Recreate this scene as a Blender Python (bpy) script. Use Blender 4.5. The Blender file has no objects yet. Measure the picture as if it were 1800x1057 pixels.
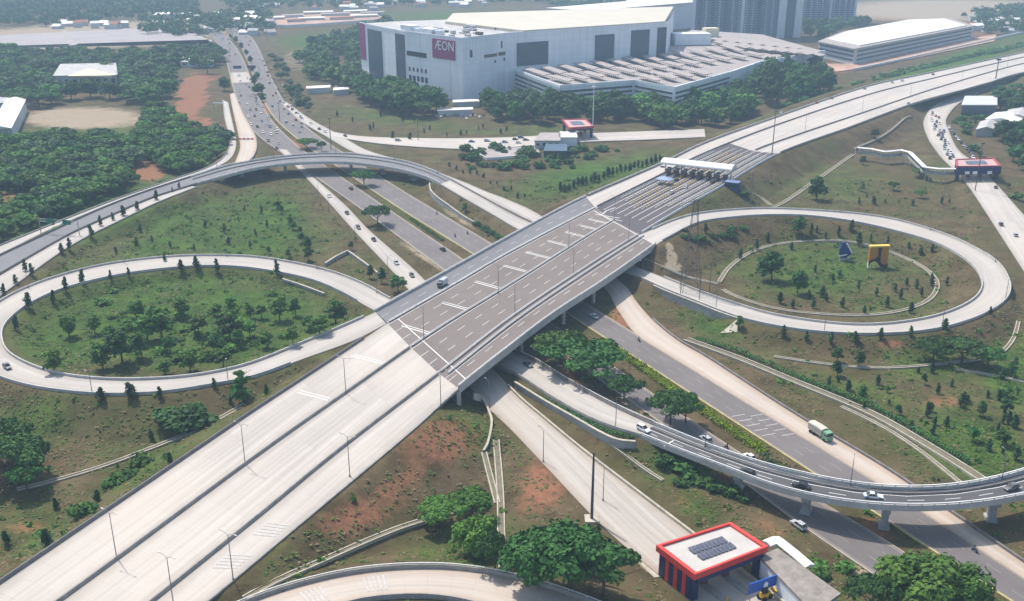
import bpy, bmesh, math, random
import numpy as np
from mathutils import Vector, Matrix
random.seed(7); RNG = np.random.default_rng(7)
S = bpy.context.scene
COL = S.collection
# ------------------------------------------------------------------ camera geometry (surveying helper: photo pixel + height -> ground position)
H = 135.0; F = 1730.0; PITCH = math.radians(20.55); CU, CV = 900.0, 528.5
cp, sp = math.cos(PITCH), math.sin(PITCH)
def P(u, v, z=0.0):
    x = (u - CU) / F; y = -(v - CV) / F
    d = (x, cp + y * sp, -sp + y * cp)
    t = (z - H) / d[2]
    return np.array((d[0] * t, d[1] * t, z))
def PX(X, Y, Z):
    f = Y * cp - (Z - H) * sp; up = Y * sp + (Z - H) * cp
    f = np.maximum(f, 1.0)
    return CU + F * X / f, CV - F * up / f
# ------------------------------------------------------------------ scene helpers
def link(o, parent=None):
    COL.objects.link(o)
    if parent is not None: o.parent = parent
    return o
def tag(o, label=None, cat=None, group=None, kind=None):
    if label: o['label'] = label
    if cat: o['category'] = cat
    if group: o['group'] = group
    if kind: o['kind'] = kind
    return o
def empty(name, loc=(0, 0, 0), rz=0.0):
    o = bpy.data.objects.new(name, None); o.location = Vector([float(c) for c in loc]); o.rotation_euler = (0, 0, rz)
    o.empty_display_size = 1
    return link(o)
class MB:
    """collects geometry, links it as one mesh object"""
    def __init__(s): s.v = []; s.f = []; s.m = []; s.uv = None
    def poly(s, pts, mi=0):
        b = len(s.v); s.v += [tuple(float(c) for c in p) for p in pts]; s.f.append(tuple(range(b, b + len(pts)))); s.m.append(mi)
    def box(s, c, d, rz=0.0, mi=0, taper=1.0, rx=0.0):
        b = len(s.v); hx, hy, hz = d[0] / 2, d[1] / 2, d[2] / 2
        M = Matrix.Translation(Vector([float(q) for q in c])) @ Matrix.Rotation(rz, 4, 'Z') @ Matrix.Rotation(rx, 4, 'X')
        for z, k in ((-hz, 1), (hz, taper)):
            for x, y in ((-hx, -hy), (hx, -hy), (hx, hy), (-hx, hy)):
                s.v.append(tuple(M @ Vector((x * k, y * k, z))))
        for f in ((3, 2, 1, 0), (4, 5, 6, 7), (0, 1, 5, 4), (1, 2, 6, 5), (2, 3, 7, 6), (3, 0, 4, 7)):
            s.f.append(tuple(b + i for i in f)); s.m.append(mi)
    def prism(s, pts, z0, z1, mi=0, mtop=None):
        """vertical prism from a counter-clockwise plan polygon"""
        n = len(pts); b = len(s.v)
        z1s = z1 if hasattr(z1, '__len__') else [z1] * n
        s.v += [(float(p[0]), float(p[1]), float(z0)) for p in pts] + [(float(p[0]), float(p[1]), float(z)) for p, z in zip(pts, z1s)]
        s.f.append(tuple(b + i for i in reversed(range(n)))); s.m.append(mi)
        s.f.append(tuple(b + n + i for i in range(n))); s.m.append(mi if mtop is None else mtop)
        for i in range(n):
            j = (i + 1) % n; s.f.append((b + i, b + j, b + n + j, b + n + i)); s.m.append(mi)
    def tube(s, pts, r, n=6, mi=0, cap=True):
        pts = [Vector([float(c) for c in p]) for p in pts]
        rs = r if hasattr(r, '__len__') else [r] * len(pts)
        rings = []
        for i, p in enumerate(pts):
            d = (pts[min(i + 1, len(pts) - 1)] - pts[max(i - 1, 0)]).normalized()
            a = Vector((0, 0, 1)) if abs(d.z) < 0.9 else Vector((1, 0, 0))
            e1 = d.cross(a).normalized(); e2 = d.cross(e1)
            b = len(s.v)
            for k in range(n):
                t = 2 * math.pi * k / n; s.v.append(tuple(p + rs[i] * (math.cos(t) * e1 + math.sin(t) * e2)))
            rings.append(b)
        for i in range(len(rings) - 1):
            for k in range(n):
                k2 = (k + 1) % n
                s.f.append((rings[i] + k2, rings[i] + k, rings[i + 1] + k, rings[i + 1] + k2)); s.m.append(mi)
        if cap:
            s.f.append(tuple(rings[0] + k for k in range(n))); s.m.append(mi)
            s.f.append(tuple(rings[-1] + k for k in reversed(range(n)))); s.m.append(mi)
    def sweep(s, pts, prof, mi=0):
        """profile (offset to the right, height) swept along a polyline, kept upright"""
        pts = np.asarray(pts, float); n = len(pts); m = len(prof); b = len(s.v)
        d = np.gradient(pts[:, :2], axis=0); d /= np.maximum(np.linalg.norm(d, axis=1, keepdims=True), 1e-9)
        R = np.stack([d[:, 1], -d[:, 0]], 1)
        for i in range(n):
            for (o, h) in prof:
                s.v.append((float(pts[i, 0] + R[i, 0] * o), float(pts[i, 1] + R[i, 1] * o), float(pts[i, 2] + h)))
        for i in range(n - 1):
            for k in range(m):
                k2 = (k + 1) % m
                s.f.append((b + i * m + k, b + i * m + k2, b + (i + 1) * m + k2, b + (i + 1) * m + k)); s.m.append(mi)
        s.f.append(tuple(b + k for k in reversed(range(m)))); s.m.append(mi)
        s.f.append(tuple(b + (n - 1) * m + k for k in range(m))); s.m.append(mi)
    def mesh(s, name, mats, smooth=False):
        me = bpy.data.meshes.new(name); me.from_pydata(s.v, [], s.f)
        for m in (mats if isinstance(mats, (list, tuple)) else [mats]): me.materials.append(m)
        if len(me.materials) > 1: me.polygons.foreach_set('material_index', s.m)
        if smooth: me.polygons.foreach_set('use_smooth', [True] * len(me.polygons))
        me.update(); return me
    def build(s, name, mats, parent=None, smooth=False, origin=None):
        if origin is not None:
            s.v = [(x - origin[0], y - origin[1], z - origin[2]) for x, y, z in s.v]
        o = bpy.data.objects.new(name, s.mesh(name, mats, smooth))
        if origin is not None: o.location = Vector([float(c) for c in origin])
        return link(o, parent)
def children(o): return [c for c in bpy.data.objects if c.parent == o]
# ------------------------------------------------------------------ materials
def newmat(name):
    m = bpy.data.materials.new(name); m.use_nodes = True; nt = m.node_tree; nt.nodes.clear()
    return m, nt
class NT:
    def __init__(s, nt): s.nt = nt
    def n(s, t, **kw):
        o = s.nt.nodes.new(t)
        for k, v in kw.items():
            if k.startswith('i_'):
                o.inputs[k[2:].replace('_', ' ')].default_value = v
            else: setattr(o, k, v)
        return o
    def l(s, a, b): s.nt.links.new(a, b)
    def math(s, op, a, b=None, clamp=False):
        o = s.n('ShaderNodeMath', operation=op, use_clamp=clamp)
        for i, q in enumerate((a, b)):
            if q is None: continue
            if isinstance(q, (int, float)): o.inputs[i].default_value = q
            else: s.l(q, o.inputs[i])
        return o.outputs[0]
    def mix(s, f, a, b, blend='MIX'):
        o = s.n('ShaderNodeMix', data_type='RGBA', blend_type=blend)
        for i, q in ((0, f), (6, a), (7, b)):
            if isinstance(q, (int, float)): o.inputs[i].default_value = q
            elif isinstance(q, tuple): o.inputs[i].default_value = (*q, 1) if len(q) == 3 else q
            else: s.l(q, o.inputs[i])
        return o.outputs[2]
    def noise(s, vec, scale, detail=3, rough=.55):
        o = s.n('ShaderNodeTexNoise'); o.inputs['Scale'].default_value = scale; o.inputs['Detail'].default_value = detail; o.inputs['Roughness'].default_value = rough
        if vec is not None: s.l(vec, o.inputs['Vector'])
        return o.outputs['Fac']
    def ramp(s, f, a, b):
        o = s.n('ShaderNodeMapRange'); o.inputs[1].default_value = a; o.inputs[2].default_value = b; s.l(f, o.inputs[0]); return o.outputs[0]
    def ramp2(s, f, lo, hi):
        o = s.n('ShaderNodeMapRange'); o.inputs[3].default_value = lo; o.inputs[4].default_value = hi; s.l(f, o.inputs[0]); return o.outputs[0]
    def scale(s, vec, sc):
        o = s.n('ShaderNodeMapping'); o.inputs['Scale'].default_value = sc; s.l(vec, o.inputs['Vector']); return o.outputs[0]
    def out(s, col, rough=.8, metal=0.0, spec=.3, bump=None, alpha=None):
        b = s.n('ShaderNodeBsdfPrincipled'); b.inputs['Roughness'].default_value = rough; b.inputs['Metallic'].default_value = metal
        b.inputs['Specular IOR Level'].default_value = spec
        if isinstance(col, tuple): b.inputs['Base Color'].default_value = (*col, 1)
        else: s.l(col, b.inputs['Base Color'])
        if bump is not None:
            bp = s.n('ShaderNodeBump'); bp.inputs['Strength'].default_value = bump[1]; bp.inputs['Distance'].default_value = bump[2] if len(bump) > 2 else .05
            s.l(bump[0], bp.inputs['Height']); s.l(bp.outputs[0], b.inputs['Normal'])
        o = s.n('ShaderNodeOutputMaterial'); s.l(b.outputs[0], o.inputs[0]); return b
def plain(name, col, rough=.7, metal=0.0, var=.12, scale=.6, spec=.3):
    m, nt = newmat(name); N = NT(nt)
    g = N.n('ShaderNodeNewGeometry'); f = N.noise(g.outputs['Position'], scale, 4)
    f2 = N.noise(g.outputs['Position'], scale * 7, 2)
    f = N.math('ADD', N.math('MULTIPLY', f, .65), N.math('MULTIPLY', f2, .35))
    c = N.mix(N.ramp(f, .3, .7), tuple(q * (1 - var) for q in col), tuple(min(1, q * (1 + var)) for q in col))
    N.out(c, rough, metal, spec); return m
def concrete_road(name, a, b, slab=(4.0, 5.5), streak=.25, dirt=(.30, .27, .24)):
    m, nt = newmat(name); N = NT(nt)
    uv = N.n('ShaderNodeUVMap', uv_map='UVMap').outputs[0]
    sl = N.n('ShaderNodeVectorMath', operation='FLOOR'); N.l(N.scale(uv, (1 / slab[0], 1 / (slab[1] * 6), 1)), sl.inputs[0])
    wn = N.n('ShaderNodeTexWhiteNoise', noise_dimensions='2D'); N.l(sl.outputs[0], wn.inputs['Vector'])
    g = N.n('ShaderNodeNewGeometry').outputs['Position']
    big = N.noise(g, .035, 3); fine = N.noise(g, 1.1, 3)
    stk = N.noise(N.scale(uv, (1.1, .022, 1)), 1.0, 4, .65)
    f = N.math('ADD', N.math('MULTIPLY', wn.outputs[0], .22), N.math('MULTIPLY', big, .55))
    f = N.math('ADD', f, N.math('MULTIPLY', fine, .18))
    c = N.mix(N.ramp(f, .2, .72), a, b)
    c = N.mix(N.math('MULTIPLY', N.ramp(stk, .52, .78), streak), c, tuple(q * .55 for q in a))
    # joints
    sx = N.n('ShaderNodeSeparateXYZ'); N.l(uv, sx.inputs[0])
    j = N.math('LESS_THAN', N.math('FRACT', N.math('DIVIDE', sx.outputs[1], slab[1])), .035)
    j2 = N.math('LESS_THAN', N.math('FRACT', N.math('DIVIDE', sx.outputs[0], slab[0])), .03)
    c = N.mix(N.math('MULTIPLY', N.math('MAXIMUM', j, j2), .13), c, (.16, .14, .12))
    tr_ = N.noise(N.scale(uv, (.55, .006, 1)), 1.0, 3, .6); c = N.mix(N.math('MULTIPLY', N.ramp(tr_, .46, .68), .5), c, tuple(q * .72 for q in a))
    wm_ = N.noise(g, .018, 4, .6); c = N.mix(N.math('MULTIPLY', N.ramp(wm_, .45, .65), .5), c, (b[0] * .97, b[1] * .93, b[2] * .87))
    at = N.n('ShaderNodeAttribute', attribute_name='edge').outputs['Fac']
    e = N.math('MULTIPLY', N.ramp(N.math('ADD', at, N.math('MULTIPLY', N.noise(g, .25, 4), 2.6)), 4.4, 1.2), .75, True)
    c = N.mix(e, c, dirt)
    N.out(c, .85, 0, .2); return m
def asphalt(name, a, b, edge=(.30, .23, .18), edgew=.5, streak=.35):
    m, nt = newmat(name); N = NT(nt)
    uv = N.n('ShaderNodeUVMap', uv_map='UVMap').outputs[0]
    g = N.n('ShaderNodeNewGeometry').outputs['Position']
    big = N.noise(g, .06, 4); fine = N.noise(g, 2.5, 2); stk = N.noise(N.scale(uv, (.9, .03, 1)), 1.0, 4, .6)
    f = N.math('ADD', N.math('MULTIPLY', big, .6), N.math('ADD', N.math('MULTIPLY', fine, .15), N.math('MULTIPLY', stk, .35)))
    c = N.mix(N.ramp(f, .35, .75), a, b)
    at = N.n('ShaderNodeAttribute', attribute_name='edge').outputs['Fac']
    e = N.math('MULTIPLY', N.ramp(N.math('ADD', at, N.math('MULTIPLY', N.noise(g, .2, 4), 2.0)), 2.0, .8), edgew, True)
    c = N.mix(e, c, edge)
    N.out(c, .8, 0, .25); return m
M = {}
M['concrete'] = concrete_road('pale_concrete_paving', (.385, .352, .318), (.53, .492, .452))
M['ramp'] = concrete_road('ramp_concrete_paving', (.36, .335, .305), (.49, .46, .425), (4.2, 5))
M['apron'] = concrete_road('stained_concrete_paving', (.37, .335, .295), (.47, .435, .39), (3.6, 5), .5, (.30, .24, .18))
M['rosy'] = concrete_road('dusty_concrete_paving', (.42, .365, .315), (.51, .455, .40), (3.6, 5), .25, (.36, .26, .19))
M['deck'] = asphalt('brown_grey_deck_asphalt', (.15, .125, .115), (.20, .17, .155), (.22, .19, .17), .3, .3)
M['deckblue'] = asphalt('blue_grey_deck_asphalt', (.14, .138, .145), (.195, .193, .203), (.22, .22, .22), .3)
M['asphalt'] = asphalt('grey_asphalt', (.12, .107, .105), (.18, .163, .158), (.33, .25, .19), .75)
M['asphaltdark'] = asphalt('dark_asphalt', (.07, .068, .074), (.11, .105, .11), (.16, .13, .11), .6)
M['plaza'] = asphalt('toll_plaza_asphalt', (.07, .06, .066), (.11, .098, .105), (.15, .14, .14), .3)
M['flydeck'] = asphalt('flyover_asphalt', (.068, .068, .073), (.10, .10, .106), (.12, .115, .11), .25)
M['white'] = plain('white_road_paint', (.72, .71, .68), .7, var=.15, scale=1.5)
M['worn'] = plain('worn_road_paint', (.46, .44, .42), .8, var=.25, scale=1.2)
M['yellow'] = plain('yellow_paint', (.55, .38, .06), .6)
M['barrier'] = plain('weathered_concrete', (.30, .285, .265), .9, var=.3, scale=.5)
M['barrierdark'] = plain('grimy_concrete', (.19, .18, .175), .9, var=.3, scale=.4)
M['parapet'] = plain('parapet_concrete', (.44, .43, .415), .85, var=.22, scale=.3)
M['rail'] = plain('white_painted_rail', (.66, .66, .65), .5, var=.1)
M['steel'] = plain('galvanised_steel', (.34, .35, .36), .45, .6)
M['darksteel'] = plain('dull_dark_steel', (.10, .105, .11), .55, .4)
M['wallgrey'] = plain('stained_retaining_wall', (.34, .34, .335), .9, var=.3, scale=.25)
M['drain'] = plain('pale_drain_concrete', (.40, .365, .295), .9, var=.3, scale=.4)
M['drainbed'] = plain('silty_drain_bed', (.17, .15, .10), .95, var=.3, scale=.5)
M['kerbyellow'] = plain('faded_yellow_kerb_paint', (.46, .40, .16), .8, var=.3, scale=.4)
# ------------------------------------------------------------------ road lines
def cat(pts, n=12):
    """Catmull-Rom through points (any dimension)"""
    p = np.asarray(pts, float); p = np.vstack([2 * p[0] - p[1], p, 2 * p[-1] - p[-2]]); out = []
    for i in range(1, len(p) - 2):
        t = np.linspace(0, 1, n, endpoint=False)[:, None]
        a, b, c, d = p[i - 1], p[i], p[i + 1], p[i + 2]
        out.append(.5 * (2 * b + (c - a) * t + (2 * a - 5 * b + 4 * c - d) * t ** 2 + (3 * b - a - 3 * c + d) * t ** 3))
    out.append(p[-2][None]); return np.vstack(out)
def resample(p, n):
    p = np.asarray(p, float); s = np.r_[0, np.cumsum(np.linalg.norm(np.diff(p, axis=0), axis=1))]
    t = np.linspace(0, s[-1], n); return np.stack([np.interp(t, s, p[:, k]) for k in range(p.shape[1])], 1)
def length(p): return float(np.linalg.norm(np.diff(np.asarray(p)[:, :2], axis=0), axis=1).sum())
def smooth(p, k=2):
    p = p.copy()
    for _ in range(k): p[1:-1] = .25 * p[:-2] + .5 * p[1:-1] + .25 * p[2:]
    return p
def line(pts, z=None, step=3.0, sm=3):
    """photo polyline -> evenly spaced world polyline"""
    w = np.array([P(q[0], q[1], q[2] if len(q) > 2 else (z or 0.0)) for q in pts])
    w = cat(w, 16); n = max(4, int(length(w) / step)); return smooth(resample(w, n), sm)
def pairs(rows, step=3.0, sm=4):
    """rows of (uA,vA,uB,vB,z) -> two matched world polylines"""
    A = cat(np.array([P(r[0], r[1], r[4]) for r in rows]), 12); B = cat(np.array([P(r[2], r[3], r[4]) for r in rows]), 12)
    C = (A + B) / 2; s = np.r_[0, np.cumsum(np.linalg.norm(np.diff(C[:, :2], axis=0), axis=1))]
    n = max(4, int(s[-1] / step)); t = np.linspace(0, s[-1], n)
    f = lambda X: smooth(np.stack([np.interp(t, s, X[:, k]) for k in range(3)], 1), sm)
    return f(A), f(B)
def grow(p, d):
    """carry a line straight on past its last point by d metres"""
    t = p[-1] - p[max(-6, -len(p))]; t = t / max(np.linalg.norm(t[:2]), 1e-6); t[2] = 0; n = max(2, int(d / 4)); return np.vstack([p] + [p[-1] + t * d * (k + 1) / n for k in range(n)])
def growb(p, d): return grow(p[::-1], d)[::-1]
ROADS = []                                       # what the terrain has to follow
def reg(A, B, fill=True, slope=.5, cut=.75, cap=True):
    A = np.asarray(A); B = np.asarray(B)
    ROADS.append(((A + B) / 2, np.linalg.norm((A - B)[:, :2], axis=1) / 2, fill, slope, cut, cap))
def ribbon(name, A, B, mat, parent=None, skirt=.8, lift=0.0, kind='structure', label=None):
    """a paved strip between two edge lines with small side faces; u runs across, v along, in metres"""
    n = max(len(A), len(B)); A = resample(A, n); B = resample(B, n)
    A = A + (0, 0, lift); B = B + (0, 0, lift)
    C = (A + B) / 2; s = np.r_[0, np.cumsum(np.linalg.norm(np.diff(C[:, :2], axis=0), axis=1))]
    w = np.linalg.norm((A - B)[:, :2], axis=1)
    V = np.concatenate([A - (0, 0, skirt), A, C, B, B - (0, 0, skirt)])
    U = np.concatenate([np.zeros(n), np.zeros(n), w / 2, w, w]); VV = np.tile(s, 5)
    E = np.concatenate([np.zeros(n), np.zeros(n), w / 2, np.zeros(n), np.zeros(n)])
    d = C[-1] - C[0]
    i = np.arange(n - 1); F_ = []
    flip = np.cross(np.append((C[1] - C[0])[:2], 0), np.append((B[0] - A[0])[:2], 0))[2] > 0
    for r in range(4):
        q = np.stack([r * n + i, (r + 1) * n + i, (r + 1) * n + i + 1, r * n + i + 1], 1)
        F_.append(q[:, ::-1] if not flip else q)
    Fq = np.concatenate(F_)
    if not flip: pass
    me = bpy.data.meshes.new(name); me.from_pydata(V.tolist(), [], Fq.tolist())
    uvl = me.uv_layers.new(name='UVMap'); li = np.empty(len(me.loops), int); me.loops.foreach_get('vertex_index', li)
    uvl.data.foreach_set('uv', np.stack([U[li], VV[li]], 1).ravel())
    at = me.attributes.new('edge', 'FLOAT', 'POINT'); at.data.foreach_set('value', E)
    me.materials.append(mat); me.update()
    # make sure the top looks up
    if me.polygons[len(i) + 1].normal.z < 0: me.flip_normals()
    o = link(bpy.data.objects.new(name, me), parent)
    if parent is None: tag(o, label, None, None, kind)
    return o
def usl(L, u0, u1):
    """part of a pixel-described chain between two photo columns"""
    pts, z = L; d = cat(np.array([q[:2] for q in pts], float), 24); m = (d[:, 0] > u0) & (d[:, 0] < u1)
    vi = lambda u: np.interp(u, d[:, 0], d[:, 1])
    px = np.vstack([[u0, vi(u0)], d[m], [u1, vi(u1)]])
    w = np.array([P(a, b, z) for a, b in px]); return smooth(resample(w, max(4, int(length(w) / 3.0))), 2)
ZM = 9.0
b0 = ([(-160, 1138), (0, 1027), (200, 891), (397, 757), (450, 721), (560, 649), (649, 590), (680, 569), (802, 499), (900, 442), (1050, 364), (1164, 307), (1232, 273), (1350, 226), (1520, 169), (1642, 138), (1800, 101), (1990, 62), (2150, 32)], ZM)
b1 = ([(-20, 1148), (105, 1057), (205, 984), (450, 803), (600, 697), (756, 588), (900, 499), (1076, 389), (1190, 333), (1290, 284), (1350, 256), (1520, 198), (1648, 155), (1800, 112), (1990, 73), (2150, 42)], ZM)
b2 = ([(150, 1152), (269, 1057), (450, 912), (586, 800), (776, 654), (900, 558), (1039, 465), (1124, 412), (1209, 361), (1274, 325), (1367, 271), (1492, 225), (1605, 183), (1685, 161), (1739, 146), (1800, 128), (1990, 90), (2150, 59)], ZM)
Rr = ([(270, 1137), (366, 1057), (450, 987), (590, 870), (725, 757), (805, 684), (900, 608), (974, 552), (1060, 496), (1152, 431), (1170, 418)], ZM)
Ll = ([(660, 548), (780, 482), (900, 415), (1008, 357), (1100, 316), (1167, 287), (1240, 252), (1350, 212), (1517, 155), (1634, 129), (1800, 93), (1990, 54), (2150, 24)], ZM)
DS = dict(L=660, b0=681, b1=722, b2=772, R=806); DE = dict(L=1030, b0=1047, b1=1079, b2=1124, R=1152); PE = dict(b0=1282, b1=1325, b2=1369)
# near motorway
for nm, a, b, ua, ub in (('b0b1', b0, b1, 'b0', 'b1'), ('b1b2', b1, b2, 'b1', 'b2'), ('b2R', b2, Rr, 'b2', 'R')):
    A = growb(usl(a, a[0][0][0] + 1, DS[ua]), 45); B = growb(usl(b, b[0][0][0] + 1, DS[ub]), 45)
    ribbon('motorway_road', A, B, M['concrete']); reg(*[resample(q, 60) for q in (A, B)])
# beyond the bridge
A = usl(Ll, DE['L'], 2140); B = usl(b0, DE['b0'], 2140); ribbon('motorway_road', A, B, M['concrete'], skirt=3); reg(*[resample(q, 120) for q in (A, B)])
for a, b, ua, ub in ((b0, b1, 'b0', 'b1'), (b1, b2, 'b1', 'b2')):
    A = usl(a, DE[ua], PE[ua]); B = usl(b, DE[ub], PE[ub]); ribbon('toll_plaza_road', A, B, M['plaza'], skirt=3); reg(*[resample(q, 60) for q in (A, B)])
    A = usl(a, PE[ua], 2140); B = usl(b, PE[ub], 2140); ribbon('motorway_road', A, B, M['concrete']); reg(*[resample(q, 90) for q in (A, B)])
# loop ramp on the left: merges with the motorway, swings round, dips under the bridge and climbs to the near flyover
LL = [(660, 549, 679, 569, 9), (600, 576, 622, 599, 9), (520, 609, 532, 631, 8.9), (450, 638, 456, 660, 8.6), (420, 647, 430, 667, 8.3), (350, 661, 360, 679, 7.9), (284, 667, 290, 690, 7.5),
      (199, 669, 190, 694, 7), (113, 661, 95, 686, 6.5), (57, 645, 30, 673, 6), (14, 622, -24, 650, 5.6), (2, 597, -46, 612, 5.2), (4, 577, -43, 576, 4.9), (17, 560, -25, 550, 4.6),
      (45, 538, 0, 531, 4.3), (94, 514, 43, 508, 4.1), (150, 497, 110, 484, 3.8), (227, 481, 195, 464, 3.4), (312, 471, 300, 452, 3.1), (380, 468, 380, 450, 2.9), (450, 473, 460, 454, 2.6),
      (544, 491, 566, 474, 2.2), (609, 518, 640, 501, 1.8), (660, 547, 688, 528, 1.5), (790, 604, 815, 584, 1.2), (900, 655, 930, 630, 1.2), (962, 695, 985, 664, 1.7), (1030, 734, 1060, 706, 2.7),
      (1085, 756, 1110, 730, 3.7), (1127, 768, 1150, 748, 4.3)]
LLa, LLb = pairs(LL); ribbon('ramp_road', LLa, LLb, M['ramp'], skirt=1.2); reg(LLa, LLb)
FA = [(1127, 768, 1150, 748, 4.3), (1212, 802, 1230, 781, 5.2), (1290, 831, 1305, 808, 6), (1350, 855, 1365, 826, 6.6), (1463, 882, 1475, 850, 7.3), (1577, 893, 1575, 861, 7.8), (1690, 890, 1680, 857, 8),
      (1800, 873, 1780, 836, 8), (1900, 845, 1860, 806, 8), (2000, 800, 1940, 765, 8)]
FAa, FAb = [grow(q, 60) for q in pairs(FA, sm=3)]
RL = [(1152, 431, 1124, 413, 9), (1167, 422, 1150, 402, 9), (1184, 413, 1172, 392, 9), (1212, 398, 1205, 381, 8.9), (1240, 389, 1240, 374, 8.7), (1297, 382, 1297, 369, 8.2), (1350, 379, 1350, 367, 7.8),
      (1418, 380, 1424, 370, 7.4), (1492, 389, 1505, 376, 7), (1554, 402, 1580, 388, 6.6), (1634, 424, 1662, 413, 6.2), (1676, 443, 1714, 437, 5.8), (1710, 467, 1755, 463, 5.5), (1726, 494, 1776, 500, 5.1),
      (1723, 514, 1770, 526, 4.9), (1707, 530, 1742, 547, 4.7), (1671, 548, 1695, 567, 4.5), (1625, 561, 1634, 582, 4.4), (1563, 570, 1560, 588, 4.3), (1503, 572, 1495, 588, 4.2), (1435, 566, 1420, 583, 4.1),
      (1350, 552, 1335, 569, 4), (1297, 536, 1280, 553, 3.8), (1240, 517, 1222, 530, 3.4), (1201, 502, 1180, 514, 3), (1164, 487, 1141, 497, 2.6), (1141, 478, 1116, 485, 2.3), (1040, 436, 1015, 448, 2.0),
      (937, 393, 918, 408, 2.1), (900, 376, 878, 385, 2.5), (860, 354, 838, 362, 3.3), (820, 332, 800, 340, 4.3), (793, 317, 773, 324, 5.0)]
RLa, RLb = pairs(RL); ribbon('ramp_road', RLa, RLb, M['ramp'], skirt=1.2)
sx_ = PX(RLb[:, 0], RLb[:, 1], RLb[:, 2]); w0_, w1_ = [int(i) for i in np.where((sx_[0] > 1150) & (sx_[0] < 1325) & (sx_[1] > 480))[0][[0, -1]]]
reg(RLa[:w0_ + 1], RLb[:w0_ + 1]); reg(RLa[w0_:w1_ + 1], RLb[w0_:w1_ + 1], slope=3.0); reg(RLa[w1_:], RLb[w1_:])
FB = [(793, 317, 773, 324, 5.0), (770, 306, 750, 313, 5.5), (740, 294, 720, 304, 6), (705, 284, 690, 297, 6.5), (649, 275, 645, 290, 7.2), (592, 271, 592, 286, 7.5), (518, 274, 518, 288, 7.5), (450, 283, 455, 296, 7.2),
      (397, 293, 405, 308, 6.8), (335, 312, 346, 324, 6)]
FBa, FBb = pairs(FB, sm=3)
S2 = [(335, 312, 346, 324, 6), (255, 338, 266, 349, 5), (182, 366, 195, 380, 4.2), (113, 397, 130, 409, 3.4), (60, 422, 72, 441, 3), (0, 450, 8, 478, 2.6), (-80, 492, -70, 522, 2.2)]
S2a, S2b = [grow(q, 60) for q in pairs(S2)]; ribbon('ramp_road', S2a, S2b, M['deckblue'], skirt=1.0); reg(S2a, S2b)
S3 = [(338, 327, 346, 329, 5.8), (266, 350, 275, 357, 5), (195, 381, 205, 391, 4.2), (130, 410, 150, 418, 3.4), (72, 442, 99, 449, 3), (8, 480, 45, 488, 2.6), (-70, 524, -20, 536, 2.2), (-150, 570, -90, 590, 2)]
S3a, S3b = [grow(q, 60) for q in pairs(S3)]; ribbon('ramp_road', S3a, S3b, M['ramp'], skirt=1.0); reg(S3a, S3b)
SR = [(391, 176, 401, 180, .8), (394, 205, 407, 208, 1.2), (400, 232, 413, 235, 1.6), (402, 258, 415, 257, 2.2), (389, 280, 405, 279, 2.8), (357, 298, 375, 296, 3.2), (300, 317, 318, 316, 3.4), (200, 352, 220, 349, 3.2), (91, 395, 108, 394, 2.8), (0, 432, 4, 445, 2.4), (-80, 466, -72, 484, 2.2)]
SRa, SRb = [grow(q, 60) for q in pairs(SR)]; ribbon('ramp_road', SRa, SRb, M['ramp'], skirt=.8); reg(SRa, SRb)
SQ = [(404, 166, 413, 163, .6), (409, 193, 427, 198, 1.2), (418, 232, 446, 232, 2.6), (422, 258, 452, 256, 4.2), (416, 278, 446, 276, 6), (412, 288, 438, 283, 6.8)]
SQa, SQb = pairs(SQ); ribbon('ramp_road', SQa, SQb, M['rosy'], skirt=2); reg(SQa, SQb)
# arterial road, two carriageways
LCl = line([(330, 35), (355, 50), (380, 75), (395, 100), (403, 128), (411, 159), (425, 196), (450, 235), (500, 273), (558, 314), (620, 357), (683, 403), (779, 474), (880, 546), (975, 612), (1100, 700), (1200, 772), (1350, 879), (1418, 930), (1543, 1015), (1700, 1122)], 0)
LCr = line([(345, 32), (378, 48), (408, 75), (425, 100), (437, 128), (452, 165), (474, 207), (515, 250), (560, 284), (605, 315), (668, 358), (740, 407), (813, 456), (905, 522), (1010, 598), (1100, 660), (1240, 757), (1350, 828), (1480, 905), (1549, 946), (1614, 988), (1790, 1105)], 0)
RCl = line([(352, 31), (388, 46), (415, 70), (432, 100), (443, 128), (458, 165), (482, 207), (532, 252), (603, 300), (668, 344), (728, 383), (833, 448), (940, 514), (1033, 575), (1070, 599), (1200, 683), (1348, 779), (1470, 858), (1580, 929), (1700, 1007), (1850, 1104)], 0)
RCr = line([(372, 28), (408, 42), (440, 64), (456, 88), (467, 115), (485, 153), (503, 184), (543, 227), (605, 270), (697, 329), (780, 379), (864, 429), (960, 490), (1062, 554), (1200, 638), (1350, 730), (1505, 825), (1628, 903), (1800, 1016), (1940, 1106)], 0)
LCl, LCr, RCl, RCr = [grow(q, 80) for q in (LCl, LCr, RCl, RCr)]
for a, b in ((LCl, LCr), (RCl, RCr)):
    ribbon('arterial_road', a, b, M['asphalt'], skirt=.4, lift=.03); reg(*[resample(q, 200) for q in (a, b)], cut=.5)
# concrete service roads either side of the arterial
CLl = line([(490, 262), (505, 278), (521, 294), (570, 347), (620, 403), (717, 508), (780, 600), (836, 694), (900, 757), (1036, 902), (1093, 956), (1133, 990), (1250, 1085)], 0)
CLr = line([(505, 264), (522, 282), (544, 305), (606, 360), (649, 405), (745, 491), (820, 590), (900, 685), (957, 735), (1036, 800), (1215, 936), (1420, 1092)], 0)
CLl, CLr = grow(CLl, 50), grow(CLr, 50); CLfar = int(len(CLl) * .5)
kq = [int(np.argmin(np.abs(q[:, 1] - P(790, 590)[1]))) for q in (CLl, CLr)]
ribbon('service_road', CLl[:kq[0] + 1], CLr[:kq[1] + 1], M['ramp'], skirt=.4, lift=.036); ribbon('service_road', CLl[kq[0]:], CLr[kq[1]:], M['apron'], skirt=.4, lift=.036); reg(*[resample(q, 120) for q in (CLl, CLr)], cut=.5)
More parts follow.
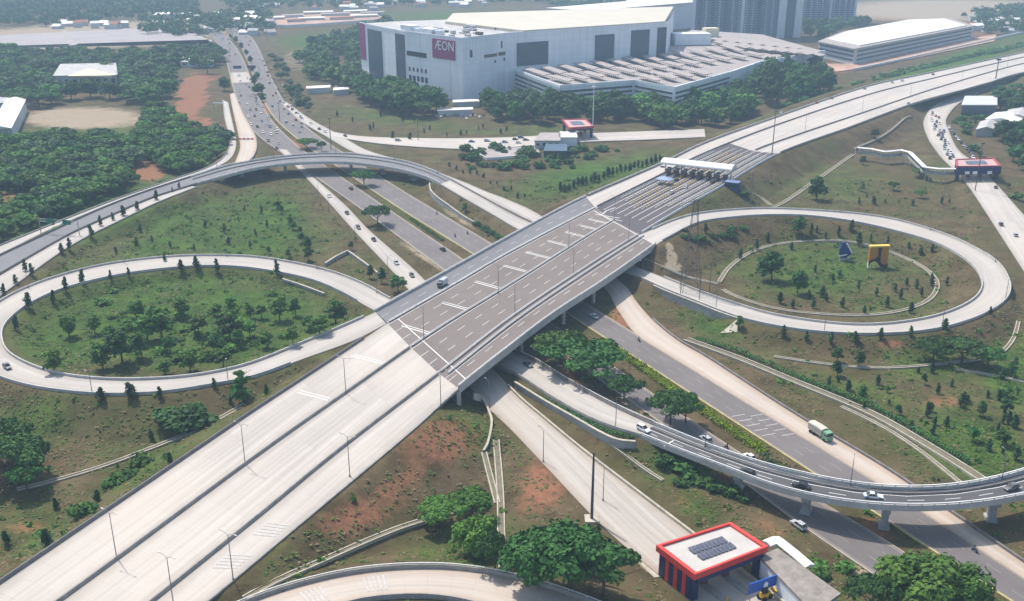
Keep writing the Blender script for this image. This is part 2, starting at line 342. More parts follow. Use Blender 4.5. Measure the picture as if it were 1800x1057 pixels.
CR = [(495, 182, 503, 179, .2), (530, 214, 545, 209, .2), (575, 241, 595, 236, .2), (618, 266, 640, 262, .3), (668, 282, 692, 279, .4), (775, 317, 797, 313, .6), (835, 342, 855, 337, .9), (884, 364, 902, 355, 1.0), (939, 396, 962, 387, .8),
      (1060, 505, 1092, 496, .3), (1078, 533, 1112, 522, .2), (1096, 560, 1144, 560, .1), (1122, 592, 1192, 600, .05), (1200, 640, 1241, 628, .05), (1350, 732, 1392, 726, .05), (1505, 827, 1545, 817, .05), (1628, 905, 1665, 898, .05), (1800, 1018, 1832, 1012, .05), (1940, 1108, 1970, 1100, .05)]
CRa, CRb = [grow(q, 80) for q in pairs(CR)]; kq = int(np.argmin(np.abs(CRa[:, 1] - P(1000, 450)[1])))
ribbon('service_road', CRa[:kq + 1], CRb[:kq + 1], M['ramp'], skirt=.5, lift=.03); ribbon('service_road', CRa[kq:], CRb[kq:], M['rosy'], skirt=.5, lift=.03); reg(CRa, CRb, cut=.5)
TR = [(585, 240, 580, 231, .2), (660, 252, 640, 240, .2), (760, 260, 750, 243, .2), (830, 262, 830, 243, .2), (900, 259, 900, 241, .2), (1020, 250, 1020, 235, .2), (1130, 246, 1130, 231, .2), (1240, 241, 1238, 227, .2)]
TRa, TRb = pairs(TR); ribbon('service_road', TRa, TRb, M['concrete'], skirt=.5, lift=.05); reg(TRa, TRb)
RT = [(1800, 118, 1830, 124, 2), (1735, 148, 1765, 147, 2), (1655, 178, 1695, 176, 2), (1625, 208, 1665, 206, 2), (1630, 240, 1668, 230, 2), (1651, 272, 1685, 264, 2), (1672, 294, 1716, 288, 2), (1700, 324, 1757, 330, 2), (1747, 395, 1802, 380, 2), (1800, 477, 1866, 445, 2), (1880, 600, 1960, 550, 2)]
RTa, RTb = [grow(q, 80) for q in pairs(RT)]; ribbon('service_road', RTa, RTb, M['concrete'], skirt=.5); reg(RTa, RTb, slope=.3)
BL = [(330, 1112, 470, 1150, 7.6), (400, 1074, 520, 1102, 7), (450, 1052, 565, 1078, 6.5), (521, 1029, 605, 1063, 6), (592, 1011, 645, 1054, 5.5), (663, 1001, 690, 1050, 5), (734, 997, 740, 1048, 4.6), (819, 1000, 795, 1053, 4.2), (900, 1015, 850, 1066, 4), (991, 1041, 910, 1090, 3.8), (1090, 1080, 970, 1122, 3.6)]
BLa, BLb = [growb(grow(q, 30), 20) for q in pairs(BL)]; ribbon('ramp_road', BLa, BLb, M['rosy'], skirt=.6); reg(BLa, BLb, slope=.35)
# ------------------------------------------------------------------ terrain
def axis(lo, hi, flo, fhi, st, g=1.09):
    a = list(np.arange(lo, hi + .01, st)); s = st
    while a[-1] < fhi: s *= g; a.append(a[-1] + s)
    s = st; b = [lo]
    while b[-1] > flo: s *= g; b.append(b[-1] - s)
    return np.array(b[:0:-1] + a)
GX = axis(-190, 250, -5500, 6000, 1.6); GY = axis(150, 520, 20, 9000, 1.6, 1.035)
nx, ny = len(GX), len(GY); XX, YY = np.meshgrid(GX, GY); VX = XX.ravel(); VY = YY.ravel()
def vnoise(x, y, s, seed):
    x = x / s; y = y / s; xi = np.floor(x).astype(int); yi = np.floor(y).astype(int); fx = x - xi; fy = y - yi
    fx = fx * fx * (3 - 2 * fx); fy = fy * fy * (3 - 2 * fy)
    h = lambda a, b: np.modf(np.abs(np.sin(a * 127.1 + b * 311.7 + seed * 74.7) * 43758.5453))[0]
    return (h(xi, yi) * (1 - fx) + h(xi + 1, yi) * fx) * (1 - fy) + (h(xi, yi + 1) * (1 - fx) + h(xi + 1, yi + 1) * fx) * fy
def fbm(x, y, s, seed, o=4): return sum(vnoise(x, y, s / 2 ** k, seed + k) * .5 ** k for k in range(o)) / sum(.5 ** k for k in range(o))
ZZ = (fbm(VX, VY, 45, 3) - .5) * 1.2 - .25
def roaddist(C, hw, x, y):
    best = np.full(len(x), 1e9); zz = np.zeros(len(x))
    for i in range(len(C) - 1):
        a, b = C[i, :2], C[i + 1, :2]; d = b - a; L2 = max(d @ d, 1e-9)
        t = np.clip(((x - a[0]) * d[0] + (y - a[1]) * d[1]) / L2, 0, 1)
        q = np.hypot(x - a[0] - t * d[0], y - a[1] - t * d[1]) - (hw[i] * (1 - t) + hw[i + 1] * t)
        m = q < best; best = np.where(m, q, best); zz = np.where(m, C[i, 2] * (1 - t) + C[i + 1, 2] * t, zz)
    return best, zz
info = []
for C, hw, fill, slope, cut, cap in ROADS:
    k = max(1, int(len(C) / 90)); idx = np.unique(np.r_[np.arange(0, len(C), k), len(C) - 1]); C = C[idx]; hw = hw[idx]
    R_ = 30 + hw.max(); lo = C[:, :2].min(0) - R_; hi = C[:, :2].max(0) + R_
    m = np.where((VX > lo[0]) & (VX < hi[0]) & (VY > lo[1]) & (VY < hi[1]))[0]
    d, z = roaddist(C, hw, VX[m], VY[m]); k = d < 30; info.append((m[k], d[k], z[k], slope, cut, cap, fill))
ROADD = np.full(len(VX), 99.0)
for m, d, z, slope, cut, cap, fill in info:
    ROADD[m] = np.minimum(ROADD[m], d)
    if fill: ZZ[m] = np.maximum(ZZ[m], z - .1 - np.maximum(0, d - (1.0 if slope < 2 else -.3)) * (slope if slope < 2 else 9.0))
for m, d, z, slope, cut, cap, fill in info:
    g = np.interp(VY[m], [500, 700, 1500], [.12, .5, 1.2])
    if cap: ZZ[m] = np.minimum(ZZ[m], z - g - .15 * (d < .8) + np.maximum(0, d - 1.0) * cut)
ZG = ZZ.reshape(ny, nx)
def gz(x, y):
    i = int(np.clip(np.searchsorted(GX, x) - 1, 0, nx - 2)); j = int(np.clip(np.searchsorted(GY, y) - 1, 0, ny - 2))
    fx = (x - GX[i]) / (GX[i + 1] - GX[i]); fy = (y - GY[j]) / (GY[j + 1] - GY[j])
    return float((ZG[j, i] * (1 - fx) + ZG[j, i + 1] * fx) * (1 - fy) + (ZG[j + 1, i] * (1 - fx) + ZG[j + 1, i + 1] * fx) * fy)
def G(u, v):
    """ground point seen at a photo position: first place the sight line meets the ground"""
    f = lambda z: (lambda p: z - gz(p[0], p[1]))(P(u, v, z))
    hi = 14.0
    for z in np.arange(13.5, -4, -.5):
        if f(z) <= 0: break
        hi = z
    lo = hi - .5
    for _ in range(12):
        m_ = (lo + hi) / 2
        if f(m_) > 0: hi = m_
        else: lo = m_
    p = P(u, v, hi); return np.array((p[0], p[1], gz(p[0], p[1])))
# land cover: lush grass / red soil / pale dry earth, by place
PU, PV = PX(VX, VY, ZZ)
def blob(u, v, ru, rv, rot=0.0):
    a = math.radians(rot); x = PU - u; y = PV - v
    xr = x * math.cos(a) + y * math.sin(a); yr = -x * math.sin(a) + y * math.cos(a)
    return np.clip(1.35 - np.hypot(xr / ru, yr / rv), 0, 1)
n1 = fbm(VX, VY, 22, 11); n2 = fbm(VX, VY, 60, 21)
lush = np.clip((n1 - .42) * 2.0, 0, 1) * .4
for q in ((330, 560, 290, 95, 0, 1.15), (110, 610, 90, 40, 0, 1.2), (480, 380, 70, 40, 20, 1.1), (400, 405, 190, 60, 5, .95), (300, 430, 160, 30, -15, .8), (500, 390, 45, 60, 30, .7), (150, 470, 110, 40, -20, .5), (60, 740, 90, 50, 0, .6), (250, 830, 120, 30, -25, .5), (60, 930, 60, 60, 0, .5), (1430, 470, 160, 60, 0, .75), (1560, 540, 120, 30, 0, .5), (1250, 575, 60, 25, 20, .9),
          (1700, 780, 130, 80, 15, .75), (1500, 690, 130, 30, 10, .5), (1660, 640, 120, 40, 0, .6), (1780, 660, 60, 80, 0, .8), (830, 960, 130, 60, 0, .6), (820, 760, 60, 60, 0, .5), (1030, 310, 160, 30, -12, .9), (1460, 330, 110, 40, 0, .45), (700, 210, 150, 18, 8, .5), (1640, 300, 60, 30, 0, .4),
          (1660, 120, 220, 20, -20, 1), (100, 340, 240, 120, -10, 1), (800, 30, 160, 14, 0, .7), (560, 75, 80, 20, 0, .8), (1180, 820, 80, 40, 15, .6), (1230, 890, 60, 25, 20, .5), (900, 230, 250, 12, 0, .4)):
    lush = np.maximum(lush, blob(*q[:5]) * q[5] * (.55 + .75 * n1))
red = np.clip((n2 - .60) * 3, 0, 1) * .25
for q in ((760, 790, 110, 60, -20, .75), (640, 900, 120, 45, -20, .8), (700, 850, 110, 30, -35, .8), (960, 850, 60, 90, 40, .75), (345, 150, 16, 24, 25, 2.2), (352, 172, 11, 16, -20, 2.2), (330, 190, 24, 14, -30, 2.0), (360, 215, 10, 12, -30, 1.6), (322, 170, 12, 30, 0, 1.8), (380, 135, 14, 8, 0, .8), (1580, 96, 200, 12, -14, 1.2), (335, 205, 22, 14, 0, .8), (258, 302, 34, 20, 0, 1.4), (30, 345, 60, 14, 0, .9), (1000, 665, 60, 22, 25, .6), (1050, 700, 60, 22, 30, .6), (1565, 605, 40, 10, 0, .7), (1660, 705, 60, 16, 5, .6), (50, 925, 55, 22, -10, .6),
          (1090, 560, 30, 14, 45, .8), (200, 760, 80, 26, -10, .35), (450, 900, 60, 60, -40, .3), (1180, 870, 80, 25, 25, .5), (1450, 80, 0.1, .1, 0, 0), (1600, 90, 170, 14, -13, .9), (1250, 880, 40, 20, 20, .3), (700, 290, 30, 6, -10, .8), (690, 350, 40, 8, 30, .6), (720, 480, 25, 60, -50, .3), (466, 188, 9, 24, 14, 2), (520, 252, 30, 10, 30, .8), (1350, 930, 70, 20, 28, .5), (1540, 930, 60, 20, 30, .7),
          (1560, 30, 60, 10, 0, .8), (1440, 580, 0.1, .1, 0, 0), (800, 200, 0.1, .1, 0, 0), (1060, 1000, 50, 30, 30, .5), (880, 680, 0.1, .1, 0, 0), (1340, 415, 60, 18, -20, .3), (850, 258, 60, 7, 0, .6), (640, 330, 20, 10, 0, .5), (780, 400, 80, 7, 32, .5), (1735, 430, 40, 30, 0, .35)):
    red = np.maximum(red, blob(*q[:5]) * q[5] * (.45 + .9 * n1))
pale = np.clip((n2 - .55) * 2.5, 0, 1) * .25
for q in ((180, 62, 260, 24, -2, 1.3), (40, 70, 160, 22, -3, 1.3), (145, 208, 115, 20, 0, 1.3), (560, 33, 110, 10, -2, .8), (1177, 437, 7, 12, -15, 1.3), (1181, 453, 10, 14, -10, 1.3), (1185, 469, 17, 9, 10, 1.3), (1290, 575, 18, 14, 0, .5), (520, 105, 40, 30, 0, .5), (1680, 18, 260, 22, 0, 1.1), (800, 120, 300, 40, 0, .45), (1650, 420, 60, 40, 30, .3), (680, 40, 120, 10, 0, .3), (1200, 25, 200, 40, 0, .3), (640, 190, 90, 10, 10, .35), (1440, 940, 50, 12, 40, .6), (745, 452, 60, 7, 33, .8), (700, 347, 40, 6, 30, .8), (800, 380, 60, 6, 33, .7), (690, 335, 26, 8, 20, .8), (640, 300, 40, 6, 10, .6), (1395, 905, 60, 8, 36, .8), (1140, 995, 26, 12, 30, 1), (1090, 735, 40, 14, 35, .6), (1520, 1010, 40, 30, 30, .7), (1110, 720, 40, 25, 35, .6)):
    pale = np.maximum(pale, blob(*q[:5]) * q[5])
me = bpy.data.meshes.new('ground')
ii, jj = np.meshgrid(np.arange(nx - 1), np.arange(ny - 1)); a = (jj * nx + ii).ravel()
quads = np.stack([a, a + 1, a + nx + 1, a + nx], 1)
me.vertices.add(len(VX)); me.vertices.foreach_set('co', np.stack([VX, VY, ZZ], 1).astype(np.float32).ravel())
me.loops.add(quads.size); me.loops.foreach_set('vertex_index', quads.ravel().astype(np.int32))
me.polygons.add(len(quads)); me.polygons.foreach_set('loop_start', np.arange(0, quads.size, 4, dtype=np.int32))
me.polygons.foreach_set('use_smooth', np.ones(len(quads), bool)); me.update(calc_edges=True)
ca = me.attributes.new('cover', 'FLOAT_COLOR', 'POINT')
ca.data.foreach_set('color', np.stack([lush, red, pale, np.ones_like(red)], 1).astype(np.float32).ravel())
m, nt = newmat('grass_and_earth'); N = NT(nt)
at = N.n('ShaderNodeAttribute', attribute_name='cover'); sx = N.n('ShaderNodeSeparateColor'); N.l(at.outputs['Color'], sx.inputs[0])
g = N.n('ShaderNodeNewGeometry').outputs['Position']
na = N.noise(g, .09, 6, .65); nb = N.noise(g, .6, 5, .7); nc = N.noise(g, 2.2, 3, .7); nd = N.noise(g, .025, 3)
grain = N.math('ADD', N.math('MULTIPLY', nb, .6), N.math('MULTIPLY', nc, .4))
dry = N.mix(N.ramp(na, .35, .65), (.066, .050, .024), (.135, .100, .056))
dry = N.mix(N.math('MULTIPLY', N.ramp(nd, .45, .62), .5), dry, (.068, .076, .022))
grn = N.mix(N.ramp(na, .35, .65), (.028, .070, .012), (.078, .134, .024))
lf = N.ramp(N.math('ADD', sx.outputs[0], N.math('MULTIPLY', N.math('SUBTRACT', N.math('ADD', N.math('MULTIPLY', na, .5), N.math('MULTIPLY', grain, .5)), .5), 1.2)), .12, .75)
c = N.mix(lf, dry, grn)
rf = N.ramp(N.math('ADD', sx.outputs[1], N.math('MULTIPLY', N.math('SUBTRACT', N.math('ADD', N.math('MULTIPLY', na, .6), N.math('MULTIPLY', grain, .4)), .5), 1.3)), .38, .72)
c = N.mix(N.math('MULTIPLY', rf, .85), c, N.mix(grain, (.17, .080, .046), (.37, .165, .095)))
pf = N.ramp(N.math('ADD', sx.outputs[2], N.math('MULTIPLY', N.math('SUBTRACT', na, .5), .7)), .35, .75)
c = N.mix(pf, c, N.mix(na, (.26, .205, .14), (.38, .31, .225)))
c = N.mix(1.0, c, N.mix(grain, (.55, .55, .55), (1.4, 1.4, 1.4)), 'MULTIPLY')
N.out(c, .95, 0, .1, (grain, .9, .5))
me.materials.append(m)
tag(link(bpy.data.objects.new('ground', me)), kind='structure')
# ------------------------------------------------------------------ bridges, barriers, markings, drains
def off(p, d):
    p = np.asarray(p, float); t = np.gradient(p[:, :2], axis=0); t /= np.maximum(np.linalg.norm(t, axis=1, keepdims=True), 1e-9)
    q = p.copy(); q[:, 0] += t[:, 1] * d; q[:, 1] -= t[:, 0] * d; return q
JER = [(-.28, -.3), (-.28, .25), (-.13, .9), (.13, .9), (.28, .25), (.28, -.3)]
THIN = [(-.14, -.2), (-.14, .4), (.14, .4), (.14, -.2)]
PAR = [(-.2, -.4), (-.2, .75), (.2, .75), (.2, -.4)]
def thing1(mb, name, mat, label, cat_, group=None, parent=None, smooth=False):
    v = np.array(mb.v); o = mb.build(name, mat, None, smooth, origin=((v[:, 0].min() + v[:, 0].max()) / 2, (v[:, 1].min() + v[:, 1].max()) / 2, v[:, 2].min()))
    return tag(o, label, cat_, group)
def barrier(pts, label, prof=JER, mat='barrier', step=3.0, group='concrete road barriers', rail=False, post=4.0):
    """a concrete barrier as one thing; with rail=True a white handrail on posts stands on it"""
    pts = resample(pts, max(3, int(length(pts) / step)))
    if not rail:
        mb = MB(); mb.sweep(pts, prof); return thing1(mb, 'road_barrier', M[mat], label, 'barrier', group)
    c = pts[len(pts) // 2]; e = tag(empty('road_barrier', c), label, 'barrier', group)
    mb = MB(); mb.sweep(pts - c, prof); mb.build('parapet', M[mat], e)
    mb = MB(); mb.sweep(pts - c + (0, 0, prof[2][1] + .42), [(-.09, -.09), (-.09, .09), (.09, .09), (.09, -.09)])
    for q in resample(pts - c, max(2, int(length(pts) / post))): mb.box(q + (0, 0, prof[2][1] + .2), (.16, .16, .44))
    mb.build('handrail', M['rail'], e); return e
def slab(A, B, top, thick, mat, name, parent, c, inset=0.0):
    """deck body under a pair of edges"""
    n = len(A); mb = MB(); A = A - c; B = B - c; mid = (A + B) / 2
    A2 = A + (mid - A) * inset; B2 = B + (mid - B) * inset
    R4 = [A + (0, 0, top), B + (0, 0, top), B2 + (0, 0, top - thick), A2 + (0, 0, top - thick)]
    flip = np.cross(np.append((A[1] - A[0])[:2], 0), np.append((B[0] - A[0])[:2], 0))[2] > 0
    for i in range(n - 1):
        for k in range(4):
            k2 = (k + 1) % 4; q = [R4[k][i], R4[k2][i], R4[k2][i + 1], R4[k][i + 1]]
            mb.poly(q if flip is False else q[::-1])
    for i in (0, n - 1): mb.poly([R4[k][i] for k in range(4)])
    o = mb.build(name, mat, parent)
    b = bmesh.new(); b.from_mesh(o.data); bmesh.ops.remove_doubles(b, verts=b.verts, dist=.01); bmesh.ops.recalc_face_normals(b, faces=b.faces); b.to_mesh(o.data); b.free()
    return o
# --- motorway bridge
BA = resample(usl(Ll, DS['L'], DE['L']), 60); BB = resample(usl(Rr, DS['R'], DE['R']), 60); BC = (BA[30] + BB[30]) / 2
bridge = tag(empty('road_bridge', (BC[0], BC[1], 0)), 'wide motorway bridge with brown asphalt deck crossing over the arterial road', 'bridge')
bc = np.array((BC[0], BC[1], 0.0))
slab(BA, BB, -.06, 1.0, M['parapet'], 'deck_slab', bridge, bc)
for k in range(7):
    t = (k + .5) / 7; Cc = BA * (1 - t) + BB * t - bc; mb = MB(); mb.sweep(resample(Cc[1:-1], 24) + (0, 0, -1.0), [(-.6, 0), (.6, 0), (.45, -1.1), (-.45, -1.1)]); mb.build('girder', M['wallgrey'], bridge)
S1 = usl(b0, DS['b0'], DE['b0']), usl(b1, DS['b1'], DE['b1']), usl(b2, DS['b2'], DE['b2'])
for a, b, mt in ((BA, S1[0], 'deckblue'), (S1[0], S1[1], 'deck'), (S1[1], S1[2], 'deck'), (S1[2], BB, 'deck')):
    ribbon('road_surface', a - bc, b - bc, M[mt], bridge, skirt=.05)
for q, s in ((BA, 1), (BB, -1)):
    mb = MB(); mb.sweep(resample(q - bc, 40), [(-.22, -1.75), (-.22, .95), (.22, .95), (.22, -1.75)]); mb.build('parapet', M['parapet'], bridge)
    mb = MB(); mb.sweep(resample(q - bc, 40) + (0, 0, 1.32), [(-.08, -.08), (-.08, .08), (.08, .08), (.08, -.08)])
    for r in resample(q - bc, 40): mb.box(r + (0, 0, 1.1), (.14, .14, .4))
    mb.build('handrail', M['rail'], bridge)
def bearing(u, v, u2, v2): a, b = P(u, v), P(u2, v2); d = (b - a)[:2]; return d / np.linalg.norm(d)
ART = bearing(833, 448, 1348, 779)
dirb = (BB[-1] - BB[0])[:2]; dirb /= np.linalg.norm(dirb)
for (u, v) in ((944, 606), (1036, 560), (1088, 520)):
    p0 = P(u, v, 8.0)[:2]
    # start where the line along the arterial meets the right deck edge, run back across the deck
    i = np.argmin(np.abs(np.cross(BB[:, :2] - p0, ART))); q = BB[i, :2]
    j = np.argmin(np.abs(np.cross(BA[:, :2] - q, ART))); r = BA[j, :2]
    a = q + (r - q) * .03; b = q + (r - q) * .97; L_ = np.linalg.norm(b - a); dd = (b - a) / L_; ang = math.atan2(dd[1], dd[0]); mid = (a + b) / 2 - bc[:2]
    mb = MB(); mb.box((mid[0], mid[1], 6.3), (L_, 1.6, 1.2), ang)
    for k in range(9):
        w_ = a + (b - a) * ((k + .25) / 8.5) - bc[:2]; mb.tube([(w_[0], w_[1], -1), (w_[0], w_[1], 5.9)], .75, 10)
    mb.build('pier', M['parapet'], bridge)
for a, b, s in ((BA[0], BB[0], 1), (BA[-1], BB[-1], -1)):
    d = (b - a)[:2]; L_ = np.linalg.norm(d); ang = math.atan2(d[1], d[0]); nrm = np.array((-d[1], d[0])) / L_
    md = (a + b)[:2] / 2 - bc[:2] - nrm * 0; mb = MB(); mb.box((md[0], md[1], 3.3), (L_ + .4, 1.4, 9.0), ang); mb.build('abutment', M['parapet'], bridge)
# --- flyovers
def flyover(A, B, label, surf, piers, ends):
    c = (A[len(A) // 2] + B[len(A) // 2]) / 2; c = np.array((c[0], c[1], 0.0)); e = tag(empty('flyover_bridge', c), label, 'flyover')
    slab(A, B, -.05, .7, M['parapet'], 'deck_slab', e, c); slab(A * .8 + B * .2 - (0, 0, .7), A * .2 + B * .8 - (0, 0, .7), -.05, 1.2, M['wallgrey'], 'box_girder', e, c, .15)
    ribbon('road_surface', A - c, B - c, M[surf], e, skirt=.04)
    for q in (A, B):
        mb = MB(); mb.sweep(resample(q - c, 60), [(-.2, -.85), (-.2, .7), (.2, .7), (.2, -.85)]); mb.build('parapet', M['parapet'], e)
        mb = MB(); mb.sweep(resample(q - c, 60) + (0, 0, 1.15), [(-.14, -.12), (-.14, .12), (.14, .12), (.14, -.12)])
        for r in resample(q - c, int(length(q) / 3)): mb.box(r + (0, 0, .9), (.3, .3, .5))
        mb.build('handrail', M['rail'], e)
    mid = (A + B) / 2
    for (u, v) in piers:
        p = P(u, v, 0); i = int(np.argmin(np.hypot(mid[:, 0] - p[0], mid[:, 1] - p[1]))); m_ = mid[i] - c; d = (B[i] - A[i])[:2]; w_ = np.linalg.norm(d); ang = math.atan2(d[1], d[0])
        z0 = gz(mid[i][0], mid[i][1]) - .5; zt = mid[i][2] - 1.9
        mb = MB(); mb.box((m_[0], m_[1], (z0 + zt - .9) / 2), (2.6, 1.6, zt - .9 - z0), ang); mb.box((m_[0], m_[1], zt - .5), (w_ * .62, 1.9, 1.0), ang); mb.box((m_[0], m_[1], z0 + .75), (3.6, 2.6, .7), ang)
        mb.build('pier', M['wallgrey'], e)
    for i in ends:
        m_ = mid[i] - c; d = (B[i] - A[i])[:2]; w_ = np.linalg.norm(d); ang = math.atan2(d[1], d[0]); mb = MB(); mb.box((m_[0], m_[1], mid[i][2] / 2 - 1.0), (w_ + .5, 1.4, mid[i][2] + 1.6), ang); mb.build('abutment', M['parapet'], e)
    return e
flyover(FAa, FAb, 'curved grey flyover bridge carrying cars above the arterial road, nearer of the two flyovers', 'flydeck', [(1275, 862), (1415, 905), (1563, 945), (1768, 925), (1985, 870)], (0,))
flyover(FBa, FBb, 'curved grey flyover bridge in front of the mall, farther of the two flyovers', 'deckblue', [(430, 318), (512, 312), (604, 308), (712, 318), (660, 310)], (0, -1))
mids = lambda A, B, t: A * (1 - t) + B * t
for A, B, t in ((FAa, FAb, .72), (FBa, FBb, .35)):
    barrier(mids(A, B, t), 'low concrete divider along the deck of the ' + ('nearer' if t > .5 else 'farther') + ' flyover', [(-.2, 0), (-.12, .55), (.12, .55), (.2, 0)], 'barrierdark')
# --- barriers on the motorway
usx = lambda L, a, b: usl(L, a, b)
barrier(off(growb(usx(b0, -150, 640), 44), -.2), 'grimy concrete barrier along the left edge of the near motorway', mat='barrierdark')
barrier(growb(usx(b1, -15, 720), 44), 'grey median barrier, left of two down the near motorway', [(-.32, -.2), (-.16, .85), (.16, .85), (.32, -.2)], 'barrier')
barrier(growb(usx(b2, 155, 770), 44), 'grey median barrier, right of two down the near motorway', [(-.32, -.2), (-.16, .85), (.16, .85), (.32, -.2)], 'barrier')
barrier(growb(usx(Rr, 280, 800), 44), 'low concrete kerb along the right edge of the near motorway', [(-.2, -.3), (-.2, .22), (.2, .22), (.2, -.3)], 'barrier')
barrier(usx(b0, 684, 1046), 'concrete barrier between the blue grey lane and the brown bridge deck', THIN, 'parapet', rail=True)
barrier(usx(b1, 724, 1078), 'single railing down the middle of the brown bridge deck', THIN, 'parapet', rail=True)
barrier(off(usx(b2, 775, 1122), -.1), 'inner railing of the pair along the right of the bridge deck', THIN, 'parapet', rail=True)
barrier(off(usx(b2, 775, 1122), 2.6), 'outer railing of the pair along the right of the bridge deck', THIN, 'parapet', rail=True)
barrier(usx(Ll, 1034, 2130), 'long concrete barrier on the left edge of the motorway beyond the bridge', rail=True, post=6, step=5)
barrier(usx(b0, 1050, 2130), 'concrete barrier between the left lane and the toll plaza beyond the bridge', mat='barrierdark', step=5)
barrier(usx(b1, 1328, 2130), 'dark median barrier of the motorway beyond the toll plaza', mat='barrierdark', step=5)
barrier(usx(b2, 1128, 1366), 'white kerb barrier along the right edge of the toll plaza', mat='rail', step=5)
barrier(usx(b2, 1372, 2130), 'concrete barrier on the right edge of the motorway beyond the toll plaza', step=5)
# --- barriers on the ramps
def uclip(A, u0=None, u1=None, k0=0, k1=None): return A[k0:k1]
nL = len(LLa); kb0 = int(nL * .03)
pu = lambda A: PX(A[:, 0], A[:, 1], A[:, 2])[0]
und = (pu(LLb) > 688) & (np.arange(nL) > nL * .6) & (pu(LLb) < 912)
iu0, iu1 = np.where(und)[0][[0, -1]]
barrier(off(LLa[2:iu0 - 4], .25), 'pale barrier curving round the inside of the left loop ramp', [(-.2, -.3), (-.2, .8), (.2, .8), (.2, -.3)], 'parapet')
barrier(off(LLb[14:iu0], -.25), 'pale barrier curving round the outside of the left loop ramp', [(-.2, -.3), (-.2, .8), (.2, .8), (.2, -.3)], 'parapet')
barrier(LLa[iu1:], 'concrete barrier on the near side of the ramp rising to the near flyover', mat='barrier')
barrier(LLb[iu1:], 'double barrier on the far side of the ramp rising to the near flyover', mat='barrierdark', rail=True)
nR = len(RLa); pr = pu(RLb); und = (np.arange(nR) > nR * .6) & (pr < 1112) & (pr > 920); ju0, ju1 = np.where(und)[0][[0, -1]]
barrier(RLa[3:ju0 - 3], 'pale barrier curving round the inside of the right loop ramp', [(-.2, -.3), (-.2, .8), (.2, .8), (.2, -.3)], 'parapet')
barrier(RLb[3:ju0], 'pale barrier curving round the outside of the right loop ramp', [(-.2, -.3), (-.2, .8), (.2, .8), (.2, -.3)], 'parapet')
barrier(RLa[ju1:], 'dark barrier between the two pale roads falling from the far flyover', mat='barrierdark')
barrier(RLb[ju1:], 'pale kerb on the near side of the road falling from the far flyover', [(-.2, -.3), (-.2, .4), (.2, .4), (.2, -.3)], 'barrier')
barrier(S2a, 'barrier between the grey approach and the outer ramp at the left edge', mat='barrierdark')
barrier(S2b, 'dark barrier between the grey approach and the bright ramp at the left edge', mat='barrierdark')
barrier(off(SRa, -.3), 'outer white kerb of the ramp beside the wood', [(-.2, -.3), (-.2, .6), (.2, .6), (.2, -.3)], 'barrier')
barrier(SQb, 'brown kerb on the right of the ramp climbing to the far flyover', [(-.2, -.3), (-.2, .6), (.2, .6), (.2, -.3)], 'barrierdark')
barrier(S3b, 'low kerb on the grass side of the bright approach ramp', [(-.2, -.3), (-.2, .35), (.2, .35), (.2, -.3)], 'barrier')
barrier(BLb[:], 'concrete barrier inside the curved ramp at the bottom', mat='barrier'); barrier(BLa, 'concrete barrier outside the curved ramp at the bottom', mat='barrier', rail=True)
k = np.where(pu(CRb) > 1110)[0]; kk = [i for i in k if CRb[i, 1] < 340]
barrier(off(CRb[kk[0]:], -.3), 'dark kerb wall on the grass side of the dusty service road right of the arterial', [(-.25, -.3), (-.25, .7), (.25, .7), (.25, -.3)], 'barrierdark')
k = [i for i in range(len(CLr)) if CLr[i, 1] < 285]
barrier(off(CLr[k[0]:], -.3 if False else .3), 'pale kerb wall right of the service road to the red roofed toll gate', [(-.3, -.3), (-.3, .8), (.3, .8), (.3, -.3)], 'drain')
for q, l in ((LCl, 'low stone kerb on the left edge of the left arterial carriageway'), (LCr, 'low stone kerb on the right edge of the left arterial carriageway'), (RCr, 'low stone kerb on the right edge of the right arterial carriageway')):
    barrier(q, l, [(-.15, -.2), (-.15, .16), (.15, .16), (.15, -.2)], 'drain', 5, 'arterial kerbs')
barrier(RCl, 'yellow painted kerb on the left edge of the right arterial carriageway', [(-.2, -.2), (-.2, .2), (.2, .2), (.2, -.2)], 'kerbyellow', 5, 'arterial kerbs')
# retaining walls
def wall(pts, label, h, t=.5, mat='wallgrey', cap=True):
    pts = cat(np.array(pts), 8); c = pts[len(pts) // 2]; e = tag(empty('retaining_wall', c), label, 'wall')
    mb = MB(); mb.sweep(pts - c, [(-t / 2, -h), (-t / 2, 0), (t / 2, 0), (t / 2, -h)]); mb.build('wall_face', M[mat], e)
    mb = MB(); mb.sweep(pts - c, [(-t * .8, .002), (-t * .8, .3), (t * .8, .3), (t * .8, .002)]); mb.build('coping', M['drain'], e); return e
wall([P(905, 672, 1.7), P(960, 706, 2.0), P(1013, 736, 2.8), P(1055, 760, 3.6), P(1085, 773, 4.2), P(1117, 777, 4.6)], 'curved concrete retaining wall with white coping below the ramp to the near flyover', 5)
wall([P(755, 322, 4.6), P(757, 334, 4.0), P(768, 346, 3.2), P(790, 362, 2.2), P(815, 380, 1.3), P(840, 394, .6)], 'curved white topped wall where the far flyover comes down to the ground', 5)
sel = [i for i in range(len(RLb)) if RLb[i, 2] < 4.1 and 1150 < pr[i] < 1310 and i > nR * .5]
wo_ = [off(RLb, k_ * .95) for k_ in (1, -1)]; wo_ = max(wo_, key=lambda q: np.linalg.norm((q - RLa)[sel[0], :2]))
wall([wo_[i] + (0, 0, .05) for i in sel[::3]], 'grey stained retaining wall below the lower side of the right loop ramp', 4.5)
wall([G(572, 468) + (0, 0, 1.2), G(590, 457) + (0, 0, 1.4), G(612, 446) + (0, 0, 1.4)], 'short concrete culvert wall rising to the left of the channel', 3)
wall([G(613, 447) + (0, 0, 1.3), G(640, 466) + (0, 0, 1.2), G(664, 484) + (0, 0, 1.0)], 'short concrete culvert wall falling to the right of the channel', 3)
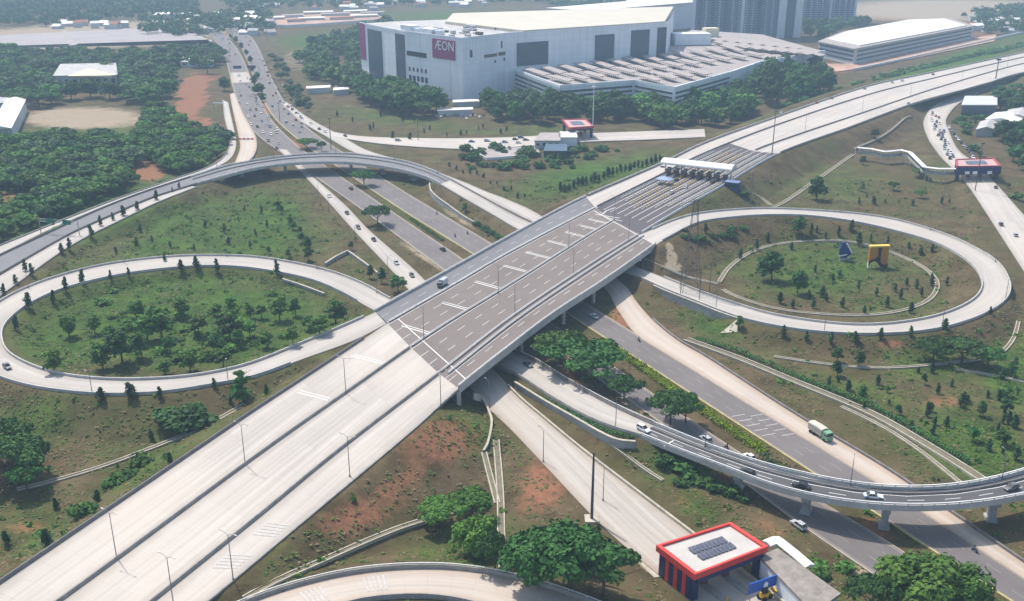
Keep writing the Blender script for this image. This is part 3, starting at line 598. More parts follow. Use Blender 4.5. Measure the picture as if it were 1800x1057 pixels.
wall([G(497, 494) + (0, 0, .8), G(530, 505) + (0, 0, .9), G(570, 520) + (0, 0, .9)], 'concrete culvert head wall under the loop ramp with dark opening', 3)
wall([P(833, 692, 6.5), G(848, 708) + (0, 0, 1.5), G(862, 735) + (0, 0, 1), G(864, 752) + (0, 0, .8), G(858, 780) + (0, 0, .5), G(850, 795) + (0, 0, .4)], 'thin pale wall curving down the bank below the near corner of the bridge', 2, .4)
# --- painted markings
MK = MB()
def on(A, B, s, t, z=.03):
    p = A[0] * 0
    f = s * (len(A) - 1); i = min(int(f), len(A) - 2); f -= i
    a = A[i] * (1 - f) + A[i + 1] * f; b = B[i] * (1 - f) + B[i + 1] * f
    q = a * (1 - t) + b * t; return (q[0], q[1], q[2] + z)
def longline(A, B, t, w, s0=0.0, s1=1.0, dash=None, gap=0, jit=0, z=.04):
    n = max(len(A), len(B)); A = resample(A, n); B = resample(B, n); L_ = length((A + B) / 2); W_ = np.linalg.norm((A - B)[n // 2, :2]); h = w / W_ / 2
    x = s0 * L_; dash_ = dash or 12.0
    while x < s1 * L_ - 1:
        e = min(x + dash_, s1 * L_); k = max(1, int((e - x) / 6)) if dash is None else 1
        MK.poly([on(A, B, x / L_, t - h, z), on(A, B, e / L_, t - h, z), on(A, B, e / L_, t + h, z), on(A, B, x / L_, t + h, z)])
        x = e + gap
def across(A, B, s, t0, t1, w, z=.045):
    n = max(len(A), len(B)); A = resample(A, n); B = resample(B, n); L_ = length((A + B) / 2); h = w / L_ / 2
    MK.poly([on(A, B, s - h, t0, z), on(A, B, s + h, t0, z), on(A, B, s + h, t1, z), on(A, B, s - h, t1, z)])
d0, d1, d2 = S1
for A, B in ((d0, d1), (d1, d2)):
    for t in (.36, .66): longline(A, B, t, .22, dash=5, gap=7)
    longline(A, B, .055, .25); longline(A, B, .945, .25)
longline(d2, BB, .5, .22, dash=5, gap=7); longline(d2, BB, .33, .2); longline(d2, BB, .94, .25); longline(BA, d0, .93, .25); longline(BA, d0, .08, .25); longline(BA, d0, .5, .2, dash=5, gap=7)
MARK_NEAR = (usl(b0, -150, 681), usl(b1, -15, 722))
def sat(A, u):   # where along an edge line a photo column falls
    q = PX(A[:, 0], A[:, 1], A[:, 2])[0]; return float(np.interp(u, q, np.linspace(0, 1, len(q)))) 
def xline(pa, pb, z, w, lift=.045):
    """painted bar between two photo positions on a plane"""
    a, b = P(*pa, z), P(*pb, z); d = (b - a)[:2]; d /= np.linalg.norm(d); n_ = np.array((-d[1], d[0])) * w / 2
    MK.poly([(a[0] - n_[0], a[1] - n_[1], z + lift), (b[0] - n_[0], b[1] - n_[1], z + lift), (b[0] + n_[0], b[1] + n_[1], z + lift), (a[0] + n_[0], a[1] + n_[1], z + lift)])
for pa, pb in (((523, 690), (576, 704)), ((618, 626), (676, 641)), ((706, 573), (755, 588)), ((776, 533), (820, 545)), ((834, 496), (876, 508)), ((884, 468), (923, 478)), ((923, 444), (966, 455)), ((962, 424), (995, 433)), ((994, 409), (1027, 417)), ((1019, 397), (1052, 405)), ((1034, 386), (1069, 394))):
    a, b = np.array(pa, float), np.array(pb, float)
    xline(a, b, ZM, .5); dl = np.array((3.4, -2.4)) * (a[1] / 560) ** 1.6; xline(a + dl, b + dl, ZM, .4)
xline((700, 561), (820, 668), ZM, .35, .05); xline((1044, 371), (1151, 430), ZM, .45, .05)
xline((1046, 377), (1090, 384), ZM, .6, .05); xline((1056, 379), (1066, 371), ZM, .5); xline((1066, 371), (1082, 365), ZM, .5); xline((1066, 383), (1094, 389), ZM, .5)
def bars(A, B, u, n, t0, t1, gap, w, z=.06):
    q = PX(A[:, 0], A[:, 1], A[:, 2])[0]; o_ = np.argsort(q); s0_ = float(np.interp(u, q[o_], np.linspace(0, 1, len(A))[o_])); L_ = length(A)
    for k in range(n): across(A, B, s0_ + (k - n / 2) * gap / L_, t0, t1, w, z)
MKF = MK; MK = MB()
nb2, nbR = usl(b2, 155, 770), usl(Rr, 280, 800)
for u in (436, 362): bars(nb2, nbR, u, 5, .32, .8, 1.3, .5)
for u in (640, 520): bars(BLa, BLb, u, 5, .22, .72, 1.1, .45, .08)
qv = PX(RCl[:, 0], RCl[:, 1], RCl[:, 2]); s0_ = float(np.interp(1262, qv[0], np.linspace(0, 1, len(RCl))))
for k in range(5): across(RCl, RCr, s0_ - k * .0019, .12, .50, .3, .07); across(RCl, RCr, s0_ - k * .0019 + .001, .56, .90, .3, .07)
for A, B in ((LCl, LCr), (RCl, RCr)):
    for t in (.36, .67): longline(A, B, t, .15, .05, 1, dash=4, gap=6, z=.06)
    longline(A, B, .06, .14, .2, 1, z=.06); longline(A, B, .94, .14, .2, 1, z=.06)
MKW = MK; MK = MKF
for (A, B), t in (((FAa, FAb), .62), ((FAa, FAb), .08), ((FAa, FAb), .94), ((FBa, FBb), .08), ((FBa, FBb), .94)): longline(A, B, t, .22)
longline(FAa, FAb, .4, .2, dash=4, gap=5); longline(FBa, FBb, .62, .2, dash=4, gap=5)
xline((1167, 786), (1184, 776), 4.75, .35, .25)
tag(MK.build('road_markings', M['white']), kind='structure'); tag(MKW.build('road_markings', M['worn']), kind='structure')
# --- drains down the banks
def drain(pts, w, label, rim=.34, rimh=.22, lift=.22, bedmat='drainbed', group='drain channels on the banks'):
    g_ = np.array([G(*q) for q in pts]); d = cat(g_, 10); d = resample(d, max(4, int(length(d) / 3.5))); d[:, 2] = [gz(x, y) for x, y in d[:, :2]]; d = smooth(d, 2); d[:, 2] += lift
    c = d[len(d) // 2]; e = tag(empty('drain_channel', c), label, 'drain', group); d = d - c
    for s in (-1, 1):
        mb = MB(); mb.sweep(off(d, s * w / 2), [(-rim / 2, -.9), (-rim / 2, rimh), (rim / 2, rimh), (rim / 2, -.9)]); mb.build('rim', M['drain'], e)
    mb = MB(); mb.sweep(d, [(-w / 2 + .2, -.6), (-w / 2 + .2, .02), (w / 2 - .2, .02), (w / 2 - .2, -.6)]); mb.build('bed', M[bedmat], e)
drain([(30, 862), (120, 840), (200, 815), (250, 795), (330, 763), (385, 738), (430, 712)], 1.3, 'pale stone drain running down the grass left of the near motorway')
drain([(430, 1054), (490, 1020), (560, 990), (650, 950), (735, 918), (800, 900), (828, 892)], 1.5, 'pale stone drain on the red bank above the bottom ramp')
drain([(884, 1000), (881, 940), (880, 880), (876, 820), (872, 775)], 1.6, 'straight yellowish drain running down between the trees at the bottom')
drain([(851, 797), (862, 840), (874, 886)], 1.3, 'short stone drain joining the yellowish straight drain')
drain([(1264, 497), (1285, 468), (1325, 442), (1380, 428), (1450, 423), (1510, 428), (1565, 443), (1610, 463), (1640, 485), (1648, 505), (1632, 529), (1590, 546), (1530, 555), (1440, 553), (1360, 543), (1300, 525), (1270, 510)], 1.5, 'oval stone drain ringing the lawn inside the right loop')
drain([(1360, 628), (1440, 640), (1500, 646), (1560, 648), (1640, 642), (1740, 630), (1770, 612), (1784, 590), (1790, 566)], 1.1, 'thin pale drain winding over the slope below the right loop')
drain([(1680, 650), (1730, 658), (1800, 672), (1850, 684)], 1.0, 'thin pale drain leaving the slope at the right edge')
drain([(1205, 598), (1280, 625), (1350, 653), (1450, 694), (1540, 733), (1630, 785), (1700, 828), (1760, 868)], 2.6, 'wide dark channel with concrete rims beside the service road on the right', .4, .4, .3)
drain([(1478, 716), (1540, 745), (1610, 788), (1690, 852)], 1.0, 'thin pale drain in the grass between the wide channel and the service road')
drain([(1358, 366), (1385, 352), (1440, 314), (1500, 272)], 2.0, 'pale stepped drain beside the dark trees right of the toll plaza')
drain([(1500, 262), (1555, 236), (1600, 204)], 2.0, 'pale drain climbing to the motorway from the covered walkway')
drain([(1316, 338), (1338, 346), (1356, 362)], 1.4, 'short pale drain below the blue toll building')
drain([(1042, 760), (1100, 800), (1165, 846)], .8, 'thin pale drain on the brown bank under the near flyover')
drain([(1135, 455), (1160, 468), (1200, 486), (1262, 500)], 1.2, 'pale drain along the foot of the bank below the bridge end')
# pitched stone facing on the bank at the far end of the bridge
# ------------------------------------------------------------------ buildings
def zat(p, v):
    """height above ground point p that is seen at photo row v"""
    lo, hi = -5.0, 300.0
    for _ in range(50):
        m_ = (lo + hi) / 2
        if PX(p[0], p[1], m_)[1] > v: lo = m_
        else: hi = m_
    return lo
def facade(name, base, bay, floor, dark, light, frac=(.55, .6), kind='x'):
    """wall with a grid of window openings in its own pattern"""
    m, nt = newmat(name); N = NT(nt); g = N.n('ShaderNodeNewGeometry').outputs['Position']; sx = N.n('ShaderNodeSeparateXYZ'); N.l(g, sx.inputs[0])
    fx = N.math('FRACT', N.math('DIVIDE', sx.outputs[0], bay)); fz = N.math('FRACT', N.math('DIVIDE', sx.outputs[2], floor))
    w_ = N.math('MULTIPLY', N.math('LESS_THAN', fx, frac[0]), N.math('LESS_THAN', fz, frac[1]))
    vx = N.n('ShaderNodeVectorMath', operation='FLOOR'); N.l(N.scale(g, (1 / bay, 1 / 40, 1 / floor)), vx.inputs[0])
    wn = N.n('ShaderNodeTexWhiteNoise'); N.l(vx.outputs[0], wn.inputs[0])
    c = N.mix(w_, base, N.mix(wn.outputs[0], dark, light)); N.out(c, .6, 0, .4); return m
m, nt = newmat('white_cladding'); N = NT(nt); g = N.n('ShaderNodeNewGeometry').outputs['Position']; sx = N.n('ShaderNodeSeparateXYZ'); N.l(g, sx.inputs[0])
jx = N.math('LESS_THAN', N.math('FRACT', N.math('DIVIDE', N.math('ADD', sx.outputs[0], N.math('MULTIPLY', sx.outputs[1], .6)), 9.0)), .035); jz = N.math('LESS_THAN', N.math('FRACT', N.math('DIVIDE', sx.outputs[2], 6.0)), .045)
st = N.noise(N.scale(g, (.28, .28, .02)), 1.0, 4, .6); c = N.mix(N.ramp(N.noise(g, .05, 3), .35, .65), (.70, .74, .79), (.80, .83, .87)); c = N.mix(N.math('MULTIPLY', N.ramp(st, .5, .75), .4), c, (.52, .54, .56)); c = N.mix(N.math('MULTIPLY', N.math('MAXIMUM', jx, jz), .35), c, (.40, .43, .47)); N.out(c, .6, 0, .3); M['wallwhite'] = m
M['wallpale'] = plain('pale_grey_plaster', (.50, .51, .52), .8, var=.12, scale=.15)
M['panelblue'] = plain('dark_blue_glass_cladding', (.045, .085, .125), .35, var=.25, scale=.12, spec=.5)
M['panelnavy'] = plain('dark_slate_cladding', (.055, .07, .10), .5, var=.25, scale=.12)
M['magenta'] = plain('magenta_sign_panel', (.30, .03, .15), .5, var=.1, scale=.1)
M['letter'] = plain('white_sign_lettering', (.80, .80, .80), .5, var=.03)
M['roofbeige'] = plain('beige_metal_roof', (.55, .50, .40), .5, var=.12, scale=.06)
M['roofgrey'] = plain('grey_flat_roof', (.42, .41, .40), .85, var=.3, scale=.15)
M['roofwhite'] = plain('white_metal_roof', (.72, .70, .66), .5, var=.12, scale=.12)
M['gateroof'] = plain('pale_grey_gate_roof', (.46, .44, .41), .7, var=.12, scale=.3); M['officeroof'] = plain('weathered_office_roof', (.25, .225, .20), .9, var=.35, scale=.5)
M['lot'] = plain('grey_paved_lot', (.33, .30, .30), .9, var=.15, scale=.02)
M['roofdust'] = plain('dusty_parking_deck', (.33, .295, .28), .85, var=.2, scale=.12)
M['canopy'] = plain('faded_carport_sheet', (.33, .29, .275), .7, var=.25, scale=.3)
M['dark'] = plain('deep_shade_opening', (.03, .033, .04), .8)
M['tower'] = facade('apartment_facade', (.13, .165, .24), 3.4, 3.3, (.02, .03, .055), (.07, .10, .16), (.62, .6))
M['tower2'] = facade('apartment_facade_banded', (.19, .23, .33), 11, 3.6, (.02, .035, .08), (.05, .075, .13), (.9, .66))
M['towerpale'] = plain('pale_tower_pier', (.55, .58, .60), .8, var=.1, scale=.1)
M['tile'] = plain('terracotta_roof', (.30, .12, .07), .85, var=.3, scale=.2)
M['cream'] = plain('cream_awning', (.70, .64, .42), .7, var=.08)
M['red'] = plain('red_painted_fascia', (.62, .055, .045), .45, var=.15, scale=.5)
M['redpale'] = plain('sun_faded_red_sheet', (.66, .22, .20), .55, var=.2, scale=.6)
M['pinkroof'] = plain('sun_faded_pink_roof', (.50, .32, .31), .7, var=.25, scale=.5); M['darkred'] = plain('dull_red_fascia', (.36, .06, .07), .5, var=.2)
M['navy'] = plain('navy_painted_column', (.012, .025, .10), .45, var=.25)
M['blue'] = plain('bright_blue_board', (.02, .10, .42), .4, var=.15, scale=2)
M['glassdark'] = plain('dark_window_glass', (.02, .025, .03), .12, var=.1, spec=.6)
M['solar'] = plain('solar_cells', (.10, .105, .14), .25, var=.35, scale=1.2, spec=.6)
M['yellowm'] = plain('yellow_machine_paint', (.62, .36, .02), .5, var=.12)
M['black'] = plain('black_rubber', (.015, .015, .016), .85)
M['brick'] = plain('rust_brown_booth_panel', (.16, .07, .055), .6, var=.3)
def ring(px, z=0.0): return [P(q[0], q[1], z) for q in px]
def ccw(pts):
    a = sum(p[0] * q[1] - q[0] * p[1] for p, q in zip(pts, pts[1:] + pts[:1])); return pts if a > 0 else pts[::-1]
def panel(mb, a, b, t0, t1, z0, z1, proud=.35, mi=0):
    """flat box on the wall between ground points a and b, standing a little proud towards the viewer"""
    a = np.array(a[:2]); b = np.array(b[:2]); d = b - a; L_ = np.linalg.norm(d); d /= L_; n_ = np.array((d[1], -d[0]))
    if n_[1] > 0: n_ = -n_
    c = a + d * L_ * (t0 + t1) / 2; mb.box((c[0] + n_[0] * proud * .3, c[1] + n_[1] * proud * .3, (z0 + z1) / 2), (L_ * (t1 - t0), proud, z1 - z0), math.atan2(d[1], d[0]), mi)
def shift(mb, c): mb.v = [(x - c[0], y - c[1], z - c[2]) for x, y, z in mb.v]; return mb
# --- the mall
m0, m1, m2, m4, m5, mb1, mb0 = [np.array(P(*q)) for q in ((637, 136), (716, 160), (814, 179), (888, 165), (1168, 136), (1180, 101), (690, 130))]
HM = zat(m2, 70); c = np.array((m2[0], m2[1], 0)); mall = tag(empty('shopping_mall', c), 'huge white shopping mall with magenta sign and dark wall panels', 'mall')
mb = MB(); foot = ccw([m0, m1, m2, m4, m5, mb1, mb0]); mb.prism(foot, -1, HM, 0, 1); shift(mb, c).build('wall', [M['wallwhite'], M['roofgrey']], mall)
mb = MB(); ed = np.array([m0, m1, m2, m4, m5]); ed[:, 2] = HM; mb.sweep(ed, [(-.8, 0), (-.8, 1.6), (.3, 1.6), (.3, 0)]); shift(mb, c).build('roof_parapet', M['wallwhite'], mall)
for (a, b, t0, t1, z0, z1, mt) in ((m0, m1, .19, .50, 0, HM - 3, 'panelblue'), (m0, m1, .80, .985, 0, HM - 2, 'panelnavy'), (m0, m1, .0, .12, HM * .35, HM + 1, 'magenta'),
                                   (m4, m5, .065, .245, HM * .45, HM - 8, 'panelblue'), (m4, m5, .53, .65, HM * .4, HM - 6, 'panelblue'), (m4, m5, .76, .88, HM * .4, HM - 4, 'panelblue'), (m4, m5, .935, .995, HM * .35, HM - 3, 'panelnavy')):
    mb = MB(); panel(mb, a, b, t0, t1, z0, z1, .8); shift(mb, c).build('wall_panel', M[mt], mall)
for (a, b, t0, t1, z0, z1) in ((m1, m2, .02, .38, HM * .62, HM * .70), (m2, m4, .50, .80, HM * .66, HM * .71), (m2, m4, .84, 1.0, HM * .66, HM * .72), (m2, m4, .17, .22, HM * .70, HM * .82), (m2, m4, .90, .93, HM * .78, HM * .9), (m2, m4, .74, .77, HM * .55, HM * .60), (m2, m4, .96, .99, HM * .56, HM * .62),
                              *[(m1, m2, .05 + .075 * k, .075 + .075 * k, HM * .36, HM * .43) for k in range(5)], *[(m1, m2, .05 + .075 * k, .09 + .075 * k, HM * .20, HM * .29) for k in range(5)]):
    mb = MB(); panel(mb, a, b, t0, t1, z0, z1, .5); w_ = shift(mb, c).build('window', M['glassdark'], mall)
mb = MB(); panel(mb, m1, m2, .50, .885, HM * .65, HM * .965, 1.0); sg = shift(mb, c).build('sign_board', M['magenta'], mall)
def text(body, size, loc, rot, mat, parent, name='lettering', ex=.05, align='CENTER'):
    cu = bpy.data.curves.new(name, 'FONT'); cu.body = body; cu.size = size; cu.extrude = ex; cu.align_x = align; cu.align_y = 'CENTER'; cu.resolution_u = 2
    o = bpy.data.objects.new(name, cu); me = bpy.data.meshes.new_from_object(o); bpy.data.objects.remove(o)
    me.materials.clear(); me.materials.append(mat); o = link(bpy.data.objects.new(name, me), parent); o.location = Vector([float(q) for q in loc]); o.rotation_euler = rot; return o
d = (m2 - m1); ang = math.atan2(d[1], d[0]); q = m1 + d * .715 - c; nrm = np.array((d[1], -d[0])) / np.linalg.norm(d[:2]); nrm = nrm if nrm[1] < 0 else -nrm
lt = text('ÆON', 11, (q[0] + nrm[0] * 1.15, q[1] + nrm[1] * 1.15, HM * .86), (math.pi / 2, 0, ang), M['letter'], sg)
# big beige roof over the right half, plant rooms
rb = [m4 + (m5 - m4) * .1, m4 + (m5 - m4) * .98, mb1 + (m5 - mb1) * .1, mb0 + (mb1 - mb0) * .2, mb0 + (mb1 - mb0) * .12 + (m2 - mb0) * .25]
mb = MB(); rr = ccw([np.array(q) for q in rb]); mb.prism(rr, HM + .1, [HM + 2.5 if q[1] < m5[1] + 10 else HM + 6 for q in rr]); shift(mb, c).build('roof', M['roofbeige'], mall)
for (t, s_, w_, h_) in ((.15, .25, 16, 6), (.35, .3, 24, 4), (.55, .25, 18, 5), (.75, .35, 14, 4)):
    q = m1 + (m2 - m1) * t; q = q + (mb0 - q) * s_ * .5; mb = MB(); mb.box((q[0], q[1], HM + h_ / 2 + .05), (w_, 9, h_), ang); shift(mb, c).build('plant_room', M['wallwhite'], mall)
ru = random.Random(8)
for k in range(34):
    t = ru.random(); q = m1 + (m2 - m1) * t if k % 2 else m2 + (m4 - m2) * t; q = q + (mb0 + (mb1 - mb0) * (.05 if k % 2 else .3) * t - q) * ru.uniform(.06, .5); mb = MB(); w_, d_, h_ = ru.uniform(2, 7), ru.uniform(2, 5), ru.uniform(1, 3); mb.box((q[0], q[1], HM + h_ / 2 + .03), (w_, d_, h_), ang); shift(mb, c).build('roof_unit', M[ru.choice(['roofgrey', 'wallpale', 'steel', 'darksteel'])], mall)
# --- parking block with rows of carports on its roof
ZP = 20.0
pk = ring(((898, 120), (985, 152), (1115, 142), (1185, 155), (1285, 127), (1335, 110), (1450, 90), (1340, 60), (1215, 52), (1168, 82), (985, 97)), ZP)
c = np.array((pk[2][0], pk[2][1], 0)); prk = tag(empty('parking_block', c), 'low white banded parking block with rows of carports on its roof', 'parking block')
mb = MB(); mb.prism(ccw(pk), -1, ZP - .5, 0, 1); shift(mb, c).build('wall', [M['wallwhite'], M['roofdust']], prk)
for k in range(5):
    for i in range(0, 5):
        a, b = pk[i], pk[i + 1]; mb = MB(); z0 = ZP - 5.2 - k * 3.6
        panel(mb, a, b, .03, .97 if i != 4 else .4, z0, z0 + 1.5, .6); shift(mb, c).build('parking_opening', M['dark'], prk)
mb = MB(); ed = np.array(pk[:7]); mb.sweep(ed, [(-.6, -1.4), (-.6, .9), (.6, .9), (.6, -1.4)]); shift(mb, c).build('roof_parapet', M['wallwhite'], prk)
mb = MB(); panel(mb, pk[4], pk[5], .0, .75, 0, ZP + 1, 1.6); shift(mb, c).build('stair_tower', M['wallwhite'], prk)
def rowroof(pa, pb, w_, z):
    a, b = P(*pa, z), P(*pb, z); d = b - a; L_ = np.linalg.norm(d[:2]); mb = MB(); mb.box(((a[0] + b[0]) / 2, (a[1] + b[1]) / 2, z), (L_, w_, .5), math.atan2(d[1], d[0]), rx=.12)
    for t in np.linspace(.04, .96, 9): q = a + d * t; mb.box((q[0], q[1], (z + ZP) / 2 - .4), (.4, .4, z - ZP + .3))
    shift(mb, c).build('carport', M['canopy'], prk)
for k in range(13):
    x0 = 928 + k * 28.5; y0 = 121 - k * 3.5; rowroof((x0, y0), (x0 + 34, y0 + 10.5), 7, ZP + 3.2); rowroof((x0 + 42, y0 + 12), (x0 + 76 - k * .6, y0 + 21 - k * .25), 7, ZP + 3.2)
    for m_ in (1, 2):
        xa, ya = x0 + 42 + 42 * m_, y0 + 12 + 12 * m_; fe = np.interp(xa + 34, (985, 1115, 1185, 1285, 1335), (152, 142, 155, 127, 110))
        if ya + 10.5 < fe - 5 and xa < 1240: rowroof((xa, ya), (xa + 34, ya + 10), 7, ZP + 3.2)
for k in range(8):
    x0 = 1255 + k * 22; y0 = 70 + k * 2.3; rowroof((x0 - 40, y0 - 10), (x0 - 6, y0), 7, ZP + 3.2); rowroof((x0 + 2, y0 + 2), (x0 + 38, y0 + 12), 7, ZP + 3.2)
for (u, v, w_, d_, h_) in ((985, 112, 26, 14, 9), (1213, 78, 40, 20, 12), (1248, 70, 16, 12, 13)):
    q = P(u, v, ZP); mb = MB(); mb.box((q[0], q[1], ZP + h_ / 2), (w_, d_, h_), .15); shift(mb, c).build('stair_head', M['wallwhite'] if u < 1240 else M['cream'], prk)
# --- apartment towers
def tower(u0, u1, v, h, depth, mat, label, piers):
    a, b = P(u0, v), P(u1, v); c = np.array(((a[0] + b[0]) / 2, (a[1] + b[1]) / 2, 0)); e = tag(empty('apartment_tower', c), label, 'apartment tower'); W_ = b[0] - a[0]
    mb = MB(); mb.box((0, depth / 2, h / 2), (W_, depth, h)); mb.build('wall', M[mat], e)
    for (t, w_, pr_, mt) in piers: mb = MB(); mb.box((W_ * (t - .5), -pr_ / 2 + .2, h / 2), (W_ * w_, pr_, h + 1), 0); mb.build('pier', M[mt], e)
    for k in range(int(W_ / 9)):
        mb = MB()
        for z in np.arange(4, h - 3, 3.3): mb.box((-W_ / 2 + 5 + k * 9, -.9, z), (2.4, 1.8, 1.1))
        mb.build('balcony_stack', M['towerpale' if k % 2 else 'wallpale'], e)
    mb = MB(); mb.box((0, depth / 2, h + 1), (W_ + 1, depth + 1, 2)); mb.build('roof', M['roofgrey'], e); return e
tower(1220, 1406, 66, 130, 28, 'tower', 'tall slate blue apartment tower with vertical piers behind the parking roof', [(.04, .03, 2, 'panelnavy'), (.16, .025, 2, 'panelnavy'), (.28, .03, 2, 'panelnavy'), (.44, .03, 2.2, 'towerpale'), (.6, .03, 2, 'panelnavy'), (.81, .07, 3, 'towerpale'), (.885, .06, 3.5, 'panelnavy'), (.965, .07, 3, 'towerpale')])
tower(1407, 1502, 40, 120, 26, 'tower2', 'banded blue apartment tower standing right of the taller slab', [(.53, .04, 2, 'towerpale'), (.98, .04, 2, 'towerpale')])
# --- generic low building
def house(px, h, label, wall_='wallpale', roof='roofgrey', name='low_building', cat_='building', group=None, pitch=0.0, wins=0):
    pts = ccw(ring(px)); c = np.array((sum(p[0] for p in pts) / len(pts), sum(p[1] for p in pts) / len(pts), 0)); e = tag(empty(name, c), label, cat_, group)
    mb = MB(); mb.prism(pts, -1, h); shift(mb, c).build('wall', M[wall_], e)
    big = [c + (np.array(p) - c) * 1.05 for p in pts]; mb = MB()
    if pitch and len(pts) == 4:
        p = [np.array((q[0], q[1], h + .02)) for q in big]; l01 = np.linalg.norm(p[1] - p[0]); l12 = np.linalg.norm(p[2] - p[1])
        if l01 < l12: p = p[1:] + p[:1]
        r0 = (p[0] + p[3]) / 2 + (0, 0, pitch); r1 = (p[1] + p[2]) / 2 + (0, 0, pitch)
        mb.poly([p[0], p[1], r1, r0]); mb.poly([p[2], p[3], r0, r1]); mb.poly([p[1], p[2], r1]); mb.poly([p[3], p[0], r0]); mb.poly([p[3], p[2], p[1], p[0]])
    else: mb.prism(big, h + .01, h + .7)
    shift(mb, c).build('roof', M[roof], e)
    for k in range(wins):
        a, b = sorted(pts, key=lambda q: q[1])[:2]; a, b = (a, b) if a[0] < b[0] else (b, a); mb = MB(); panel(mb, a, b, (k + .25) / wins, (k + .75) / wins, h * .45, h * .75, .3); shift(mb, c).build('window', M['glassdark'], e)
    return e
# long white roofed building at the top right
c0 = ring(((1440, 73), (1503, 86), (1712, 46), (1668, 33), (1600, 35), (1480, 57)), 17); c = np.array((c0[1][0], c0[1][1], 0)); e = tag(empty('long_white_building', c), 'long white roofed building with dark banded sides above orange earth', 'building')
mb = MB(); mb.prism(ccw(c0), -1, 16.5); shift(mb, c).build('wall', M['wallpale'], e)
mid_ = np.mean(c0, 0); mb = MB(); mb.prism(ccw([mid_ + (p - mid_) * .9 for p in c0]), 17.3, 18.6); shift(mb, c).build('roof', M['roofwhite'], e)
mb = MB(); mb.prism(ccw([mid_ + (p - mid_) * 1.02 for p in c0]), 16.6, 17.4); shift(mb, c).build('roof_edge', M['roofdust'], e)
for k in range(3):
    for a, b in ((c0[0], c0[1]), (c0[1], c0[2])): mb = MB(); panel(mb, a, b, .02, .98, 12.6 - k * 4.4, 14.6 - k * 4.4, .7); shift(mb, c).build('window_band', M['panelnavy'], e)
house(((1100, 20), (1240, 20), (1230, 8), (1110, 8)), 14, 'white plant building with pale roof behind the mall roof', 'wallwhite', 'roofwhite')
house(((966, 62), (1036, 68), (1240, 46), (1160, 40)), 36, 'long white hall with pale roof rising behind the mall', 'wallwhite', 'roofwhite', wins=3)
house(((100, 160), (208, 157), (205, 136), (112, 138)), 13, 'grey roofed school block half hidden behind trees at the left', 'wallpale', 'roofgrey', wins=8)
q0 = [P(118, 134, 14), P(206, 132, 14), P(155, 120, 18), P(158, 128, 14)]; c = q0[0]; mb = MB(); mb.poly([q0[0], q0[3], q0[2]]); mb.poly([q0[3], q0[1], q0[2]]); mb.poly([q0[1], q0[0], q0[2]]); mb.poly([q0[0], q0[1], q0[3]])
mb.box(((q0[0] + q0[1]) / 2)[:3] - (0, 0, .6), (np.linalg.norm(q0[1] - q0[0]) * .8, 1, 1)); thing1(mb, 'awning_canopy', M['cream'], 'cream tent shaped awning on the roof of the grey school block', 'awning')
house(((-14, 250), (24, 247), (48, 196), (14, 195)), 9, 'long hall with bright white roof at the left edge', 'wallpale', 'roofwhite', pitch=2)
house(((-10, 196), (14, 195), (24, 180), (0, 180)), 6, 'small grey roofed shed behind the white hall', 'wallpale', 'roofgrey')
house(((318, 118), (376, 118), (374, 108), (324, 109)), 5, 'low white walled row house under the big dark tree', 'wallwhite', 'roofwhite', wins=4)
k0, k1 = [int(np.argmin(np.abs(PX(LCl[:, 0], LCl[:, 1], LCl[:, 2])[1] - v))) for v in (128, 146)]; k0, k1 = min(k0, k1), max(k0, k1); kk0 = [int(np.argmin(np.hypot(*(LCr[:, :2] - LCl[k, :2]).T))) for k in (k0, k1)]
ribbon('arterial_road', LCl[k0:k1 + 1], LCr[min(kk0):max(kk0) + 1], M['apron'], skirt=.02, lift=.07)
house(((1688, 206), (1748, 206), (1748, 190), (1694, 190)), 9, 'blue glazed low building beside the queueing ramp', 'panelblue', 'wallpale')
house(((1714, 240), (1748, 240), (1752, 226), (1722, 226)), 5, 'grey gabled house right of the queueing ramp, lower of the cluster', 'wallpale', 'roofgrey', pitch=2)
house(((1730, 224), (1786, 232), (1796, 220), (1748, 212)), 6, 'long pale roofed house beside the dark trees at the right', 'wallpale', 'roofwhite', pitch=2.5)
house(((1762, 218), (1812, 224), (1816, 208), (1772, 206)), 6, 'dull grey house roof at the right edge behind trees', 'wallpale', 'roofgrey', pitch=2.5)
house(((940, 262), (984, 262), (984, 248), (950, 248)), 5, 'pink tinged toll office beside the far red gate', 'wallpale', 'roofdust', wins=4)
house(((984, 256), (1014, 256), (1012, 246), (984, 246)), 5, 'small white roofed annex right of the toll office', 'wallwhite', 'roofwhite')
house(((956, 278), (996, 278), (996, 266), (960, 266)), 4, 'dark teal shed below the toll office', 'panelblue', 'panelblue')
for (u, v, w_, l) in ((600, 168, 26, 'white tent roof among trees left of the mall'), (636, 142, 20, 'small white porch roof at the left foot of the mall'), (560, 165, 40, 'row of white stalls beside the far road'), (820, 190, 46, 'white canopy row of parked cars at the foot of the mall'), (800, 205, 60, 'second white canopy row below the mall wall'), (745, 166, 30, 'white entrance canopy under the mall sign')):
    house(((u - w_ / 2, v), (u + w_ / 2, v - 2), (u + w_ / 2, v - 6), (u - w_ / 2, v - 4)), 4, l, 'wallpale', 'roofwhite', 'canopy_roof', 'canopy')
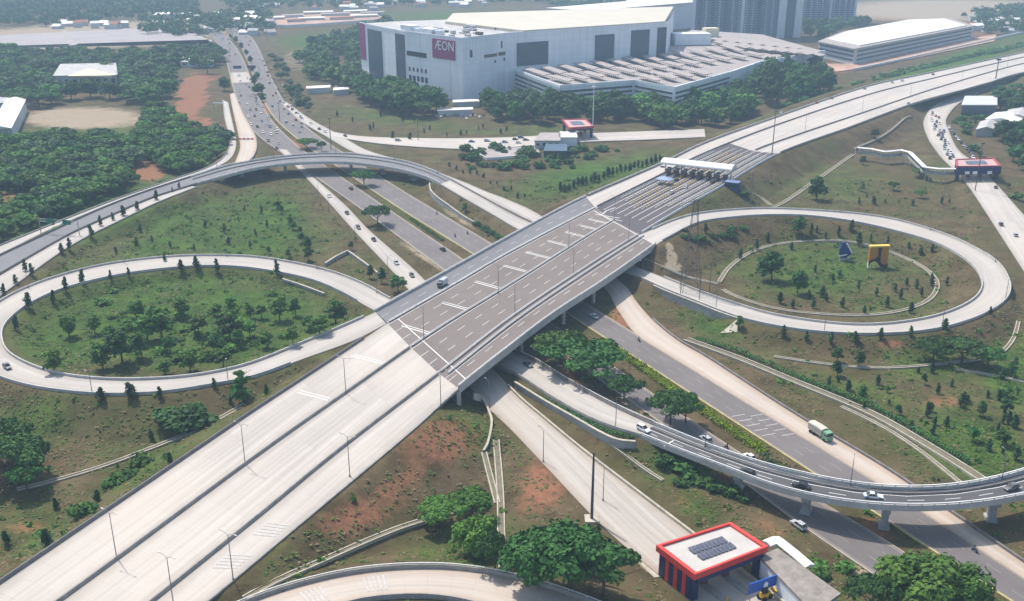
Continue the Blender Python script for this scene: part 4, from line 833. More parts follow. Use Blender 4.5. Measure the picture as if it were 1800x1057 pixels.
# parking forecourt in front of the far toll office
mb = MB(); pts = ring(((826, 262), (945, 258), (950, 272), (880, 277), (856, 280)), .45); mb.prism(ccw(pts), -.2, .45); tag(mb.build('forecourt', M['roofdust']), kind='structure')
barrier(np.array([P(822, 262, .4), P(840, 272, .4), P(856, 281, .4), P(884, 279, .4), P(940, 275, .4)]), 'white walled edge of the brown parking forecourt', [(-.3, -.3), (-.3, 1.4), (.3, 1.4), (.3, -.3)], 'rail', group=None)
barrier(line([(1500, 124), (1560, 112), (1640, 94), (1720, 76), (1800, 58), (1900, 40)], .3, 10), 'long white wall crossing the green strip above the motorway', [(-.6, -.3), (-.6, 2.2), (.6, 2.2), (.6, -.3)], 'rail', 10, None)
def sheet(px, mat, name, z=.35): W_ = ring(px, z); mb_ = MB(); mb_.prism(ccw(W_), -.5, z); tag(mb_.build(name, M[mat]), kind='structure')
def strip_sheet(u0, u1, n, va, vb, mat, name):
    xs_ = np.linspace(u0, u1, n); sheet([(u, va(u)) for u in xs_] + [(u, vb(u)) for u in xs_[::-1]], mat, name, 1.6)
strip_sheet(-120, 372, 12, lambda u: 82 - .022 * u - (u > 330) * (u - 330) * .1, lambda u: 62 - .05 * u if u < 330 else 45.5 + (u - 330) * .7, 'lot', 'paved_lot')
sheet([(108, 54), (116, 53.5), (136, 79), (122, 80)], 'roofdust', 'lot_path', 1.7); sheet([(236, 49), (242, 48.5), (262, 66), (254, 67)], 'roofdust', 'lot_path', 1.7)
M['siteearth'] = plain('orange_site_earth', (.42, .27, .20), .9, var=.4, scale=.03); sheet([(446, 31), (492, 46), (560, 43), (690, 33), (640, 22), (540, 23)], 'siteearth', 'construction_ground', 2.0)
sheet([(1452, 112), (1500, 112), (1560, 100), (1716, 66), (1752, 60), (1748, 72), (1640, 95), (1540, 116), (1470, 126)], 'siteearth', 'construction_ground', .8)
barrier(np.array([P(440, 32, 2), P(492, 48, 2), P(560, 45, 2), P(692, 35, 2)]), 'long white hoarding in front of the distant construction ground', [(-.5, -.5), (-.5, 3), (.5, 3), (.5, -.5)], 'rail', 20, None)
for k, (u, v, w_, mt) in enumerate(((480, 38, 40, 'roofwhite'), (515, 34, 36, 'roofdust'), (548, 39, 44, 'roofwhite'), (590, 31, 50, 'roofdust'), (600, 38, 40, 'tile'), (640, 34, 46, 'roofwhite'), (560, 28, 50, 'roofwhite'), (655, 29, 40, 'roofdust'), (520, 42, 30, 'tile'), (625, 26, 40, 'roofwhite'))):
    house(((u - w_ / 2, v), (u + w_ / 2, v - 1.5), (u + w_ / 2, v - 3.5), (u - w_ / 2, v - 2)), 5, 'long low site shed on the distant orange construction ground', 'wallpale', mt, 'site_shed', 'shed', 'sheds on the construction ground')
# distant houses and site sheds
rs = random.Random(5); nh = 0
for (u0, u1, v0, v1, n_) in ((250, 480, 30, 62, 46), (455, 690, 12, 22, 14), (1700, 1800, 36, 62, 16), (90, 260, 44, 52, 12), (1120, 1215, 4, 16, 6), (640, 900, 6, 14, 12)):
    for k in range(n_):
        u = rs.uniform(u0, u1); v = rs.uniform(v0, v1)
        if 350 < u < 460 and abs(u - (352 + (v - 30) * 1.6)) < 26: continue
        a = P(u, v); w_, d_, h_ = rs.uniform(9, 20), rs.uniform(7, 13), rs.uniform(4, 8); e = tag(empty('distant_house', (a[0], a[1], gz(a[0], a[1])), rs.uniform(-.5, .5)), 'small pale roofed house far off in the haze', 'house', 'distant houses in the haze')
        mb = MB(); mb.box((0, 0, h_ / 2), (w_, d_, h_)); mb.build('wall', M['wallpale'], e); r_ = MB(); p = [(-w_ * .55, -d_ * .6, h_), (w_ * .55, -d_ * .6, h_), (w_ * .55, d_ * .6, h_), (-w_ * .55, d_ * .6, h_)]; t0, t1 = (-w_ * .5, 0, h_ + 3), (w_ * .5, 0, h_ + 3)
        for f in ([p[0], p[1], t1, t0], [p[2], p[3], t0, t1], [p[1], p[2], t1], [p[3], p[0], t0]): r_.poly(f)
        r_.build('roof', M[rs.choice(['tile', 'roofwhite', 'roofgrey', 'roofdust', 'roofwhite'])], e)
# ------------------------------------------------------------------ toll gates
def gate(corners, zr, base, label, solar=True, rmat='gateroof', fmat='red'):
    """toll gate: slab roof with red fascia on navy columns. corners: front-left, front-right, back-right, back-left in the photo at roof height"""
    p = [P(*q, zr) for q in corners]; c = np.mean(p, 0); c = np.array((c[0], c[1], base)); e = tag(empty('toll_gate', c), label, 'toll gate')
    Q = [np.array(q) - c for q in p]; h = zr - base; ins = lambda k, z: [np.array((q[0] * k, q[1] * k, z)) for q in Q]
    mb = MB(); mb.prism(ccw(ins(.93, 0)), h - .5, h); mb.build('roof', M[rmat], e)
    mb = MB(); A = ins(1.0, h); B_ = ins(.91, h); n_ = 4
    for i in range(4):
        j = (i + 1) % 4; a0, a1, b0_, b1_ = A[i], A[j], B_[i], B_[j]; lo_ = np.array((0, 0, -1.0)); hi_ = np.array((0, 0, .55))
        mb.poly([a0 + lo_, a1 + lo_, a1 + hi_, a0 + hi_]); mb.poly([b1_ + lo_, b0_ + lo_, b0_ + hi_, b1_ + hi_]); mb.poly([a0 + hi_, a1 + hi_, b1_ + hi_, b0_ + hi_]); mb.poly([a1 + lo_, a0 + lo_, b0_ + lo_, b1_ + lo_])
    o = mb.build('red_fascia', M[fmat], e)
    b = bmesh.new(); b.from_mesh(o.data); bmesh.ops.remove_doubles(b, verts=b.verts, dist=.01); bmesh.ops.recalc_face_normals(b, faces=b.faces); b.to_mesh(o.data); b.free()
    fl, fr, br, bl = Q; ax = (fr - fl)[:2]; ay = (bl - fl)[:2]; ang = math.atan2(ax[1], ax[0]); Lx, Ly = np.linalg.norm(ax), np.linalg.norm(ay)
    def at(s, t): q = fl * (1 - s) * (1 - t) + fr * s * (1 - t) + br * s * t + bl * (1 - s) * t; return q
    for s in (.06, .94):
        for t in (.12, .88): q = at(s, t); mb = MB(); mb.box((q[0], q[1], (h - .5) / 2), (1.6, 1.6, h - .5), ang); mb.build('column', M['navy'], e)
    for k, s in enumerate((.33, .62)):
        q = at(s, .45); mb = MB(); mb.box((q[0], q[1], .15), (1.8, Ly * 1.4, .3), math.atan2(ay[1], ay[0]) - math.pi / 2); mb.build('island', M['barrier'], e)
        mb = MB(); mb.box((q[0], q[1], 1.6), (1.7, 3.2, 2.6), math.atan2(ay[1], ay[0]) - math.pi / 2); bo = mb.build('booth', M['brick'], e)
        mb = MB(); mb.box((q[0], q[1], 2.0), (1.78, 2.4, .9), math.atan2(ay[1], ay[0]) - math.pi / 2); mb.build('booth_window', M['glassdark'], bo)
        for t in (-.25, 1.15): w_ = at(s, t); mb = MB(); mb.tube([(w_[0], w_[1], 0), (w_[0], w_[1], 1.3)], .22, 8); mb.build('bollard', M['yellowm'], e)
    q = at(.5, .02); mb = MB(); mb.box((q[0], q[1], h - 1.6), (Lx * .9, .5, 1.0), ang); mb.build('lane_sign_beam', M['navy'], e)
    if solar:
        for t in (.38, .60):
            q = at(.5, t); mb = MB()
            for k in range(9): w_ = at(.28 + k * .052, t); mb.box((w_[0], w_[1], h + .35), (Lx * .046, Ly * .17, .1), ang, rx=.08)
            mb.build('solar_panels', M['solar'], e)
    return e, c, Q, h, ang, Lx, Ly, at
ng, c, Q, h, ang, Lx, Ly, at = gate(((1221, 1014), (1350, 964), (1284, 921), (1153, 962)), 7.0, 0.0, 'toll gate with white solar roof, red fascia and navy legs at the bottom')
# red and navy striped end wall of the near gate
for k in range(7):
    q = at(.03, .18 + k * .11); mb = MB(); mb.box((q[0], q[1], h * .42), (.4, Ly * .1, h * .84), ang); mb.build('end_wall_panel', M['red' if k % 2 else 'navy'], ng)
gate(((1000, 226), (1044, 223), (1029, 210), (988, 211)), 8.5, 0.0, 'small toll gate with faded red roof on the far service road', True, 'pinkroof', 'darkred')
rg, c, Q, h, ang, Lx, Ly, at = gate(((1681, 294), (1760, 293), (1747, 279), (1679, 281)), 10, 2.0, 'dark navy toll gate with pinkish roof on the ramp at the right', True, 'pinkroof', 'darkred')
q = at(.5, 0); mb = MB(); mb.box((q[0], q[1] - .4, h - 2.2), (Lx, .6, 4), ang); mb.build('front_facade', M['navy'], rg)
for s in (.25, .42, .75): q = at(s, 0); mb = MB(); mb.box((q[0], q[1] - .8, h - 3.2), (Lx * .1, .3, 1.6), ang); mb.build('white_sign_plate', M['letter'], rg)
# office, shelter and sign behind the near toll gate
oc = [P(*q, 4.5) for q in ((1337, 983), (1368, 970), (1474, 1046), (1428, 1078))]; oc = [PX(p[0], p[1], 0.0) for p in oc]
house(oc, 4.4, 'flat grey roofed office block with dark windows behind the near toll gate', 'wallwhite', 'officeroof', wins=6)
lp = P(1344, 1052, 0); e = tag(empty('wheel_loader', lp, .6), 'small yellow wheel loader parked at the bottom beside the blue board', 'loader'); mb = MB(); mb.box((0, 0, 1.2), (2.6, 1.5, 1.0), taper=.85); mb.build('body', M['yellowm'], e); mb = MB(); mb.box((-.2, 0, 2.2), (1.2, 1.2, 1.1), taper=.9); mb.build('cab', M['glassdark'], e); mb = MB(); mb.tube([(1.0, 0, 1.3), (2.0, 0, 2.2), (2.9, 0, 1.0)], .16, 6); mb.box((3.1, 0, .7), (.7, 2.0, .8)); mb.build('bucket_arm', M['yellowm'], e)
for x in (-.9, .9):
    for y in (-.8, .8): mb = MB(); mb.tube([(x, y - .2, .6), (x, y + .2, .6)], .6, 12); mb.build('wheel', M['black'], e)
def shelter(pts, z, w_, label, posts=True):
    g_ = [P(*q, z) for q in pts]; c = np.array((g_[0][0], g_[0][1], z - 4)); e = tag(empty('covered_walkway', c), label, 'walkway'); g2 = np.array(g_) - c
    mb = MB(); d = []
    for i in range(len(g2) - 1): d += list(np.linspace(g2[i], g2[i + 1], 8, endpoint=False))
    d.append(g2[-1]); d = np.array(d); mb.sweep(d, [(-w_ / 2, -.15), (-w_ / 2, .1), (0, .55), (w_ / 2, .1), (w_ / 2, -.15)]); mb.build('roof', M['rail'], e)
    for q in d[::5]:
        for s in (-.4, .4): z0 = gz(q[0] + c[0], q[1] + c[1]) - c[2] - .2; mb = MB(); mb.tube([(q[0] + s * w_, q[1], z0), (q[0] + s * w_, q[1], q[2])], .12, 6); mb.build('post', M['rail'], e)
    return e, d
shelter([(1347, 956), (1366, 948), (1396, 972), (1424, 996)], 5.0, 2.6, 'short L shaped white roofed walkway behind the near toll gate')
se, sd_ = shelter([(1508, 260), (1532, 262), (1556, 267), (1584, 264), (1600, 268), (1612, 280), (1626, 294), (1650, 297), (1680, 297)], 7.5, 2.8, 'long white roofed footbridge zigzagging to the navy toll gate')
mb = MB(); mb.sweep(sd_ - (0, 0, 3.0), [(-1.3, -.4), (-1.3, 1.1), (-1.15, 1.1), (-1.15, 0), (1.15, 0), (1.15, 1.1), (1.3, 1.1), (1.3, -.4)]); mb.build('deck', M['wallgrey'], se)
bb = P(1338, 1052, 0); e = tag(empty('direction_board', bb, .45), 'bright blue direction board with white emblem behind the near toll gate', 'sign')
mb = MB(); mb.box((0, 0, 3.6), (7.5, .25, 2.6)); bo = mb.build('board', M['blue'], e)
for x in (-3, 3): mb = MB(); mb.tube([(x, .2, 0), (x, .2, 4.6)], .14, 8); mb.build('post', M['steel'], e)
mb = MB(); mb.tube([(.5, -.18, 3.1), (.5, -.2, 3.1)], .1, 6)
mb.poly([(.1, -.2, 2.8), (1.2, -.2, 2.8), (1.4, -.2, 3.6), (.7, -.2, 4.3), (.2, -.2, 3.6)]); mb.build('emblem', M['letter'], bo)
M['officeblue'] = plain('deep_blue_wall', (.02, .035, .15), .5); M['officeblue2'] = plain('slate_blue_roof', (.16, .20, .34), .6)
# ------------------------------------------------------------------ motorway toll plaza
PA, PB = usl(b0, DE['b0'], PE['b0']), usl(b2, DE['b2'], PE['b2'])
nP = 160; PA = resample(PA, nP); PB = resample(PB, nP); A0, B0 = P(1166, 306, ZM), P(1284, 320, ZM)
sA = float(np.argmin(np.hypot(PA[:, 0] - A0[0], PA[:, 1] - A0[1]))) / (nP - 1); sB = float(np.argmin(np.hypot(PB[:, 0] - B0[0], PB[:, 1] - B0[1]))) / (nP - 1)
def pl(s, t):
    """s along the plaza measured in metres from the booth line, t across"""
    a = on(PA, PA, min(max(sA + s / length(PA), 0), 1), 0, 0); b = on(PB, PB, min(max(sB + s / length(PB), 0), 1), 0, 0); return np.array(a) * (1 - t) + np.array(b) * t
for k in range(8):
    t = .075 + k * .122; c = pl(0, t); e = tag(empty('toll_island', c), ('toll lane island with booth under the white canopy, number %s from the left' % ['one', 'two', 'three', 'four', 'five', 'six', 'seven', 'eight'][k]) if False else 'narrow toll lane island with brown booth and striped kerb under the white canopy', 'toll island', 'toll lane islands of the plaza')
    f0, f1 = -78 + abs(k - 3.5) * 5, 70; cl = np.array([pl(s, t) for s in np.linspace(f0, f1, 44)]) - c
    mb = MB(); mb.sweep(cl, [(-.3, 0), (-.3, .3), (.3, .3), (.3, 0)]); mb.build('kerb', M['drain'], e)
    for i in range(1, 44): q = cl[i]; mb = MB(); mb.box((0, 0, .8), (.42, .42, .9)); o = mb.build('delineator', M['yellowm' if k in (2, 3, 4) else 'rail'], e); o.location = (q[0], q[1], q[2])
    d = cl[24] - cl[20]; an = math.atan2(d[1], d[0]); mb = MB(); mb.box((0, 0, 1.6), (3.6, 1.9, 2.8), an); bo = mb.build('booth', M['brick'], e)
    mb = MB(); mb.box((0, 0, 2.1), (2.8, 1.98, .9), an); mb.build('booth_window', M['glassdark'], bo)
    mb = MB(); mb.box((0, 0, 3.1), (4.4, 2.5, .22), an); mb.build('booth_roof', M['darksteel'], bo)
MK = MB()
for k in range(9):
    t = .014 + k * .122
    for q0_ in np.arange(-98, 88, 6.0): a_, b_ = pl(q0_, t), pl(q0_ + 6, t); n_ = (b_ - a_)[:2]; n_ = np.array((-n_[1], n_[0])) / max(np.linalg.norm(n_), 1e-6) * .14; MK.poly([(a_[0] - n_[0], a_[1] - n_[1], ZM + .05), (b_[0] - n_[0], b_[1] - n_[1], ZM + .05), (b_[0] + n_[0], b_[1] + n_[1], ZM + .05), (a_[0] + n_[0], a_[1] + n_[1], ZM + .05)])
tag(MK.build('road_markings', M['white']), kind='structure')
ca, cb = pl(2, .0), pl(2, 1.0); c = (ca + cb) / 2; e = tag(empty('toll_canopy', c), 'long white barrel shaped canopy across the motorway toll plaza', 'canopy'); d = (cb - ca); L_ = np.linalg.norm(d[:2]); an = math.atan2(d[1], d[0])
ux = np.array((math.cos(an), math.sin(an), 0)); uy = np.array((-math.sin(an), math.cos(an), 0)); mb = MB(); prof = [(5.2 * math.cos(a), 2.1 * math.sin(a)) for a in np.linspace(0, math.pi, 11)]; prof = prof + [(-4.6, -.5), (4.6, -.5)]
mb.sweep(np.array([ux * s + (0, 0, 6.6) for s in np.linspace(-L_ / 2 - 1, L_ / 2 + 1, 24)]), [(x, z) for x, z in prof][::-1]); mb.build('roof', M['rail'], e)
for k in range(5):
    q = ux * (L_ * (k / 4 - .5) * .98); mb = MB(); mb.tube([q, q + (0, 0, 6.2)], .45, 10); mb.build('column', M['rail'], e)
for k in range(8): q = pl(0, .136 + k * .122 if k < 7 else .03) - c - uy * 5; mb = MB(); mb.box((q[0], q[1], 5.2), (2.4, .3, .9), an); mb.build('lane_signal', M['darksteel'], e)
q = P(1287, 330, 8.0); e = tag(empty('plaza_office', (q[0], q[1], 4), an), 'small deep blue toll office at the right end of the white canopy', 'building'); mb = MB(); mb.box((0, 0, 3.0), (7, 5, 8)); mb.build('wall', M['officeblue'], e); mb = MB(); mb.box((0, 0, 7.2), (7.6, 5.6, .4)); mb.build('roof', M['officeblue2'], e); mb = MB(); mb.box((0, -2.55, 5.4), (5, .2, 1.2)); mb.build('window', M['glassdark'], e)
q = pl(-22, .26); e = tag(empty('blue_tent', q, an), 'pale blue tent standing among the left toll lanes', 'tent'); mb = MB(); mb.prism([(-4, -3), (4, -3), (4, 3), (-4, 3)], 2.6, 2.9); mb.poly([(-4, -3, 2.9), (4, -3, 2.9), (0, 0, 4.4)]); mb.poly([(4, -3, 2.9), (4, 3, 2.9), (0, 0, 4.4)]); mb.poly([(4, 3, 2.9), (-4, 3, 2.9), (0, 0, 4.4)]); mb.poly([(-4, 3, 2.9), (-4, -3, 2.9), (0, 0, 4.4)])
M['tent'] = plain('pale_blue_tarpaulin', (.26, .34, .50), .6); mb.build('roof', M['tent'], e)
for x in (-3.7, 3.7):
    for y in (-2.7, 2.7): mb = MB(); mb.tube([(x, y, 0), (x, y, 2.7)], .1, 6); mb.build('pole', M['steel'], e)
# ------------------------------------------------------------------ vegetation
def leafmat(name, a, b, hue=.5):
    m, nt = newmat(name); N = NT(nt); at = N.n('ShaderNodeAttribute', attribute_name='leaf').outputs['Fac']; oi = N.n('ShaderNodeObjectInfo').outputs['Random']
    f = N.math('ADD', N.math('MULTIPLY', at, .55), N.math('MULTIPLY', oi, .45)); c = N.mix(f, a, b); v_ = N.n('ShaderNodeHueSaturation'); v_.inputs['Saturation'].default_value = 1.06; N.l(N.ramp2(oi, .485, .525), v_.inputs['Hue']); N.l(N.ramp2(N.math('FRACT', N.math('MULTIPLY', oi, 7.31)), 1.0, 1.9), v_.inputs['Value']); N.l(c, v_.inputs['Color']); pb = N.out(v_.outputs[0], .75, 0, .2); tl = N.n('ShaderNodeBsdfTranslucent'); N.l(v_.outputs[0], tl.inputs[0]); ms = N.n('ShaderNodeMixShader'); ms.inputs[0].default_value = .14; N.l(pb.outputs[0], ms.inputs[1]); N.l(tl.outputs[0], ms.inputs[2]); N.l(ms.outputs[0], [n_ for n_ in nt.nodes if n_.type == 'OUTPUT_MATERIAL'][0].inputs[0]); return m
M['leafdark'] = leafmat('deep_green_foliage', (.016, .046, .014), (.056, .118, .030))
M['leafmid'] = leafmat('mid_green_foliage', (.030, .078, .016), (.095, .170, .038))
M['leafbright'] = leafmat('bright_green_foliage', (.032, .074, .014), (.088, .155, .032))
M['leafgrey'] = leafmat('grey_green_foliage', (.034, .070, .034), (.085, .130, .058))
M['leafyoung'] = leafmat('young_tree_foliage', (.014, .034, .016), (.042, .080, .028))
M['leaflime'] = leafmat('lime_hedge_foliage', (.085, .135, .008), (.19, .25, .016))
M['bark'] = plain('grey_brown_bark', (.11, .085, .06), .95, var=.3, scale=3)
def quads(cen, nrm, size, rg):
    n = len(cen); nrm = nrm / np.maximum(np.linalg.norm(nrm, axis=1, keepdims=True), 1e-6); r = rg.normal(size=(n, 3)); t = np.cross(nrm, r); t /= np.maximum(np.linalg.norm(t, axis=1, keepdims=True), 1e-6); b = np.cross(nrm, t)
    s = (size * rg.uniform(.6, 1.35, (n, 1))) / 2; k = rg.uniform(.55, 1, (n, 1))
    return np.stack([cen - t * s - b * s * k, cen + t * s - b * s * k * .6, cen + t * s * .8 + b * s * k, cen - t * s * .7 + b * s * k], 1)
def leafmesh(name, Q, mat, rg, leaf=None):
    n = len(Q); me = bpy.data.meshes.new(name); me.vertices.add(n * 4); me.vertices.foreach_set('co', Q.reshape(-1).astype(np.float32)); me.loops.add(n * 4); me.loops.foreach_set('vertex_index', np.arange(n * 4, dtype=np.int32))
    me.polygons.add(n); me.polygons.foreach_set('loop_start', np.arange(0, n * 4, 4, dtype=np.int32)); me.update(calc_edges=True)
    at = me.attributes.new('leaf', 'FLOAT', 'FACE'); at.data.foreach_set('value', (rg.random(n) if leaf is None else leaf).astype(np.float32)); me.materials.append(mat); return me
def crown(kind, Hh, R, nq, qs, seed):
    """leaf faces of a crown for a tree of height Hh and crown radius R"""
    rg = np.random.default_rng(seed); C = []; Nn = []; Lf = []
    if kind == 'umbrella': K = 26; z0, z1 = .52, .98
    elif kind == 'round': K = 22; z0, z1 = .22, .98
    elif kind == 'column': K = 12; z0, z1 = .14, .99
    elif kind == 'layer': K = 24; z0, z1 = .15, 1.0
    else: K = 14; z0, z1 = .02, .95         # bush
    for i in range(K):
        a = rg.uniform(0, 2 * math.pi)
        if kind == 'umbrella': rr = R * math.sqrt(rg.random()) * .82; z = Hh * (z1 - .13 - .26 * (rr / R) ** 2 - rg.random() * .10); br, bz = R * rg.uniform(.2, .36), Hh * rg.uniform(.07, .13)
        elif kind == 'round': t = rg.random(); zz = z0 + (z1 - z0) * (.12 + .76 * t); rr = R * .74 * math.sqrt(max(0, 1 - ((t - .42) / .66) ** 2)) * math.sqrt(rg.random()); z = Hh * zz; br = R * rg.uniform(.26, .45); bz = br * .75
        elif kind == 'column': t = (i + .5) / K; rr = R * .3 * rg.random(); z = Hh * (z0 + (z1 - z0 - .08) * t); br = R * (.85 if t < .6 else .85 * (1.2 - t) * 1.4) * rg.uniform(.6, 1.1); bz = Hh * .09
        elif kind == 'layer': t = (i // 6 + .5) / 4; rr = R * (1.05 - .85 * t) * rg.uniform(.2, .85); z = Hh * (z0 + (z1 - z0) * t * .97 + rg.uniform(-.02, .02)); br = R * (1.05 - .8 * t) * .42; bz = Hh * .05
        else: rr = R * .7 * math.sqrt(rg.random()); z = Hh * rg.uniform(.2, .72) * (1.1 - .45 * rr / R); br = R * rg.uniform(.28, .5); bz = Hh * rg.uniform(.2, .3)
        c = np.array((rr * math.cos(a), rr * math.sin(a), z)); n = max(6, int(nq / K * rg.uniform(.6, 1.4))); d = rg.normal(size=(n, 3)); d /= np.linalg.norm(d, axis=1, keepdims=True); d[:, 2] = np.where((d[:, 2] < -.25) & (rg.random(n) < .75), -d[:, 2], d[:, 2])
        p = c + d * np.array((br, br, bz)) * rg.uniform(.55, 1.05, (n, 1)); C.append(p); Nn.append(d + rg.normal(size=(n, 3)) * .45 + (0, 0, .35)); Lf.append(np.clip(rg.normal(rg.uniform(.25, .7), .2, n), 0, 1))
    C = np.concatenate(C); C[:, 2] = np.maximum(C[:, 2], .15); return quads(C, np.concatenate(Nn), qs, rg), np.concatenate(Lf), rg
def trunk_mesh(kind, Hh, R, seed):
    rg = random.Random(seed); mb = MB(); r = max(.09, Hh * .022) * (1.5 if kind == 'umbrella' else 1); zt = Hh * {'umbrella': .5, 'round': .55, 'column': .8, 'layer': .9}.get(kind, .4)
    lx, ly = rg.uniform(-.04, .04) * Hh, rg.uniform(-.04, .04) * Hh; mb.tube([(0, 0, -.4), (lx * .3, ly * .3, zt * .5), (lx, ly, zt)], [r * 1.3, r, r * .55], 7)
    if kind in ('umbrella', 'round', 'layer'):
        for k in range(6):
            a = k * 1.05 + rg.uniform(0, .5); z0 = zt * rg.uniform(.5, .95); q = rg.uniform(.5, .75) * R; mb.tube([(lx * z0 / zt, ly * z0 / zt, z0), (q * .5 * math.cos(a), q * .5 * math.sin(a), z0 + Hh * .12), (q * math.cos(a), q * math.sin(a), z0 + Hh * .2)], [r * .5, r * .35, r * .15], 5)
    return mb.mesh('trunk', M['bark'], True)
PROTO = {}
def proto(key, kind, Hh, R, nq, qs, mat, seeds):
    L_ = []
    for s in seeds:
        Q, lf, rg = crown(kind, Hh, R, nq, qs, s); L_.append((trunk_mesh(kind, Hh, R, s), leafmesh('crown', Q, M[mat], rg, lf)))
    PROTO[key] = (Hh, R, L_)
proto('rain', 'umbrella', 11, 10, 3600, .85, 'leafdark', (1, 2, 3)); proto('rainmid', 'umbrella', 10, 9, 3200, .85, 'leafmid', (4, 5)); proto('rainbright', 'round', 11, 8, 4200, .8, 'leafbright', (6, 7))
proto('wood', 'round', 11, 6.2, 900, 1.25, 'leafmid', (11, 12, 13)); proto('woodgrey', 'round', 10, 6, 800, 1.3, 'leafgrey', (14, 15)); proto('wooddark', 'umbrella', 12, 7.5, 900, 1.3, 'leafdark', (16, 17)); proto('woodbright', 'umbrella', 10, 6.5, 900, 1.25, 'leafmid', (18,))
proto('bushtall', 'bush', 6, 5.5, 700, 1.1, 'leafbright', (66, 67)); proto('rainbrightfar', 'round', 10, 6, 800, 1.2, 'leafbright', (68,)); proto('dark', 'round', 12, 6, 1000, 1.2, 'leafdark', (21, 22, 23)); proto('young', 'column', 5, 1.1, 260, .5, 'leafyoung', (31, 32, 33)); proto('lawn', 'round', 7, 2.9, 900, .55, 'leafmid', (41, 42, 43)); proto('lawndark', 'round', 7.5, 2.8, 900, .55, 'leafdark', (44, 45))
proto('layer', 'layer', 10, 4.2, 1600, .6, 'leafdark', (51, 52)); proto('bush', 'bush', 2.2, 1.8, 260, .5, 'leafdark', (61, 62)); proto('bushmid', 'bush', 2.2, 1.9, 260, .5, 'leafmid', (63, 64)); proto('bushbright', 'bush', 2.4, 2.0, 300, .5, 'leafbright', (65,))
tr = random.Random(3)
NAMES = {'wood': 'forest_tree', 'woodgrey': 'grey_green_tree', 'wooddark': 'umbrella_tree', 'woodbright': 'forest_tree', 'bushtall': 'thicket_tree', 'rainbrightfar': 'forest_tree', 'lawn': 'lawn_tree', 'lawndark': 'lawn_tree', 'dark': 'shade_tree', 'rain': 'rain_tree', 'rainmid': 'rain_tree', 'rainbright': 'leafy_tree', 'young': 'young_tree', 'layer': 'layered_tree', 'bush': 'shrub', 'bushmid': 'shrub', 'bushbright': 'shrub'}
def plant(key, p, h, label, group=None, wide=1.0):
    Hh, R, L_ = PROTO[key]; tm, cm = tr.choice(L_); e = empty(NAMES.get(key, 'broadleaf_tree'), (p[0], p[1], p[2] - .05), tr.uniform(0, 6.28)); k = h / Hh; e.scale = (k * wide * tr.uniform(.92, 1.08), k * wide * tr.uniform(.92, 1.08), k)
    if key == 'young': e.rotation_euler = (tr.uniform(-.09, .09), tr.uniform(-.09, .09), e.rotation_euler[2])
    shrub = key.startswith('bush') and key != 'bushtall'
    if shrub: link(bpy.data.objects.new('foliage', cm), e)
    else: link(bpy.data.objects.new('trunk', tm), e); link(bpy.data.objects.new('crown', cm), e)
    return tag(e, label, 'shrub' if shrub else 'tree', group)
